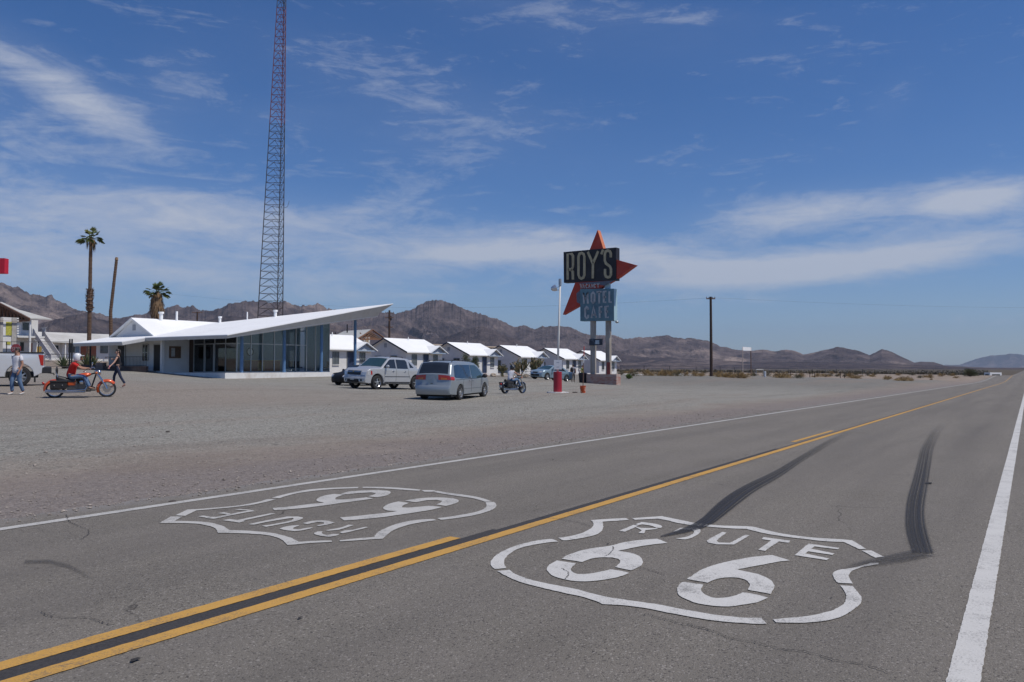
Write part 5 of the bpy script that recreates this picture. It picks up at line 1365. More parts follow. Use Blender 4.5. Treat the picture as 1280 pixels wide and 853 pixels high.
def palm(name_label, px, Y, top_py, r_crown, trunk_r, bend, n_f, skirt, seed, zb=None):
    r = random.Random(seed); b0 = gat(px, Y)
    H = CAM_H+(460-top_py)/FPX*Y-b0.z
    t = thing('palm_tree', name_label, 'palm tree', b0, 0)
    pts = [Vector((bend*math.sin(k/10*2.2)*.5, 0, H*k/10)) for k in range(11)]
    tr = MB()
    nrg = int(H/.16)
    P = []; rs = []
    for k in range(nrg+1):
        f = k/nrg; q_ = Vector((bend*math.sin(f*2.2)*.5, 0, H*f))
        for (o_, s_) in ((0, 1.10), (.09, .93)):
            P.append(q_+Vector((0, 0, o_*H/nrg/.16))); rs.append(trunk_r*(1-.25*f)*s_*r.uniform(.95, 1.05))
    if skirt == 'boots':
        for i, p in enumerate(P):
            if .42 < p.z/H < .58: rs[i] *= 1.35+.45*r.random()
    tr.tube(P, rs, 9).build('trunk', trunk_m, t, smooth=False)
    if skirt == 'boots':
        bt = MB()
        for k in range(120):
            z = H*r.uniform(.42, .59); a = r.uniform(0, 6.28); c = Vector((bend*math.sin(z/H*2.2)*.5, 0, z))
            d = Vector((math.cos(a), math.sin(a), 0)); bt.bar(c+d*trunk_r, c+d*(trunk_r+.20*r.random()+.08)+Vector((0, 0, .22)), .09, .04)
        bt.build('leaf_stubs', trunk_m, t)
    c = pts[-1]
    cr = MB(); cy_ = MB()
    for k in range(n_f):
        a = r.uniform(0, 6.28); e = r.uniform(-.35, 1.35)
        frond(cr if r.random() < .72 else cy_, c+Vector((0, 0, r.uniform(-.2, .15))), a, e, r_crown*r.uniform(.8, 1.1), 1.05, .35 if e > .3 else .7, r, 15, r_crown*.03)
    cr.build('crown', frond_g, t, fix=False); cy_.build('crown', frond_y, t, fix=False)
    sk = MB()
    if skirt == 'full':
        for k in range(420):
            z = -r.random()**.9*r_crown*1.75; a = r.uniform(0, 6.28)
            rr_ = r_crown*(.32+.24*min(1, -z/(r_crown*.9)))*(1 if z > -r_crown*1.4 else .85)
            d = Vector((math.cos(a), math.sin(a), 0)); p = c+Vector((0, 0, z))+d*rr_*r.uniform(.75, 1)
            l = r_crown*r.uniform(.28, .55); w_ = d.cross(Vector((0, 0, 1)))*.055
            sk.add([p-w_, p+w_, p+d*.05+Vector((0, 0, -l))+w_*.2], [(0, 1, 2)])
            if k % 2: sk.bar(c+Vector((0, 0, z+.1))+d*.1, p, .03)
        sk.tube([c+Vector((0, 0, -r_crown*1.7)), c+Vector((0, 0, -r_crown*.9)), c], [r_crown*.36, r_crown*.44, .15], 10)
        sk.build('dead_leaf_skirt', frond_d, t, fix=False)
    elif skirt == 'boots':
        for (a, l_) in ((rad(YAW-90), 1.5), (rad(YAW-75), 1.7), (rad(YAW+95), 1.3), (rad(YAW-100), 1.4), (rad(YAW-20), 1.0), (rad(YAW-60), 1.6)):
            for q_ in range(16):
                d = Vector((math.cos(a+r.uniform(-.3, .3)), math.sin(a+r.uniform(-.3, .3)), 0)); s_ = c+d*(.25+.25*r.random())+Vector((0, 0, -.1-.8*r.random()))
                w_ = d.cross(Vector((0, 0, 1)))*.06; sk.add([s_-w_, s_+w_, s_+d*.1+Vector((0, 0, -l_*r.uniform(.4, .8)))], [(0, 1, 2)])
        sk.build('dead_leaf_skirt', frond_d, t, fix=False)
    return t
palm('tall slender palm with a small green crown, left of the dead trunk', 111, 96, 297, 1.5, .25, .0, 25, 'boots', 2)
palm('stocky palm with a thick skirt of dead brown leaves behind the office gable', 195, 88, 366, 1.45, .32, .1, 30, 'full', 7)
dp0 = gat(139.5, 98); dH = CAM_H+(460-325)/FPX*98-dp0.z
dt = thing('dead_palm', 'bare leafless palm trunk leaning right at the top, beside the tall palm', 'dead palm', dp0)
mb = MB(); P = []; rs = []; r_ = random.Random(4)
for k in range(90):
    f = k/89; off = (0 if f < .50 else (f-.50)*1.25)
    P.append(R_*(-.22*min(1, f*2)+off)+Vector((0, 0, dH*f))); rs.append((.24-.07*f)*(1.08 if k % 2 else .9)*r_.uniform(.95, 1.05))
mb.tube(P, rs, 9).build('trunk', trunk_m, dt)
MB().cyl(P[-1], P[-1]+Vector((.03, 0, .35)), .21, .16, 8).build('trunk_top', frond_d, dt)

# ---------------------------------------------------------------- poles and wires
def utility_pole(label, px, Y, top_py, r0, r1, arms, base_py=None):
    b0 = gat(px, Y); H = CAM_H+(460-top_py)/FPX*Y-b0.z
    t = thing('utility_pole', label, 'utility pole', b0, 0, 'wooden utility poles')
    MB().tube([(0, 0, -.3), (0, 0, H)], [r0, r1], 10).build('pole', wood_dark, t, smooth=40)
    for (dz_, ln, psi) in arms:
        d = Vector((math.cos(head(psi)), math.sin(head(psi)), 0))
        a = MB().bar(d*-ln/2+Vector((0, 0, H-dz_)), d*ln/2+Vector((0, 0, H-dz_)), .13, .13).build('crossarm', mat('crossarm_wood', (.17, .10, .07), .9, var=.3), t)
        for s_ in (-.95, -.4, .4, .95):
            q_ = d*ln/2*s_+Vector((0, 0, H-dz_+.06)); MB().lathe([(0, 0), (.05, 0), (.06, .08), (.03, .12), (.05, .16), (0, .2)], 8, c=tuple(q_)).build('insulator', mat('insulator', (.16, .12, .11), .3), a)
    return t, b0, H
p1_, b1, H1 = utility_pole('tall wooden utility pole standing alone right of the motel sign', 889, 100, 371, .20, .15, [(.25, 1.1, 88)])
p2_, b2, H2 = utility_pole('brown utility pole with cluttered arms under the tip of the wedge roof', 486.5, 150, 388, .24, .17, [(.5, 1.6, 80), (1.4, 1.5, 80), (3.2, 1.3, 80), (2.0, 1.0, 10)])
MB().cyl((.35, 0, H2-1.9), (.35, 0, H2-1.1), .22, seg=12).build('transformer', dark_metal, p2_, smooth=40)
p3_, b3, H3 = utility_pole('utility pole top with one rusty crossarm showing above the office roof', 246, 160, 390, .2, .16, [(.15, 2.1, 88)])
def wire(a, b, sag, name_label):
    a = Vector(a); b = Vector(b); P = [a.lerp(b, k/24)-Vector((0, 0, sag*4*(k/24)*(1-k/24))) for k in range(25)]
    c0 = a; o_ = MB().tube([p-c0 for p in P], .006, 4, cap=False).build('power_line', dark_metal, loc=c0)
    return tag(o_, name_label, 'power line', 'power lines strung across the sky')
ta = b1+Vector((0, 0, H1-.1))
wire(ta, at(1500, 381, 150), .9, 'thin dark wire running right from the lone utility pole')
wire(ta+Vector((.2, -.5, 0)), at(200, 366, 150), 2.0, 'thin dark wire running left from the lone utility pole past the sign')

# ---------------------------------------------------------------- things on the left edge
rs_ = thing('red_sign', 'red panel of a roadside sign cut off by the left edge', 'sign', gat(-22, 30))
z0 = zpix(342, 30)-rs_.location.z; z1 = zpix(323, 30)-rs_.location.z
MB().box(-.84, .84, -.12, .12, z0, z1).xf(Matrix.Rotation(head(90), 4, 'Z')).build('panel', mat('sign_bright_red', (.55, .012, .035), .5, var=.06), rs_)
MB().cyl((0, 0, 0), (0, 0, z0), .09, seg=10).build('post', alu, rs_)
ss0 = gat(19.8, 60); sz = zpix(436.3, 60)-ss0.z
ss = thing('stop_sign', 'faded red octagonal stop sign behind the silver pickup', 'stop sign', ss0)
oc = [(.385*math.cos(rad(22.5+45*k)), sz+.385*math.sin(rad(22.5+45*k))) for k in range(8)]
Mz = Matrix.Rotation(head(88), 4, 'Z')
MB().prism(oc, -.02, .02, 'xz').xf(Mz).build('plate', mat('faded_stop_red', (.30, .045, .050), .6, var=.12, scale=3), ss)
def flat_text(lines, w, h, x0, z0, y, th, nm, m, par, M):
    mb = MB()
    for ln in lines:
        for a, b in zip(ln[:-1], ln[1:]):
            mb.bar((x0+a[0]*w, y, z0+a[1]*h), (x0+b[0]*w, y, z0+b[1]*h), .006, th, up=(0, 1, 0)) if False else mb.bar((x0+a[0]*w, y, z0+a[1]*h), (x0+b[0]*w, y, z0+b[1]*h), th, .008, up=(0, 1, 0))
    return mb.xf(M).build(nm, m, par)
GL = {'S': [[(1,.85),(.7,1),(.3,1),(0,.8),(.2,.55),(.8,.45),(1,.2),(.7,0),(.3,0),(0,.15)]], 'T': [[(0,1),(1,1)],[(.5,1),(.5,0)]], 'O': [[(.3,0),(0,.3),(0,.7),(.3,1),(.7,1),(1,.7),(1,.3),(.7,0),(.3,0)]], 'P': [[(0,0),(0,1),(.8,1),(1,.8),(1,.6),(.8,.45),(0,.45)]]}
for i, ch in enumerate('STOP'):
    flat_text(GL[ch], .095, .24, -.27+.145*i, sz-.12, -.028, .028, 'letter', mat('stop_letters', (.5, .42, .40), .6), ss, Mz)
MB().cyl((0, 0, 0), (0, 0, sz), .03, seg=8).xf(Matrix.Translation(F_*.04)).build('post', alu, ss)
ys0 = gat(48.9, 58)
ysn = thing('yellow_sign', 'small square yellow sign in front of the outside stair', 'sign', ys0)
MB().box(-.16, .16, -.01, .01, zpix(441.5, 58)-ys0.z, zpix(433.3, 58)-ys0.z).xf(Mz).build('plate', mat('amber_plate', (.58, .36, .08), .6, var=.08), ysn)
MB().cyl((0, 0, 0), (0, 0, zpix(441.5, 58)-ys0.z), .025, seg=8).build('post', alu, ysn)
fence = thing('pipe_fence', 'thin dark pipe and wire fence across the left of the lot', 'fence', gat(8, 50))
fb = Vector(fence.location); prev = None
for px, Y, tall in ((-16, 50, 0), (8, 50, 0), (48, 51, 0), (87.0, 52, 1), (89.8, 52, 1)):
    g0 = gat(px, Y)-fb
    MB().cyl(g0, g0+Vector((0, 0, zpix(424 if tall else 427, Y)-gat(px, Y).z)), .05 if tall else .025, seg=8).build('post', dark_metal, fence)
for py in (427.5, 443.0, 458.5):
    ws = MB().tube([at(px, py, Y)-fb for px, Y in ((-16, 50), (8, 50), (48, 51), (88, 52))], .016, 5); ws.build('rail', dark_metal, fence)

# ---------------------------------------------------------------- kerbs and stones
def kerb(label, pts, h=.14, w=.22):
    b = Vector((pts[0][0], pts[0][1], ground_z(*pts[0]))); mb = MB()
    o = thing('kerb', label, 'kerb', b)
    for p, q_ in zip(pts[:-1], pts[1:]):
        n_ = max(2, int(math.dist(p, q_)/2))
        P = [(p[0]+(q_[0]-p[0])*k/n_, p[1]+(q_[1]-p[1])*k/n_) for k in range(n_+1)]
        for a, c in zip(P[:-1], P[1:]):
            mb.bar(Vector((a[0], a[1], ground_z(*a)+h/2))-b, Vector((c[0], c[1], ground_z(*c)+h/2))-b, w, h+.1)
    mb.build('kerb_stone', mat('white_kerb', (.62, .61, .59), .8, var=.12, dirt=(.35, .32, .28), dirt_amt=.6), o)
kerb('long white kerb in front of the cabins', [(56, 51.5), (76, 51.0), (98, 50.5), (118, 50.0)])
ka, kb_ = gat(813, 104), gat(873, 108)
kerb('white kerb at the edge of the lot, left of the lone utility pole', [(ka.x, ka.y), (kb_.x, kb_.y)], .2, .4)
rk_m = mat('pale_boulder', (.36, .30, .24), .9, var=.2, scale=4, bump=.5, bscale=6); rk_r = mat('red_boulder', (.20, .07, .05), .9, var=.2, scale=4)
def boulder(px, Y, r0, m_, label, seed):
    r = random.Random(seed); mb = MB().ell((0, 0, 0), r0*1.2, r0, r0*.75, 10, 7)
    mb.v = [tuple(Vector(p)*r.uniform(.82, 1.12)) for p in mb.v]
    p = gat(px, Y); tag(mb.build('boulder', m_, loc=p+Vector((0, 0, r0*.4))), label, 'boulder')
boulder(616.5, 84, .34, rk_m, 'pale boulder by the kerb between the minivan and the far motorcycle', 1)
boulder(606.5, 84, .26, rk_r, 'small reddish boulder left of the pale one', 2)
boulder(657, 86, .30, rk_m, 'pale boulder under the cactus behind the far motorcycle', 3)
# ---------------------------------------------------------------- vehicles
def place(o, x, y, rz):
    """set a thing on the sloping lot with its wheels on the ground"""
    e = .8
    gx = (ground_z(x+e, y)-ground_z(x-e, y))/(2*e); gy = (ground_z(x, y+e)-ground_z(x, y-e))/(2*e)
    nrm = Vector((-gx, -gy, 1)).normalized()
    q_ = Vector((0, 0, 1)).rotation_difference(nrm) @ Matrix.Rotation(rz, 3, 'Z').to_quaternion()
    o.rotation_euler = q_.to_euler(); o.location = (x, y, ground_z(x, y)+.003)
def arch(cx, r, z0, zc, n=10):
    """wheel opening, from front to rear"""
    a0 = math.asin(max(-1, min(1, (z0-zc)/r))); 
    return [(cx+r*math.cos(a0+(math.pi-2*a0)*k/n), zc+r*math.sin(a0+(math.pi-2*a0)*k/n)) for k in range(n+1)]
def cdt_patch(outline, step):
    """triangulate an outline in a plane with interior points"""
    xs = [p[0] for p in outline]; zs = [p[1] for p in outline]
    pts = [Vector(p) for p in outline]; n = len(pts)
    edges = [(i, (i+1) % n) for i in range(n)]
    def inside(x, z):
        c = False; j = n-1
        for i in range(n):
            xi, zi = outline[i]; xj, zj = outline[j]
            if (zi > z) != (zj > z) and x < (xj-xi)*(z-zi)/(zj-zi)+xi: c = not c
            j = i
        return c
    def dist(x, z):
        m_ = 9
        for i in range(n):
            a = outline[i]; b = outline[(i+1) % n]; L2 = (b[0]-a[0])**2+(b[1]-a[1])**2
            t = 0 if L2 == 0 else max(0, min(1, ((x-a[0])*(b[0]-a[0])+(z-a[1])*(b[1]-a[1]))/L2))
            m_ = min(m_, math.hypot(x-a[0]-t*(b[0]-a[0]), z-a[1]-t*(b[1]-a[1])))
        return m_
    x = min(xs)+step/2
    while x < max(xs):
        z = min(zs)+step/2
        while z < max(zs):
            if inside(x, z) and dist(x, z) > step*.4: pts.append(Vector((x, z)))
            z += step
        x += step
    v, e, f, *_ = geometry.delaunay_2d_cdt(pts, edges, [tuple(range(n))], 1, 1e-5)
    return [(p.x, p.y) for p in v], [tuple(t) for t in f]
def shrink(out, d):
    n = len(out); res = []
    area = sum(out[i][0]*out[(i+1) % n][1]-out[(i+1) % n][0]*out[i][1] for i in range(n))
    sg = 1 if area > 0 else -1
    for i in range(n):
        a, b, c = Vector(out[i-1]), Vector(out[i]), Vector(out[(i+1) % n])
        d1 = (b-a).normalized(); d2 = (c-b).normalized()
        n1 = Vector((-d1.y, d1.x))*sg; n2 = Vector((-d2.y, d2.x))*sg
        m_ = (n1+n2); m_ = m_.normalized() if m_.length > 1e-6 else n1
        res.append((b.x+m_.x*d, b.y+m_.y*d))
    return res
class Car:
    def __init__(s, L, W, H, belt, top, arches, tumble=.20, nose=.10, clear=.22, bow=.14):
        s.L, s.W, s.H, s.belt, s.tumble, s.nose, s.bow = L, W, H, belt, tumble, nose, bow
        s.top = top
        out = list(top)
        for (cx, r, zc) in sorted(arches, key=lambda a: -a[0]):
            out += arch(cx, r, clear+.02, zc)
        s.out = out
    def hw(s, x, z):
        t = abs(2*x/s.L-1); w = s.W/2*(1-s.nose*t**5)
        if z > s.belt: w *= 1-s.tumble*(z-s.belt)/(s.H-s.belt)
        else: w *= 1-.05*((s.belt-z)/s.belt)**2
        return w
    def P(s, x, z, fr):
        t = 2*x/s.L-1; b = s.bow*(max(0, abs(t)-.72)/.28)**1.5*(1-0) if abs(t) > .72 else 0
        x2 = x-math.copysign(b*fr*fr, t)
        z2 = z-(.045*fr*fr if z > s.belt-.05 else 0)
        return (x2-s.L/2, s.hw(x, z)*fr, z2)
    def body(s, mb):
        out = s.out; n = len(out); inn = shrink(out, .03)
        frs = [-.965, -.9, -.7, -.4, 0, .4, .7, .9, .965]
        rows = [[s.P(x, z, -1.0) for x, z in inn]]+[[s.P(x, z, f) for x, z in out] for f in frs]+[[s.P(x, z, 1.0) for x, z in inn]]
        vs = [p for r in rows for p in r]
        fs = [(j*n+i, j*n+(i+1) % n, (j+1)*n+(i+1) % n, (j+1)*n+i) for j in range(len(rows)-1) for i in range(n)]
        mb.add(vs, fs)
        v, f = cdt_patch(inn, .16)
        for sd_ in (-1, 1):
            mb.add([s.P(x, z, sd_) for x, z in v], f)
        return mb
    def side(s, mb, poly, off=.006, sides=(-1, 1), step=.2):
        v, f = cdt_patch(poly, step)
        for sd_ in sides:
            mb.add([(lambda p: (p[0], p[1]+sd_*off, p[2]))(s.P(x, z, sd_)) for x, z in v], f)
        return mb
    def cross(s, mb, t0, t1, f0, f1, off=.008, nt=5, nf=9, taper=0):
        """patch across the car between two places (index+fraction) along the top profile"""
        def pt(t):
            i = int(t); i = min(i, len(s.top)-2); f = t-i
            a, b = s.top[i], s.top[i+1]; d = Vector((b[0]-a[0], b[1]-a[1])).normalized()
            return (a[0]+(b[0]-a[0])*f, a[1]+(b[1]-a[1])*f), (-d.y, d.x)
        ts = [t0+(t1-t0)*k/(nt-1) for k in range(nt)]
        ts = sorted(set(ts+[float(k) for k in range(int(math.ceil(t0)), int(t1)+1) if t0 < k < t1]))
        def fn(u, v):
            (x, z), nr = pt(v); p = s.P(x, z, u*(1-taper*(v-t0)/(t1-t0)))
            return (p[0]+nr[0]*off, p[1], p[2]+nr[1]*off)
        fs = [f0+(f1-f0)*k/(nf-1) for k in range(nf)]
        return mb.grid(fn, fs, ts)
def wheel(parent, x, y, r, w, spokes, side, rim_m):
    t = MB().lathe([(r*.62, -w/2), (r*.93, -w/2), (r, -w*.34), (r, w*.34), (r*.93, w/2), (r*.62, w/2)], 28, 'y').build('wheel', black_rubber, parent, smooth=40, loc=(x, y, r))
    rm = MB().lathe([(r*.63, w*.5), (r*.66, w*.47), (r*.58, w*.36), (r*.56, -w*.3), (0, -w*.3)], 28, 'y')
    for k in range(spokes):
        a = 2*math.pi*k/spokes+.2
        d = Vector((math.cos(a), 0, math.sin(a))); e = Vector((-math.sin(a), 0, math.cos(a)))
        rm.bar(d*r*.10+Vector((0, w*.40, 0)), d*r*.60+Vector((0, w*.36, 0)), .05*r/.33, .035, up=(0, 1, 0)) if False else rm.add(
            [tuple(p) for p in (d*r*.08-e*r*.10+Vector((0, w*.42, 0)), d*r*.08+e*r*.10+Vector((0, w*.42, 0)), d*r*.60+e*r*.065+Vector((0, w*.38, 0)), d*r*.60-e*r*.065+Vector((0, w*.38, 0)),
             d*r*.08-e*r*.10+Vector((0, w*.30, 0)), d*r*.08+e*r*.10+Vector((0, w*.30, 0)), d*r*.60+e*r*.065+Vector((0, w*.28, 0)), d*r*.60-e*r*.065+Vector((0, w*.28, 0)))],
            [(0,1,2,3),(0,4,5,1),(1,5,6,2),(2,6,7,3),(3,7,4,0)])
    rm.cyl((0, w*.25, 0), (0, w*.46, 0), r*.15, seg=12)
    if side < 0: rm.v = [(a, -b, c) for a, b, c in rm.v]
    rm.build('rim', rim_m, t, smooth=35)
    return t
def car_paint(name, c, metal=.35, rough=.32):
    return mat(name, c, rough, metal, var=.03, scale=1.5, coat=.6, dirt=tuple(x*.8+.03 for x in c), dirt_amt=.25)
rim_m = mat('alloy_rim', (.50, .51, .52), .3, .8, var=.08); lamp_red = mat('tail_lamp_red', (.42, .022, .015), .25, var=.15, scale=8, coat=.4); lamp_clear = mat('headlamp_clear', (.55, .56, .58), .15, .3, var=.2, scale=12, coat=.5)
lamp_amber = mat('lamp_amber', (.50, .14, .03), .3, var=.1); under = mat('underbody_black', (.016, .016, .017), .9); seam = mat('panel_seam', (.06, .065, .07), .8)
plate_m = mat('licence_plate', (.50, .50, .47), .5, var=.2, scale=20)
def seams(car, parent, lines, m_=None, w=.012, sides=(-1, 1)):
    mb = MB()
    for ln in lines:
        for sd_ in sides:
            P = []
            for a, b in zip(ln[:-1], ln[1:]):
                for k in range(5): P.append((a[0]+(b[0]-a[0])*k/5, a[1]+(b[1]-a[1])*k/5))
            P.append(ln[-1])
            mb.tube([Vector(car.P(x, z, sd_))+Vector((0, sd_*.002, 0)) for x, z in P], w/2, 5)
    return mb.build('trim_line', m_ or seam, parent)
def sidewin(car, polys, nm, m_, parent):
    for pl in polys:
        for sd_ in (-1, 1):
            w = MB(); car.side(w, pl, sides=(sd_,)); w.build(nm, m_, parent, fix=False)
def mirror(car, parent, x, z, m_, sides=(-1, 1)):
    for sd_ in sides:
        p = Vector(car.P(x, z, sd_)); MB().ell((0, 0, 0), .08, .13, .10, 10, 7).bar((0, -sd_*.02, -.05), (0, -sd_*.14, -.06), .05).xf(Matrix.Translation(p+Vector((0, sd_*.14, .05)))).build('mirror', m_, parent, smooth=40)
def floor_pan(car, parent, z0, z1, x0, x1):
    MB().box(x0-car.L/2, x1-car.L/2, -car.W/2+.12, car.W/2-.12, z0, z1).build('underbody', under, parent)

# silver-blue minivan, seen from its right rear
vtop = [(.06, .27), (.0, .36), (-.02, .55), (.03, .66), (.07, .70), (.09, .98), (.10, 1.18), (.17, 1.24), (.40, 1.60), (.52, 1.70), (.70, 1.735), (1.6, 1.765), (2.6, 1.755), (3.1, 1.70), (3.45, 1.58), (4.0, 1.22), (4.25, 1.06), (4.65, .92), (4.92, .78), (5.04, .62), (5.08, .40), (5.04, .25), (4.9, .22)]
van_c = Car(5.08, 1.93, 1.765, 1.02, vtop, [(4.14, .385, .34), (1.14, .385, .34)], .21, .13, .22)
van = thing('minivan', 'silver-blue minivan seen from behind, parked right of the silver pickup', 'minivan')
vp = car_paint('minivan_silver_blue', (.30, .335, .36))
van_c.body(MB()).build('body', vp, van, smooth=38)
floor_pan(van_c, van, .18, .30, .3, 4.8)
MB_ = MB(); van_c.cross(MB_, 6.75, 9.05, -.86, .86); MB_.build('rear_window', pane_dark, van, smooth=40, fix=False)
MB_ = MB(); van_c.cross(MB_, 13.25, 15.7, -.88, .88); MB_.build('windscreen', pane_dark, van, smooth=40, fix=False)
blue_glass = car_glass_mat('blue_tinted_car_glass', (.018, .035, .062), .06, .8)
sidewin(van_c, [[(.50, 1.12), (.62, 1.06), (1.2, 1.02), (2.35, .99), (2.42, 1.62), (1.0, 1.64), (.66, 1.60)]], 'side_window', blue_glass, van)
sidewin(van_c, [[(2.39, .99), (3.75, 1.00), (3.92, 1.06), (3.4, 1.48), (3.1, 1.60), (2.46, 1.62)]], 'side_window', car_glass_mat('clear_car_glass', (.035, .060, .070), .06, .8), van)
t_ = MB(); van_c.cross(t_, 4.82, 5.9, -.985, -.36, .012); van_c.side(t_, [(.08, .92), (.42, .90), (.48, .96), (.44, 1.10), (.10, 1.12)], .008, (-1,)); t_.build('tail_lamp', lamp_red, van, fix=False)
t_ = MB(); van_c.cross(t_, 4.82, 5.9, .36, .985, .012); van_c.side(t_, [(.08, .92), (.42, .90), (.48, .96), (.44, 1.10), (.10, 1.12)], .008, (1,)); t_.build('tail_lamp', lamp_red, van, fix=False)
t_ = MB(); van_c.cross(t_, 4.85, 5.3, .50, .82, .016); van_c.cross(t_, 4.85, 5.3, -.82, -.50, .016); t_.build('reversing_lamps', lamp_amber, van, fix=False)
t_ = MB(); van_c.cross(t_, 4.95, 5.75, -.20, .20, .014); t_.build('licence_plate', mat('dull_plate', (.30, .34, .38), .5, var=.15, scale=20), van, fix=False)
t_ = MB(); van_c.cross(t_, 4.2, 4.30, -.07, .07, .014); t_.build('tailgate_handle', seam, van, fix=False)
seams(van_c, van, [[(.55, .93), (3.2, .93)], [(2.38, 1.0), (2.38, .34)], [(1.45, .93), (1.40, .60)], [(3.62, 1.0), (3.60, .36)], [(1.55, .50), (3.70, .50)], [(.62, .92), (1.6, .92)]])
mb = MB()
for sd_ in (-1, 1):
    a = Vector(van_c.P(.9, 1.735, sd_*.80)); b = Vector(van_c.P(2.7, 1.75, sd_*.80)); mb.tube([a+Vector((-.05, 0, .02)), a+Vector((.05, 0, .07)), b+Vector((-.05, 0, .07)), b+Vector((.05, 0, .02))], .018, 6)
for x in (1.1, 2.4): mb.bar(Vector(van_c.P(x, 1.74, -.8))+Vector((0, 0, .075)), Vector(van_c.P(x, 1.74, .8))+Vector((0, 0, .075)), .04, .025)
mb.build('roof_rack', black_plastic, van)
mirror(van_c, van, 3.72, 1.04, black_plastic)
for x, in ((1.14-2.54,), (4.14-2.54,)):
    for sd_ in (-1, 1): wheel(van, x, sd_*.85, .335, .215, 7, sd_, rim_m)
for (x, z) in ((2.15, .86), (2.55, .86)):
    for sd_ in (-1, 1): MB().ell(tuple(Vector(van_c.P(x, z, sd_))+Vector((0, sd_*.012, 0))), .08, .02, .022, 8, 6).build('door_handle', vp, van, smooth=True)
psi = 19.2; wr = Vector(((573.6-640)/FPX*36, 36.0)); hd = Vector((math.sin(rad(psi)), math.cos(rad(psi)))); rtv = Vector((hd.y, -hd.x))
c_ = wr-rtv*.85+hd*(2.54-1.14); x, y = c2w(c_.x, c_.y); place(van, x, y, head(psi))

# silver crew-cab pickup with sail panels, seen from its left front
ptop = [(.12, .42), (.02, .50), (.0, .70), (.05, .76), (.05, 1.22), (.10, 1.27), (1.15, 1.30), (1.25, 1.42), (1.75, 1.80), (1.95, 1.88), (2.3, 1.91), (3.2, 1.92), (3.55, 1.86), (4.20, 1.34), (4.35, 1.26), (5.15, 1.19), (5.40, 1.08), (5.50, .98), (5.55, .70), (5.60, .62), (5.60, .44), (5.50, .36), (5.2, .33)]
av_c = Car(5.6, 2.0, 1.92, 1.26, ptop, [(4.55, .50, .41), (1.25, .50, .41)], .19, .13, .33, .16)
av = thing('pickup_truck', 'silver crew-cab pickup facing the viewer, parked left of the minivan', 'pickup truck')
ap = car_paint('pickup_silver', (.50, .51, .52))
av_c.body(MB()).build('body', ap, av, smooth=38); floor_pan(av_c, av, .30, .48, .3, 5.3)
w_ = MB(); av_c.cross(w_, 12.05, 13.0, -.88, .88); w_.build('windscreen', car_glass_mat('green_tinted_car_glass', (.028, .060, .062), .05, .9), av, smooth=40, fix=False)
sidewin(av_c, [[(3.08, 1.29), (4.05, 1.30), (4.10, 1.36), (3.62, 1.74), (3.5, 1.80), (3.10, 1.82)]], 'side_window', pane_dark, av)
sidewin(av_c, [[(2.05, 1.29), (2.98, 1.29), (3.0, 1.82), (2.2, 1.81), (2.08, 1.70)]], 'side_window', pane_dark, av)
sidewin(av_c, [[(1.50, 1.36), (1.86, 1.36), (1.90, 1.72)]], 'quarter_window', pane_dark, av)
g_ = MB(); av_c.cross(g_, 16.35, 17.6, -.60, .60, .012); g_.build('grille', mat('grille_black', (.03, .03, .032), .4, .3), av, fix=False)
g_ = MB(); av_c.cross(g_, 16.85, 17.05, -.62, .62, .03); g_.build('grille_bar', chrome, av, fix=False)
g_ = MB(); av_c.cross(g_, 16.86, 17.04, -.06, .06, .04); g_.build('emblem', mat('gold_emblem', (.45, .30, .08), .35, .6), av, fix=False)
for sd_ in (-1, 1):
    g_ = MB(); av_c.cross(g_, 16.3, 17.6, sd_*.64, sd_*.985, .012); av_c.side(g_, [(5.12, .84), (5.44, .80), (5.42, 1.05), (5.16, 1.08)], .008, (sd_,)); g_.build('headlight', lamp_clear, av, fix=False)
    g_ = MB(); av_c.side(g_, [(4.98, .86), (5.12, .84), (5.14, 1.08), (5.02, 1.05)], .008, (sd_,)); g_.build('side_lamp', lamp_red, av, fix=False)
    g_ = MB(); av_c.cross(g_, 19.2, 19.9, sd_*.66, sd_*.80, .012); g_.build('fog_lamp', mat('grille_black', (.03, .03, .032), .4, .3), av, fix=False)
g_ = MB(); av_c.cross(g_, 19.2, 20.6, -.55, .55, .012); g_.build('bumper_intake', under, av, fix=False)
g_ = MB(); av_c.cross(g_, 17.9, 19.3, -.98, .98, .016); g_.build('bumper', mat('bumper_silver', (.42, .43, .44), .35, .4), av, fix=False)
g_ = MB(); av_c.cross(g_, 19.1, 19.6, -.17, .17, .024); g_.build('licence_plate', plate_m, av, fix=False)
seams(av_c, av, [[(4.02, 1.28), (3.98, .50)], [(3.03, 1.80), (3.03, .48)], [(2.02, 1.5), (2.0, 1.0), (1.78, .62)], [(1.0, 1.24), (.1, 1.24)]])
for q9 in (-1, 1): seams(av_c, av, [[(1.85, .78), (4.0, .76)]], black_plastic, .035, (q9,))
for q9 in (-1, 1): seams(av_c, av, [[(1.82, .43), (3.98, .42)]], black_plastic, .08, (q9,))
mb = MB()
for sd_ in (-1, 1):
    a = Vector(av_c.P(2.15, 1.9, sd_*.80)); b = Vector(av_c.P(3.3, 1.9, sd_*.80)); mb.tube([a, a+Vector((.12, 0, .07)), b+Vector((-.12, 0, .07)), b], .02, 6)
mb.build('roof_rails', black_plastic, av)
mirror(av_c, av, 3.92, 1.34, ap)
for x in (2.3, 3.3):
    for sd_ in (-1, 1): MB().ell(tuple(Vector(av_c.P(x, 1.08, sd_))+Vector((0, sd_*.015, 0))), .10, .025, .028, 8, 6).build('door_handle', chrome, av, smooth=True)
for x in (1.25-2.8, 4.55-2.8):
    for sd_ in (-1, 1): wheel(av, x, sd_*.87, .405, .26, 5, sd_, rim_m)
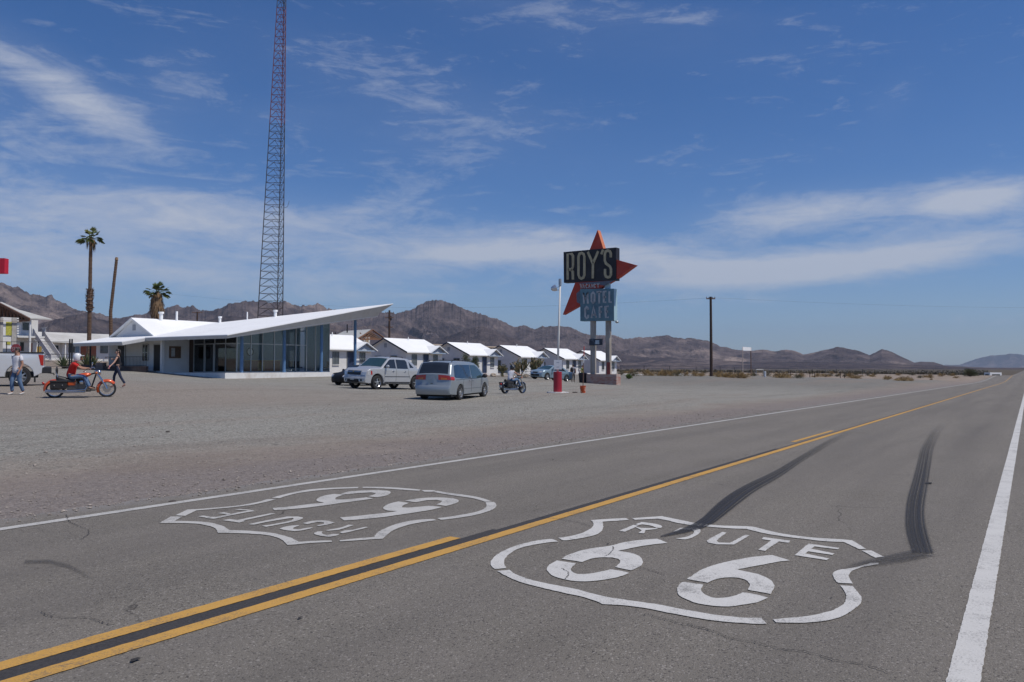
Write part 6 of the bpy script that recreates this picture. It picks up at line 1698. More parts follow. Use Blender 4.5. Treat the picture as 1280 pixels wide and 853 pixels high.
psi = 215; wf = Vector(((470-640)/FPX*46, 46.0)); hd = Vector((math.sin(rad(psi)), math.cos(rad(psi)))); rtv = Vector((hd.y, -hd.x))
c_ = wf+rtv*.87-hd*(4.55-2.8); x, y = c2w(c_.x, c_.y); place(av, x, y, head(psi))

# dark coupe behind the pickup
dtop = [(.10, .26), (0, .38), (0, .60), (.06, .86), (.5, .95), (.95, 1.02), (1.5, 1.32), (1.75, 1.36), (2.2, 1.36), (2.55, 1.28), (3.15, .94), (3.3, .89), (3.9, .78), (4.18, .64), (4.28, .50), (4.28, .32), (4.2, .22), (4.0, .20)]
dk_c = Car(4.28, 1.72, 1.36, .90, dtop, [(3.45, .34, .31), (.85, .34, .31)], .24, .16, .20, .18)
dk = thing('coupe', 'black coupe half hidden behind the silver pickup', 'car')
dp = mat('coupe_black', (.010, .010, .011), .5, 0, var=.1, spec=.25)
dk_c.body(MB()).build('body', dp, dk, smooth=38); floor_pan(dk_c, dk, .16, .26, .3, 4.0)
w_ = MB(); dk_c.cross(w_, 9.05, 9.97, -.88, .88); w_.build('windscreen', pane_dark, dk, smooth=40, fix=False)
sidewin(dk_c, [[(1.2, .96), (2.9, .93), (2.45, 1.24), (1.55, 1.26)]], 'side_window', pane_dark, dk)
for sd_ in (-1, 1):
    g_ = MB(); dk_c.cross(g_, 12.6, 13.6, sd_*.62, sd_*.93, .010); g_.build('headlight', lamp_clear, dk, fix=False)
g_ = MB(); dk_c.cross(g_, 14.2, 15.2, -.45, .45, .010); g_.build('grille', under, dk, fix=False)
mirror(dk_c, dk, 2.85, .96, dp)
for x in (.85-2.14, 3.45-2.14):
    for sd_ in (-1, 1): wheel(dk, x, sd_*.75, .31, .2, 5, sd_, rim_m)
psi = 217; c_ = Vector(((421-640)/FPX*51.5, 51.5))-Vector((math.sin(rad(psi)), math.cos(rad(psi))))*2.1; x, y = c2w(c_.x, c_.y); place(dk, x, y, head(psi))

# pale blue sedan near the sign, seen from its left front
stop_ = [(.10, .27), (0, .36), (-.01, .58), (.04, .88), (.12, .94), (.75, .97), (1.35, 1.28), (1.65, 1.36), (2.3, 1.38), (2.75, 1.32), (3.35, .98), (3.5, .93), (4.1, .80), (4.34, .68), (4.42, .54), (4.45, .34), (4.36, .22), (4.15, .20)]
se_c = Car(4.45, 1.70, 1.38, .90, stop_, [(3.62, .345, .31), (1.0, .345, .31)], .24, .13, .20, .17)
se = thing('sedan', 'pale blue sedan parked by the sign, partly hidden by the white pole', 'car')
spnt = car_paint('sedan_pale_blue', (.26, .36, .43))
se_c.body(MB()).build('body', spnt, se, smooth=38); floor_pan(se_c, se, .16, .26, .3, 4.2)
w_ = MB(); se_c.cross(w_, 9.05, 9.97, -.88, .88); w_.build('windscreen', car_glass_mat('green_tinted_car_glass', (.028, .060, .062), .05, .9), se, smooth=40, fix=False)
sidewin(se_c, [[(2.22, .95), (3.10, .94), (3.15, .98), (2.70, 1.26), (2.24, 1.29)], [(1.15, .96), (2.14, .95), (2.16, 1.29), (1.6, 1.27)]], 'side_window', pane_dark, se)
for sd_ in (-1, 1):
    g_ = MB(); se_c.cross(g_, 12.5, 13.8, sd_*.55, sd_*.95, .010); g_.build('headlight', lamp_clear, se, fix=False)
g_ = MB(); se_c.cross(g_, 13.1, 13.9, -.40, .40, .010); g_.build('grille', under, se, fix=False)
g_ = MB(); se_c.cross(g_, 14.4, 15.4, -.70, .70, .010); g_.build('bumper_intake', under, se, fix=False)
g_ = MB(); se_c.cross(g_, 14.05, 14.5, -.2, .2, .016); g_.build('licence_plate', plate_m, se, fix=False)
seams(se_c, se, [[(3.15, .93), (3.1, .34)], [(2.18, 1.27), (2.16, .33)], [(.9, .64), (3.2, .62)]])
mirror(se_c, se, 3.0, .98, spnt)
for x in (1.0-2.225, 3.62-2.225):
    for sd_ in (-1, 1): wheel(se, x, sd_*.75, .31, .2, 7, sd_, rim_m)
psi = 226; wf = Vector(((683-640)/FPX*72, 72.0)); hd = Vector((math.sin(rad(psi)), math.cos(rad(psi)))); rtv = Vector((hd.y, -hd.x))
c_ = wf+rtv*.75-hd*(3.62-2.225); x, y = c2w(c_.x, c_.y); place(se, x, y, head(psi))

# silver pickup cut off by the left edge: bed, tailgate, rear wheel
rtop = [(.10, .55), (.0, .62), (-.02, .74), (.04, .84), (.05, 1.36), (.12, 1.43), (2.05, 1.45), (2.10, 1.46), (2.25, 1.88), (2.5, 1.96), (3.9, 1.97), (4.3, 1.85), (4.85, 1.48), (5.0, 1.42), (5.75, 1.32), (5.88, 1.2), (5.92, .6), (5.82, .42), (5.6, .38)]
rp_c = Car(5.92, 2.02, 1.97, 1.42, rtop, [(4.85, .53, .43), (.98, .53, .43)], .16, .06, .38, .06)
rpk = thing('pickup_truck', 'white-silver pickup cut off by the left edge, tailgate to the right', 'pickup truck')
rpm = car_paint('pickup_pearl', (.76, .77, .78))
rp_c.body(MB()).build('body', rpm, rpk, smooth=38); floor_pan(rp_c, rpk, .36, .6, .3, 5.5)
MB().box(.10-2.96, 2.0-2.96, -.80, .80, 1.405, 1.437).build('bed_liner', under, rpk)
sidewin(rp_c, [[(2.45, 1.46), (4.6, 1.47), (4.2, 1.80), (2.55, 1.86)]], 'side_window', pane_dark, rpk)
w_ = MB(); rp_c.cross(w_, 7.2, 8.0, -.85, .85); w_.build('rear_window', pane_dark, rpk, fix=False)
w_ = MB(); rp_c.cross(w_, 11.1, 12.0, -.88, .88); w_.build('windscreen', pane_dark, rpk, fix=False)
for sd_ in (-1, 1):
    g_ = MB(); rp_c.side(g_, [(.055, .88), (.17, .90), (.27, 1.36), (.13, 1.38), (.06, 1.34)], .009, (sd_,)); rp_c.cross(g_, 3.1, 3.95, sd_*.86, sd_*.985, .012); g_.build('tail_lamp', lamp_red, rpk, fix=False)
    MB().box(-.03, .04, -.02, .02, -.40, .12).xf(Matrix.Translation(Vector((.42-2.96, sd_*.93, .56)))).build('mud_flap', black_rubber, rpk)
MB().box(-.22, .16, -.95, .95, .55, .82).xf(Matrix.Translation(Vector((.02-2.96, 0, 0)))).build('rear_bumper', black_plastic, rpk, bevel=.03)
MB().tube([(-3.02, 0, .55), (-3.25, 0, .52), (-3.28, 0, .44)], .03, 6).build('tow_hook', dark_metal, rpk)
seams(rp_c, rpk, [[(2.12, 1.42), (2.10, .55)]])
MB().box(.1-2.96, 2.0-2.96, -.99, -.93, 1.44, 1.47).build('bed_rail', black_plastic, rpk); MB().box(.1-2.96, 2.0-2.96, .93, .99, 1.44, 1.47).build('bed_rail', black_plastic, rpk)
for sd_ in (-1, 1):
    for x in (.98, 4.85): wheel(rpk, x-2.96, sd_*.90, .415, .29, 8, sd_, mat('two_tone_rim', (.40, .41, .42), .35, .6, var=.3, scale=9))
psi = 239; wr = Vector(((25.3-640)/FPX*34.2, 34.2)); hd = Vector((math.sin(rad(psi)), math.cos(rad(psi)))); rtv = Vector((hd.y, -hd.x))
c_ = wr+rtv*.90+hd*(2.96-.98); x, y = c2w(c_.x, c_.y); place(rpk, x, y, head(psi))

# white motorhome far down the road
rv = thing('motorhome', 'tiny white motorhome far down the highway beyond the crest', 'motorhome')
MB().prism([(-3.2, .5), (3.0, .5), (3.3, 1.0), (3.2, 1.4), (2.6, 1.6), (3.0, 2.2), (2.9, 2.9), (-3.2, 2.95), (-3.25, 1.5)], -1.15, 1.15, 'xz').build('body', mat('motorhome_white', (.75, .75, .74), .5), rv, bevel=.06)
for sd_ in (-1, 1): MB().box(-2.2, 2.0, sd_*1.155-.005, sd_*1.155+.005, 1.7, 2.3).build('side_window', pane_dark, rv)
for x in (-2, 2.2):
    for sd_ in (-1, 1): wheel(rv, x, sd_*1.0, .38, .25, 5, sd_, rim_m)
MB().box(-3.29, -3.22, -.7, .7, 1.7, 2.3).build('rear_window', pane_dark, rv)
p = c2w((1241-640)/FPX*292, 292); rv.location = (p[0], p[1], CAM_H+(460-465.8)/FPX*292-2.95); rv.rotation_euler.z = rad(-35)

# ---------------------------------------------------------------- motorcycles
def fender(cx, cz, r, a0, a1, w, m_, name, par):
    def fn(u, v):
        a = rad(a0+(a1-a0)*v); rr = r-.05*abs(u)**2.2-(.04*abs(u) if abs(u) > .9 else 0)
        return (cx+rr*math.cos(a), u*w/2, cz+rr*math.sin(a))
    return MB().grid(fn, [-1, -.97, -.85, -.5, 0, .5, .85, .97, 1], [k/16 for k in range(17)]).build(name, m_, par, smooth=True, fix=False)
def moto_wheel(par, x, r, w, m_rim, white=False):
    t = MB().lathe([(r*.78, -w/2), (r*.92, -w/2), (r, -w*.2), (r, w*.2), (r*.92, w/2), (r*.78, w/2)], 32, 'y').build('wheel', black_rubber, par, smooth=40, loc=(x, 0, r))
    MB().lathe([(r*.80, -w*.42), (r*.80, w*.42), (r*.74, w*.38), (r*.74, -w*.38), (r*.80, -w*.42)], 32, 'y').build('rim', m_rim, t, smooth=40)
    sp = MB()
    for k in range(20):
        a = 2*math.pi*k/20; b = a+(.35 if k % 2 else -.35); s_ = .03 if (k//2) % 2 else -.03
        sp.bar((math.cos(b)*r*.14, s_, math.sin(b)*r*.14), (math.cos(a)*r*.76, 0, math.sin(a)*r*.76), .007)
    sp.build('spokes', chrome, t)
    MB().cyl((0, -.06, 0), (0, .06, 0), r*.17, seg=14).cyl((0, .05, 0), (0, .062, 0), r*.42, seg=20).cyl((0, -.062, 0), (0, -.05, 0), r*.42, seg=20).build('hub', chrome, t, smooth=40)
    if white: MB().lathe([(r*.80, -w*.52), (r*.90, -w*.51)], 32, 'y').build('whitewall', white_wall, t)
    return t
def motorcycle(label, paint, group_paint2, bags, sissy, wb=1.72, r=.325):
    t = thing('motorcycle', label, 'motorcycle')
    xr, xf = -wb/2, wb/2
    moto_wheel(t, xr, r, .15, chrome); fw = moto_wheel(t, xf, r*1.0, .12, chrome)
    fender(xr, r, r+.055, -8 if bags else 20, 0, .2, paint, 'rear_fender', t) if False else None
    fender(xr, r, r+.06, 25, 190, .22, paint, 'rear_fender', t)
    fender(xf, r, r+.045, 38, 205, .17, paint, 'front_fender', t)
    # tank: teardrop
    def tank(u, v):
        a = 2*math.pi*u; xx = v
        rr = math.sin(math.pi*min(1, (v*.92+.04)))**.6*(1-.35*v)
        return (.32-.62*v, .155*rr*math.cos(a), .86-.10*v+.115*rr*math.sin(a))
    MB().grid(tank, [k/18 for k in range(19)], [k/12 for k in range(13)]).build('fuel_tank', paint, t, smooth=True)
    MB().ell((.10, 0, .965), .05, .04, .02, 10, 6).build('fuel_cap', chrome, t, smooth=True)
    st_ = MB(); 
    def seatf(u, v):
        x = -.20-.62*v; w = .17*(1-.3*v)*(1 if v < .97 else .4); z = .72+.16*max(0, v-.42)**.8+.02*math.cos(u*3.14)
        return (x, math.sin(u*math.pi/2)*w, z-.07*abs(u)**3+(0 if abs(u) < .99 else -.05))
    st_.grid(seatf, [-1, -.9, -.6, -.2, .2, .6, .9, 1], [k/12 for k in range(13)])
    st_.build('saddle', mat('black_leather', (.020, .018, .018), .5, var=.2), t, smooth=True, fix=False)
    MB().box(-.80, -.2, -.12, .12, .60, .70).build('seat_base', black_plastic, t, bevel=.03)
    # engine: two cylinders in a V over the crankcase
    MB().cyl((.06, -.14, .38), (.06, .14, .38), .18, seg=16).box(-.46, .0, -.12, .12, .27, .52).build('crankcase', mat('engine_metal', (.13, .13, .135), .35, .7, var=.3, scale=9), t, smooth=35)
    for a in (22, -24):
        b_ = Vector((.0, 0, .44)); d = Vector((math.sin(rad(a)), 0, math.cos(rad(a))))
        m_ = MB()
        for k in range(7): m_.cyl(b_+d*(.03+.034*k), b_+d*(.052+.034*k), .115, seg=14)
        m_.cyl(b_, b_+d*.28, .07, seg=12)
        m_.build('cylinder', dark_metal, t, smooth=35)
        MB().cyl(b_+d*.27, b_+d*.33, .085, .06, 14).build('cylinder_head', chrome, t, smooth=35)
    MB().ell((.02, -.17, .58), .09, .05, .09, 12, 8).build('air_cleaner', chrome, t, smooth=True)
    MB().box(-.44, -.18, -.15, .15, .46, .66).build('oil_tank', paint, t, bevel=.03)
    MB().bar((-.62, -.10, .33), (-.2, -.10, .60), .035).bar((-.62, .10, .33), (-.2, .10, .60), .035).tube([(.50, 0, .92), (.36, 0, .45), (.30, 0, .24), (-.55, 0, .24), (-.86, 0, .325)], .028, 8).bar((.50, 0, .92), (-.25, 0, .70), .05).build('frame', dark_metal, t)
    for k, (z0_, z1_) in enumerate(((.30, .27), (.22, .22))):
        MB().tube([(.10, -.10, .60), (.20, -.17, .42), (.12, -.19, z0_), (-.35, -.20, z1_), (-1.15, -.20, z1_+.02)], [.022, .025, .03, .036, .036], 10).build('exhaust_pipe', chrome, t, smooth=40)
    MB().tube([(-.1, .12, .58), (.05, .18, .3), (-.4, .20, .24), (-1.10, .20, .25)], [.022, .025, .034, .034], 10).build('exhaust_pipe', chrome, t, smooth=40)
    fk = MB()
    for sd_ in (-1, 1):
        fk.tube([(.44, sd_*.10, 1.0), (xf-.10, sd_*.10, .53)], .034, 8); fk.tube([(xf-.10, sd_*.10, .53), (xf, sd_*.10, r)], .044, 8)
    fk.box(.42, .52, -.13, .13, .93, .99).build('front_fork', chrome, t, smooth=40)
    MB().tube([(.20, -.40, 1.07), (.30, -.36, 1.10), (.42, -.14, 1.12), (.44, 0, 1.06), (.42, .14, 1.12), (.30, .36, 1.10), (.20, .40, 1.07)], .014, 8).build('handlebar', chrome, t, smooth=True)
    for sd_ in (-1, 1):
        MB().cyl((.18, sd_*.42, 1.065), (.28, sd_*.36, 1.095), .021, seg=8).build('grip', black_rubber, t)
        MB().ell((.36, sd_*.36, 1.26), .015, .075, .05, 10, 6).tube([(.33, sd_*.28, 1.11), (.36, sd_*.34, 1.24)], .007, 5).build('mirror', chrome, t, smooth=True)
        MB().tube([(.32, sd_*.14, .30), (.32, sd_*.32, .29)], .02, 6).box(.18, .48, sd_*.30-.05, sd_*.30+.05, .27, .295).build('footboard', black_rubber, t)
        MB().ell((.50, sd_*.20, .92), .05, .045, .045, 8, 6).build('indicator', lamp_amber, t, smooth=True)
    MB().lathe([(0, .09), (.075, .085), (.095, .03), (.08, -.08), (0, -.12)], 18, 'x', (.56, 0, .93)).build('headlight', chrome, t, smooth=True)
    MB().cyl((xr-.40, 0, .53), (xr-.34, 0, .56), .05, seg=12).build('tail_lamp', lamp_red, t, smooth=True)
    MB().box(xr-.43, xr-.415, -.09, .09, .36, .47).build('licence_plate', plate_m, t)
    if bags:
        for sd_ in (-1, 1):
            b_ = MB().box(xr-.14, xr+.40, sd_*.245-.07, sd_*.245+.07, .34, .64).build('saddlebag', mat('black_leather', (.020, .018, .018), .5, var=.2), t, bevel=.045)
            MB().box(xr-.15, xr+.41, sd_*.25-.085, sd_*.25+.085, .585, .66).build('bag_lid', mat('black_leather', (.020, .018, .018), .5, var=.2), b_, bevel=.03)
            for x in (.0, .26): MB().box(xr+x-.018, xr+x+.018, sd_*.338-.004, sd_*.338+.004, .47, .51).build('buckle', chrome, b_)
    if sissy:
        MB().tube([(xr+.12, -.10, .66), (xr+.02, -.10, 1.0), (xr+.02, .10, 1.0), (xr+.12, .10, .66)], .013, 6).build('backrest_bar', chrome, t)
        MB().ell((xr+.055, 0, 1.0), .045, .13, .15, 12, 8).build('backrest_pad', mat('black_leather', (.020, .018, .018), .5, var=.2), t, smooth=True)
    return t
orange = mat('metallic_orange', (.60, .085, .010), .28, .15, var=.05, coat=.8)
bike = motorcycle('orange cruiser motorcycle with black saddlebags ridden by the man in red', orange, None, True, True, 1.70, .318)
x, y = c2w((102.4-640)/FPX*29.6, 29.6); place(bike, x, y, head(64)); BIKE = bike.matrix_basis.copy()
dblack = mat('gloss_black', (.012, .012, .014), .25, coat=.6)
bike2 = motorcycle('black motorcycle seen from behind, ridden away by the man in a white tank top', dblack, None, True, False, 1.66, .32)
x, y = c2w((642.3-640)/FPX*45.7, 45.7); place(bike2, x, y, head(37)); BIKE2 = bike2.matrix_basis.copy()

# ---------------------------------------------------------------- people
def skinned(name, verts, edges, radii, m_, parent, root=0, levels=2):
    me = bpy.data.meshes.new(name); me.from_pydata([tuple(v) for v in verts], edges, [])
    o = bpy.data.objects.new(name, me); col.objects.link(o)
    md = o.modifiers.new('skin', 'SKIN'); md.use_smooth_shade = True
    sv = me.skin_vertices[0].data if me.skin_vertices else None
    if sv is None:
        raise RuntimeError('skin layer missing')
    for i, r in enumerate(radii):
        sv[i].radius = r if isinstance(r, tuple) else (r, r)
        sv[i].use_root = (i == root)
    sb = o.modifiers.new('sub', 'SUBSURF'); sb.levels = levels; sb.render_levels = levels
    dg = bpy.context.evaluated_depsgraph_get()
    nm = bpy.data.meshes.new_from_object(o.evaluated_get(dg)); nm.name = name
    bpy.data.objects.remove(o); bpy.data.meshes.remove(me)
    nm.materials.clear(); nm.materials.append(m_)
    nm.polygons.foreach_set('use_smooth', [True]*len(nm.polygons))
    ob = bpy.data.objects.new(name, nm); col.objects.link(ob)
    if parent: ob.parent = parent
    return ob
V = Vector
def person(label, J, skin_m, shirt_m, trou_m, shoe_m, hair_m, sleeve=.55, hairlen=0, helmet=None, sc=1.0, slim=1.0, glasses=False, group=None, shoes_open=False, bag=None, crew=True):
    """J: joints, x forward, y left, z up. Body, clothing and hair follow the same joints."""
    J = {k: V(v)*sc for k, v in J.items()}
    t = thing('person', label, 'person', (0, 0, 0), 0, group)
    vs = []; es = []; rs = []
    def add(p, r, par):
        vs.append(p); rs.append(r*sc if not isinstance(r, tuple) else (r[0]*sc, r[1]*sc)); i = len(vs)-1
        if par is not None: es.append((par, i))
        return i
    pel = add(J['pelvis'], (.115*slim, .13*slim), None); ch = add(J['chest'], (.115*slim, .15*slim), pel); nk = add(J['neck'], .055, ch)
    hd_ = add(J['head']+V((0, 0, -.045)), (.070, .070), nk); ht = add(J['head']+V((-.005, 0, .055)), (.080, .073), hd_)
    fw_ = (J['face']-J['head']).normalized() if 'face' in J else V((1, 0, 0))
    add(J['head']+fw_*.102+V((0, 0, -.012)), .013, hd_)
    for sd_ in ('l', 'r'):
        s_ = add(J['sh_'+sd_], .056*slim, ch); e_ = add(J['el_'+sd_], .043*slim, s_); w_ = add(J['wr_'+sd_], .030*slim, e_)
        hdir = (J['hand_'+sd_]-J['wr_'+sd_]).normalized() if 'hand_'+sd_ in J else (J['wr_'+sd_]-J['el_'+sd_]).normalized()
        pm = add(J['wr_'+sd_]+hdir*.07, (.034, .022), w_)
        side = hdir.cross(V((0, 0, 1)));  side = side.normalized() if side.length > .2 else V((0, 1, 0)); side = V((1, 0, 0)) if abs(hdir.z) > .8 else side
        drop = hdir.cross(side)
        for k in range(4):
            b0_ = J['wr_'+sd_]+hdir*.105+side*(.026-.0175*k); L_ = (.036, .042, .039, .03)[k]
            f1 = add(b0_, .0095, pm); f2 = add(b0_+hdir*L_+drop*.006, .0088, f1); add(b0_+hdir*L_*1.6+drop*.026, .0078, f2)
        th_ = add(J['wr_'+sd_]+hdir*.045+side*.036, .011, pm); add(J['wr_'+sd_]+hdir*.085+side*.052+drop*.012, .009, th_)
        h_ = add(J['hip_'+sd_], .085*slim, pel); k_ = add(J['kn_'+sd_], .054*slim, h_); a_ = add(J['an_'+sd_], .036, k_); add(J['toe_'+sd_]+V((0, 0, .0)), .030, a_)
    skinned('body', vs, es, rs, skin_m, t)
    # shirt
    vs, es, rs = [], [], []
    w0 = J['pelvis']+(J['pelvis']-J['chest']).normalized()*(.17 if crew and helmet is None else .12); p_ = add(w0, (.15*slim, .175*slim), None); m1 = add((J['pelvis']*.5+J['chest']*.5), (.132*slim, .155*slim), p_)
    c_ = add(J['chest'], (.132*slim, .172*slim), m1); add(J['chest']*.45+J['neck']*.55, (.09, .11), c_)
    if sleeve > 0:
        for sd_ in ('l', 'r'):
            s_ = add(J['sh_'+sd_], .078*slim, c_); add(J['sh_'+sd_].lerp(J['el_'+sd_], sleeve), .066*slim, s_)
    skinned('shirt', vs, es, rs, shirt_m, t)
    # trousers
    vs, es, rs = [], [], []
    p_ = add(J['pelvis']+(J['chest']-J['pelvis'])*.30, (.122*slim, .140*slim), None)
    for sd_ in ('l', 'r'):
        h_ = add(J['hip_'+sd_]+V((0, 0, -.05)), .092*slim, p_); md_ = add(J['hip_'+sd_].lerp(J['kn_'+sd_], .5), .088*slim, h_); k_ = add(J['kn_'+sd_], .072*slim, md_); add(J['an_'+sd_]+V((0, 0, .03)), .060*slim, k_)
    skinned('trousers', vs, es, rs, trou_m, t)
    for sd_ in ('l', 'r'):
        a = J['an_'+sd_]; b = J['toe_'+sd_]; d = (b-a); d.z *= .6
        skinned('shoe', [a+V((0, 0, -.01))-d*.22, a+d*.35+V((0, 0, -.02)), b+d*.05], [(0, 1), (1, 2)], [(.042*sc, .045*sc), (.045*sc, .042*sc), (.036*sc, .028*sc)], shoe_m, t, levels=1)
    hd0 = J['head']
    sdv = fw_.cross(V((0, 0, 1))).normalized()
    if helmet:
        mb = MB()
        prof = [(0, .165), (.07, .155), (.118, .11), (.140, .04), (.142, -.03), (.128, -.10), (.112, -.135), (.10, -.13)]
        mb.lathe(prof, 22)
        # open the face
        keep = []
        for f in mb.f:
            c = sum((V(mb.v[i]) for i in f), V((0, 0, 0)))/len(f)
            if c.dot(V((fw_.x, fw_.y, 0))) > .085 and -.11 < c.z < .055: continue
            keep.append(f)
        mb.f = keep; mb.xf(Matrix.Translation(hd0+V((-.005, 0, .03)))); hm_ = mb.build('helmet', helmet, t, smooth=True)
        if 'peak' in J or helmet.name.startswith('white'):
            MB().box(.10, .225, -.085, .085, 0, .018).xf(Matrix.Translation(hd0+V((0, 0, .085)))).build('visor_peak', helmet, hm_, bevel=.008)
            MB().box(.108, .125, -.085, .085, -.01, .055).xf(Matrix.Translation(hd0+V((0, 0, .01)))).build('goggles', black_plastic, t)
    elif hair_m:
        mb = MB().ell((0, 0, 0), .098, .088, .105, 16, 10)
        keep = []
        for f in mb.f:
            c = sum((V(mb.v[i]) for i in f), V((0, 0, 0)))/len(f)
            if c.dot(fw_) > .028 and c.z < .045: continue
            if c.z < -.06 and hairlen == 0: continue
            keep.append(f)
        mb.f = keep; mb.xf(Matrix.Translation(hd0-fw_*.012+V((0, 0, .02))))
        if hairlen:
            b_ = hd0-fw_*.06
            for k in range(9):
                a = -1.3+2.6*k/8; q_ = b_+sdv*math.sin(a)*.075-fw_*(.02*math.cos(a))
                mb.tube([q_+V((0, 0, .06)), q_+V((0, 0, -hairlen*.5))-fw_*.03, q_+V((0, 0, -hairlen))-fw_*.02], [.03, .032, .012], 6)
        mb.build('hair', hair_m, t, smooth=True)
    for sg in (-1, 1):
        MB().ell(tuple(hd0+fw_*.083+sdv*.030*sg+V((0, 0, .012))), .012, .012, .010, 8, 6).build('eye', mat('eye_dark', (.03, .025, .02), .3), t)
        MB().ell(tuple(hd0+sdv*.083*sg+V((0, 0, -.005))), .020, .012, .032, 8, 6).build('ear', skin_m, t, smooth=True)
    MB().ell(tuple(hd0+fw_*.080+V((0, 0, -.060))), .014, .024, .006, 8, 5).build('mouth', mat('lip', (.30, .10, .08), .5), t)
    if glasses:
        MB().box(-.006, .006, -.070, .070, -.016, .016).xf(Matrix.Translation(hd0+fw_*.094+V((0, 0, .012))) @ Matrix.Rotation(math.atan2(fw_.y, fw_.x), 4, 'Z')).build('sunglasses', black_plastic, t)
    return t
skin_a = mat('skin_tan', (.36, .19, .125), .6, var=.08, scale=9); skin_b = mat('skin_light', (.44, .26, .19), .6, var=.08, scale=9)
jeans = mat('blue_jeans', (.105, .175, .29), .85, var=.25, scale=9, bump=.3, bscale=40); dark_jeans = mat('dark_jeans', (.018, .028, .060), .85, var=.25, scale=9)
white_tee = mat('white_cotton', (.66, .65, .68), .9, var=.06, scale=5, bump=.4, bscale=9); red_tee = mat('red_cotton', (.52, .018, .014), .85, var=.14, scale=6, bump=.4, bscale=9)
black_cl = mat('black_cloth', (.016, .016, .022), .9, var=.3, scale=6); hair_d = mat('dark_hair', (.020, .014, .011), .6, var=.3, scale=20, stretch=(4, 4, 1))
sneaker = mat('pale_sneaker', (.55, .54, .52), .7, var=.1); brown_boot = mat('brown_boot', (.13, .085, .055), .7, var=.2)
def jw(stride=.0, arm=.0, lean=0, armr=None):
    """standing or striding figure 1.75 m tall"""
    return dict(pelvis=(0, 0, .95), chest=(.01+lean, 0, 1.30), neck=(.0+lean*1.2, 0, 1.49), head=(.02+lean*1.3, 0, 1.62), sh_l=(lean, .185, 1.40), sh_r=(lean, -.185, 1.40),
        el_l=(-.06+arm, .25, 1.13), el_r=(-.02-arm, -.25, 1.13), wr_l=(.05+arm*1.8, .27, .88), wr_r=(.06-arm*1.4, -.27, .88), hand_l=(.08+arm*2, .26, .78), hand_r=(.08-arm*1.5, -.26, .78),
        hip_l=(0, .095, .90), hip_r=(0, -.095, .90), kn_l=(.04-stride*.4, .10, .50), kn_r=(.05+stride*.5, -.10, .50), an_l=(-.02-stride, .10, .09), an_r=(-.02+stride*.8, -.10, .09), toe_l=(.13-stride*.95, .11, .03), toe_r=(.14+stride*.8, -.11, .035))
def put(o, px, Y, psi, dz=0):
    g0 = gat(px, Y); o.location = g0+V((0, 0, dz)); o.rotation_euler.z = head(psi)
Jm = jw(.16, .03); Jm['face'] = (.12, -.03, 1.60)
man = person('man in white T-shirt and blue jeans walking past the cut-off pickup', Jm, skin_a, white_tee, jeans, sneaker, hair_d, .6, glasses=True, sc=1.02, slim=1.06)
put(man, 22, 30.0, 205)
Jw_ = jw(.2, .0); Jw_.update(el_r=(-.02, -.30, 1.12), wr_r=(.17, -.14, 1.27), hand_r=(.22, -.07, 1.29), el_l=(.12, .30, 1.14), wr_l=(.26, .42, .98), hand_l=(.30, .46, .93), an_l=(-.31, .10, .14), toe_l=(-.20, .11, .04), kn_l=(-.12, .10, .50), kn_r=(.15, -.10, .52), an_r=(.17, -.10, .09), toe_r=(.33, -.11, .035), face=(.12, .05, 1.60))
wom = person('dark-haired woman in black top and dark jeans hurrying behind the orange motorcycle', Jw_, skin_b, black_cl, dark_jeans, mat('strappy_sandal', (.22, .10, .08), .7), hair_d, .12, hairlen=.22, sc=.93, slim=.86)
put(wom, 147.5, 33.6, -112)
hb = MB().ell((0, 0, 0), .15, .06, .11, 12, 8); hb.tube([(-.10, 0, .08), (-.04, .02, .30), (.04, .02, .45), (.09, 0, .08)], .012, 6)
ho = hb.build('handbag', black_cl, None, smooth=True); tag(ho, 'small black handbag hanging at the hurrying woman\'s side', 'handbag'); ho.location = wom.matrix_basis @ V((.02, -.30, .98)); ho.rotation_euler.z = head(-112)
ph = MB().box(-.012, .012, -.035, .035, -.075, .075).build('phone', mat('pink_case', (.50, .10, .20), .4), None, bevel=.006); tag(ph, "pink phone in the hurrying woman's lowered hand", 'phone'); ph.location = wom.matrix_basis @ V((.285, .435, .86)); ph.rotation_euler.z = head(-112)
Jr = dict(pelvis=(-.36, 0, .82), chest=(-.27, 0, 1.16), neck=(-.20, 0, 1.34), head=(-.13, 0, 1.46), face=(0, 0, 1.45), sh_l=(-.22, .19, 1.25), sh_r=(-.22, -.19, 1.25), el_l=(.0, .29, 1.09), el_r=(.0, -.29, 1.09), wr_l=(.17, .36, 1.07), wr_r=(.17, -.36, 1.07),
          hand_l=(.27, .39, 1.08), hand_r=(.27, -.39, 1.08), hip_l=(-.32, .11, .80), hip_r=(-.32, -.11, .80), kn_l=(.10, .24, .80), kn_r=(.10, -.24, .80), an_l=(.28, .27, .38), an_r=(.28, -.27, .38), toe_l=(.45, .28, .335), toe_r=(.45, -.28, .335))
rider = person('rider in red T-shirt, blue jeans and white helmet on the orange motorcycle', Jr, skin_a, red_tee, jeans, brown_boot, None, .62, helmet=mat('white_helmet', (.72, .72, .73), .3, coat=.4))
rider.matrix_basis = BIKE
Jr2 = dict(Jr); Jr2.update(hand_l=(.26, .40, 1.08), hand_r=(.26, -.40, 1.08))
rider2 = person('rider in white tank top and dark helmet on the black motorcycle', Jr2, skin_b, white_tee, jeans, black_cl, None, .05, helmet=mat('dark_helmet', (.018, .018, .02), .3, coat=.4))
rider2.matrix_basis = BIKE2
Jp = jw(.04, .02); Jp['face'] = (.10, .04, 1.61)
pa = person('person in grey T-shirt and black trousers with a backpack, standing left of the sign base', Jp, skin_a, mat('grey_print_tee', (.40, .40, .44), .9, var=.3, scale=14), black_cl, black_cl, hair_d, .6, sc=.99, group=None)
put(pa, 716.2, 76.5, 20)
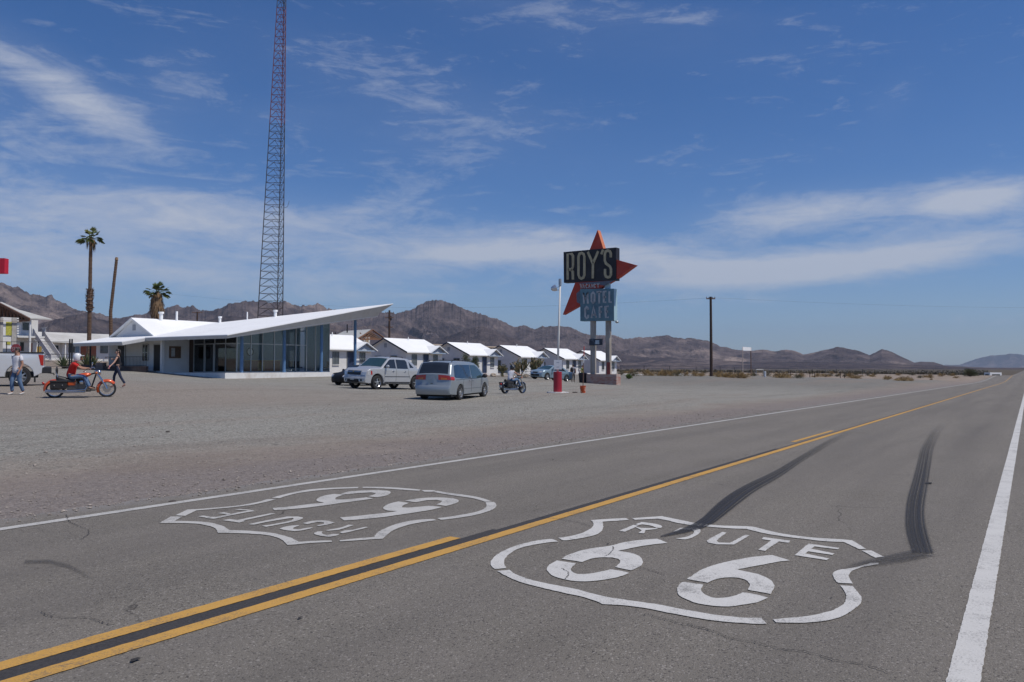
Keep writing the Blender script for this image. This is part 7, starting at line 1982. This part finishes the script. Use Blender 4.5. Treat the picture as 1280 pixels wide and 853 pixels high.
pk_ = MB().ell((0, 0, 0), .13, .17, .25, 12, 8).build('backpack', mat('black_pack', (.03, .028, .03), .8, var=.2), None, smooth=True); pk_.location = pa.matrix_basis @ V((-.19, .06, 1.2)); pk_.rotation_euler.z = head(20); tag(pk_, 'black backpack worn by the person left of the sign base', 'backpack')
bsk = thing('shoulder_bag', 'tan bag beside the person with the backpack', 'bag', gat(712.6, 76)+V((0, 0, .62)))
MB().ell((0, 0, .12), .17, .12, .2, 12, 8).build('bag_body', mat('tan_bag', (.30, .17, .09), .8, var=.2), bsk, smooth=True); MB().tube([(-.10, 0, .25), (-.04, 0, .60), (.10, 0, .62), (.11, 0, .25)], .012, 6).build('strap', mat('tan_bag', (.30, .17, .09), .8, var=.2), bsk)
Jq = jw(.0, .0); Jq.update(wr_l=(.26, .16, 1.16), el_l=(.02, .24, 1.12), hand_l=(.33, .12, 1.2), wr_r=(.26, -.16, 1.16), el_r=(.02, -.24, 1.12), hand_r=(.33, -.12, 1.2))
pb = person('person in yellow-green vest holding a white paper behind the dark bin', Jq, skin_b, mat('lime_vest', (.36, .42, .08), .8, var=.3, scale=10), black_cl, black_cl, hair_d, .3, sc=.98)
put(pb, 728, 76.8, 250)
pp = MB().box(-.005, .005, -.14, .14, -.19, .19).build('paper_sheet', mat('paper_white', (.75, .75, .74), .8), None); pp.location = pb.matrix_basis @ V((.36, 0, 1.13)); pp.rotation_euler = (0, rad(20), head(250)); tag(pp, 'white sheet of paper held by the person in the lime vest', 'paper')
bn = thing('litter_bin', 'dark round bin against the left end of the brick sign base', 'bin', gat(728.5, 74.6))
MB().lathe([(0, 0), (.34, 0), (.40, .78), (.42, .80), (.42, .86), (.36, .86), (.34, .4), (0, .4)], 20).build('bin_body', mat('bin_dark', (.035, .030, .030), .7, var=.2), bn, smooth=40)
MB().lathe([(.425, .84), (.44, .88), (.30, .98), (.12, 1.0), (.12, .98), (.28, .95), (.42, .84)], 20).build('bin_lid', mat('bin_rust', (.10, .05, .035), .8, var=.3), bn, smooth=40)

# ---------------------------------------------------------------- desert plants
def leafy(mb, c, rx, rz_, n_, l, w, r, up=.5):
    for k in range(n_):
        a = r.uniform(0, 6.28); e = r.uniform(-.1, 1.45); d = V((math.cos(a)*math.cos(e), math.sin(a)*math.cos(e), math.sin(e)))
        rr_ = r.uniform(.35, 1.0); p = c+V((d.x*rx*rr_, d.y*rx*rr_, d.z*rz_*rr_))
        q_ = (d+V((r.uniform(-.6, .6), r.uniform(-.6, .6), r.uniform(0, up)))).normalized()
        sdv = q_.cross(V((r.uniform(-1, 1), r.uniform(-1, 1), r.uniform(-1, 1)))).normalized()*w
        mb.add([p-sdv, p+sdv, p+q_*l], [(0, 1, 2)])
def stems(mb, c, rx, rz_, n_, r, w=.012):
    for k in range(n_):
        a = r.uniform(0, 6.28); e = r.uniform(.35, 1.45); d = V((math.cos(a)*math.cos(e)*rx, math.sin(a)*math.cos(e)*rx, math.sin(e)*rz_))
        mb.bar(c, c+d*.9, w)
straw = mat('dry_straw_shrub', (.34, .235, .105), .95, var=.35, scale=3); olive = mat('olive_shrub', (.115, .105, .055), .9, var=.35, scale=3); twig = mat('twig_brown', (.12, .085, .055), .95, var=.3)
def shrub_proto(seed, m_, rx, rz_, n_=900):
    r = random.Random(seed); t = thing('desert_shrub', '', 'shrub', (0, 0, -50)); mb = MB()
    for q_ in range(6):
        a = r.uniform(0, 6.28); leafy(mb, V((math.cos(a)*rx*.45, math.sin(a)*rx*.45, 0)), rx*r.uniform(.5, .75), rz_*r.uniform(.6, 1), n_//6, .12, .016, r)
    mb.build('foliage', m_, t, fix=False); s_ = MB(); stems(s_, V((0, 0, 0)), rx, rz_, 26, r); s_.build('stems', twig, t, fix=False)
    return t
sp0 = [shrub_proto(1, straw, .75, .75), shrub_proto(2, straw, .9, .6), shrub_proto(3, olive, .8, .85)]
SH = []   # (bearing, depth, scale, kind)
def band_px(px, py):
    """depth at which the ground is met along a bearing"""
    lo, hi = 15.0, 900.0
    for _ in range(1): pass
    Y = lo; prevd = None
    while Y < hi:
        x, y = c2w((px-640)/FPX*Y, Y); gy = 460-(ground_z(x, y)-CAM_H)*FPX/Y*1.0
        if gy <= py: return Y
        Y *= 1.01
    return hi
for (px, py, s_, k) in ((791,470.6,.9,2),(806,469.8,.9,0),(815,470.2,1.0,0),(823,470,1.1,1),(831,470.2,.9,0),(838,470.3,1.1,1),(847,470.5,1.0,2),(856,470.4,.8,0),(869,470.4,.9,0),(876,470.7,.8,1),(897,471.5,.7,0),(906,472,1.0,1),(911,472,.9,0),(915,472.4,.9,1),(924,473,1.1,0),(930,473.2,1.0,1),(943,470.5,.9,2),(957,470.8,.9,2),(971,472.5,.9,0),(976,472.8,1.3,1),(982,472.5,1.0,0),(996,473.2,.9,2),(1001,472,1.0,0),(1022,471.2,.8,0),(1031,471.5,1.1,1),(1046,471.3,.6,2),(1056,471.5,.6,2),(1064,473,1.1,0),(1068,473.2,.8,1),(1090,471.5,.9,1),(1097,467,1.0,0),(1114,467.5,1.0,0),(1122,476,.75,1),(1130,476.5,1.15,1),(1137,476.5,.7,0),(1140,469.5,.8,2),(1156,472,1.0,1),(1163,473,.8,0),(1150,473,.8,2),(1177,471,.9,0),(777,469.2,.8,2),(783,466.5,.9,2),(790,465.5,1.0,0),(800,465,.8,2),(845,466,1.0,0),(860,465.8,.9,2),(880,467,.9,2),(900,467,1,0),(1084,470,.8,2),(1012,467.8,1.0,2),(1040,467.6,1.0,0),(1075,468,1.0,2),(1172,468.5,1.1,1),(1190,470,1.0,2),(1195,473,.7,1)):
    SH.append((px, band_px(px, py), s_, k))
r = random.Random(77)
for k_ in range(48):
    SH.append((r.uniform(778, 1195), r.uniform(108, 205), r.uniform(.45, .9), r.choice((0, 0, 1, 1, 2))))
first = set(); colw = ['straw-coloured', 'straw-coloured', 'olive']
for i, (px, Y, s_, k) in enumerate(SH):
    if Y > 600: continue
    o = sp0[k] if k not in first else copy_tree(sp0[k]); first.add(k)
    g0 = gat(px, Y); o.location = g0; sc_ = s_*1.15*r.uniform(.8, 1.15)*min(1.15, (Y/115)**.2); o.scale = (sc_, sc_, sc_*r.uniform(.8, 1.1)); o.rotation_euler.z = r.uniform(0, 6.28)
    o['group'] = 'dry desert shrubs beyond the lot'
    o['label'] = '%s dry bush among many on the desert strip beyond the gravel lot' % colw[k]
bb = thing('creosote_bush', 'large dark green bush by the roadside near the far crest', 'bush', gat(1212, 190))
mb = MB(); r = random.Random(9)
for q_ in range(9): leafy(mb, V((r.uniform(-1, 1), r.uniform(-1, 1), .2)), 1.1, r.uniform(1.2, 1.9), 420, .22, .03, r)
mb.build('foliage', mat('creosote_green', (.085, .092, .040), .9, var=.3, scale=2), bb, fix=False); s_ = MB(); stems(s_, V((0, 0, 0)), 1.7, 1.8, 40, r, .03); s_.build('stems', twig, bb, fix=False)
# scattered scrub on the far flats: nobody could count it
rng = np.random.default_rng(5); vs = []; fs = []; n_sc = 6000
for i in range(n_sc):
    Y = 230*(7.0**rng.random()); px = rng.uniform(740, 1235)
    X = (px-640)/FPX*Y; x, y = c2w(X, Y)
    if y < 16: continue
    z = ground_z(x, y) if Y < 700 else road_z(x)+.0
    h_ = rng.uniform(.35, 1.0)*(1 if Y < 400 else 1.3); w_ = h_*rng.uniform(.6, 1.2); b0_ = len(vs)
    for q_ in range(3):
        a = rng.uniform(0, 3.14); dx_, dy_ = math.cos(a)*w_/2, math.sin(a)*w_/2
        vs += [(x-dx_, y-dy_, z), (x+dx_, y+dy_, z), (x+dx_*.5+rng.uniform(-.1, .1), y+dy_*.5, z+h_*rng.uniform(.7, 1)), (x-dx_*.7, y-dy_*.7, z+h_*rng.uniform(.6, 1))]
        fs.append((b0_+4*q_, b0_+4*q_+1, b0_+4*q_+2, b0_+4*q_+3))
me = bpy.data.meshes.new('desert_scrub'); me.from_pydata(vs, [], fs); me.materials.append(mat('far_scrub', (.155, .125, .080), .95, var=.45, scale=.2))
so = bpy.data.objects.new('desert_scrub', me); col.objects.link(so); tag(so, kind='stuff')
# cacti, yucca and shrubs by the cabins
cact = mat('cactus_olive', (.105, .105, .050), .85, var=.35, scale=4); cact_t = mat('cactus_tan', (.25, .185, .105), .9, var=.3, scale=4)
def cholla(label, px, Y, h_, w_, seed, n_=46):
    r = random.Random(seed); t = thing('cactus', label, 'cactus', gat(px, Y)); mb = MB(); mb2 = MB()
    def br(p, d, l, rr_, lev):
        q_ = p+d*l; (mb if r.random() < .62 else mb2).tube([p, (p+q_)/2, q_], [rr_, rr_*1.1, rr_*.75], 6)
        if lev < 4:
            for k in range(2 if lev else 5):
                d2 = (d+V((r.uniform(-1, 1)*w_/h_, r.uniform(-1, 1)*w_/h_, r.uniform(-.1, .8)))).normalized(); br(q_, d2, l*r.uniform(.6, .9), rr_*.8, lev+1)
    for k in range(3): br(V((r.uniform(-.3, .3), r.uniform(-.3, .3), 0)), V((r.uniform(-.4, .4), r.uniform(-.4, .4), 1)).normalized(), h_*.27, .10, 0)
    leafy(mb, V((0, 0, h_*.15)), w_*.55, h_*.8, 500, .16, .02, r)
    mb.build('stems', cact, t, fix=False); ds_ = mb2.build('dry_stems', cact_t, t, fix=False)
    return t
cholla('spiky cactus clump right of the black motorcycle rider', 651, 85, 2.1, 1.7, 3)
cholla('taller spiky cactus clump left of the pale blue sedan', 667, 84, 2.3, 1.8, 4)
cholla('low cactus left of the motorcycle rider in front of a cabin', 630, 86, 1.4, 1.0, 5)
def tall_shrub(label, px, Y, h_, w_, seed, m_):
    r = random.Random(seed); t = thing('garden_shrub', label, 'shrub', gat(px, Y)); mb = MB()
    for k in range(8): leafy(mb, V((r.uniform(-w_, w_)*.25, r.uniform(-w_, w_)*.25, h_*(.15+.6*k/8))), w_*.4, h_*.22, 130, .20, .022, r, .9)
    mb.build('foliage', m_, t, fix=False); s_ = MB(); stems(s_, V((0, 0, 0)), w_*.3, h_*.9, 12, r, .03); s_.build('stems', twig, t, fix=False)
gs = mat('grey_green_shrub', (.10, .12, .065), .9, var=.3, scale=3)
tall_shrub('thin grey-green shrub behind the minivan roof, left of another one', 583, 88, 2.7, 1.1, 1, gs)
tall_shrub('denser green shrub in front of a cabin window, right of the minivan', 594, 88, 2.3, .9, 2, gs)
tall_shrub('small bright green tuft right of the brick sign base', 786, 88, .5, .6, 3, mat('bright_green_tuft', (.13, .18, .05), .9, var=.3))
def agave(label, px, Y, h_, seed, dead=False):
    r = random.Random(seed); t = thing('agave', label, 'agave', gat(px, Y)); mb = MB()
    for k in range(34):
        a = 2.4*k; e = .25+1.2*k/34; d = V((math.cos(a)*math.cos(e), math.sin(a)*math.cos(e), math.sin(e))); s_ = d.cross(V((0, 0, 1))).normalized()*.06
        mb.add([V((0, 0, .1))-s_, V((0, 0, .1))+s_, d*h_*.55+s_+V((0, 0, .1)), d*h_+V((0, 0, .05)), d*h_*.55-s_+V((0, 0, .1))], [(0, 1, 2, 3, 4)])
    mb.build('leaves', mat('agave_green', (.10, .125, .060), .7, var=.3), t, fix=False); MB().ell((0, 0, .1), .18, .18, .2, 8, 6).build('core', twig, t)
agave('green agave in front of the motel wing, left of the rider\'s helmet', 80, 70, 1.25, 1)
agave('yellowish agave under the office canopy near the woman', 109, 75, 1.5, 2); agave('second agave under the office canopy, right of the first', 117, 76, 1.3, 3)
# desert fence, old signboard and markers beyond the lot
df = thing('wire_fence', 'long thin wire fence across the desert strip beyond the lot', 'fence', gat(790, 125)); D0 = Vector(df.location); P = []
for i, px in enumerate((776, 805, 837, 870, 900, 918, 945, 985, 1015, 1045, 1078, 1093)):
    Y = 125+i*6; g0 = gat(px, Y)-D0; P.append(g0); MB().cyl(g0, g0+V((0, 0, 1.55)), .04, seg=6).build('post', dark_metal, df)
for z in (.35, .7, 1.05, 1.5): MB().tube([p+V((0, 0, z)) for p in P], .012 if z < 1.5 else .022, 4).build('wire', dark_metal, df)
sb0 = gat(928.3, 140); sb1 = gat(938.6, 144.2); sbt = CAM_H+(460-434)/FPX*140
sbd = thing('old_signboard', 'small weathered white signboard on two tall thin posts in the desert', 'sign', sb0)
MB().cyl((0, 0, 0), (0, 0, sbt-sb0.z), .075, seg=8).build('post', mat('pinkish_post', (.50, .40, .35), .8, var=.2), sbd)
MB().cyl(sb1-sb0, (*(sb1-sb0).xy, sbt-sb0.z), .075, seg=8).build('post', rusty, sbd)
dv = (sb1-sb0); dv.z = 0; dn = dv.normalized()
MB().bar(-dn*.2+V((0, 0, sbt-sb0.z-.28)), dn*(dv.length+.3)+V((0, 0, sbt-sb0.z-.28)), .08, .62).build('board', mat('board_white', (.80, .80, .80), .7, var=.12, scale=5), sbd)
mk2 = gat(956, 128); tag(MB().box(-.14, .14, -.14, .14, 0, .95).build('marker_post', white_wall, loc=mk2, bevel=.03), 'short white marker post right of the old signboard', 'post')
pl3 = gat(946.5, 138); tag(MB().bar((-.45, 0, .65), (.35, 0, 0), .12, .10).build('fallen_board', mat('pale_board', (.5, .45, .4), .8), loc=pl3, rz=head(90)), 'pale board leaning on the ground below the old signboard', 'board')
gp = gat(945, 155); mbg = thing('pipe_gate', 'grey pipe gate frame between the old signboard and the white marker post', 'gate', gp)
MB().tube([(0, 0, 0), (0, 0, 1.25)], .05, 6).build('post', alu, mbg); e_ = gat(954, 155)-gp; MB().tube([(e_.x, e_.y, 0), (e_.x, e_.y, 1.25)], .05, 6).build('post', alu, mbg); MB().tube([(0, 0, 1.22), (e_.x, e_.y, 1.22)], .04, 6).build('rail', alu, mbg)
for i, (px, h_) in enumerate(((1012, 1.0), (1018, .9), (1050, 1.1), (1055, .9), (988, 1.1))):
    tag(MB().cyl((0, 0, 0), (0, 0, h_), .06, seg=6).build('old_stake', wood_dark, loc=gat(px, 140)), 'short dark wooden stake standing in the scrub right of the signboard', 'stake', 'old stakes in the desert strip')
# small stones on the verge
rkm = mat('dark_stone', (.06, .05, .045), .9, var=.3)
for i, (px, Y, r0, lb) in enumerate(((218, 8.15, .030, 'dark pebble on the gravel verge above the upside-down shield'), (211, 17, .03, 'dark stone out on the gravel lot, left'), )):
    p = gat(px, Y); mb = MB().ell((0, 0, 0), r0*1.7, r0, r0*.7, 8, 6); tag(mb.build('stone', rkm, loc=p+V((0, 0, r0*.4))), lb, 'stone')
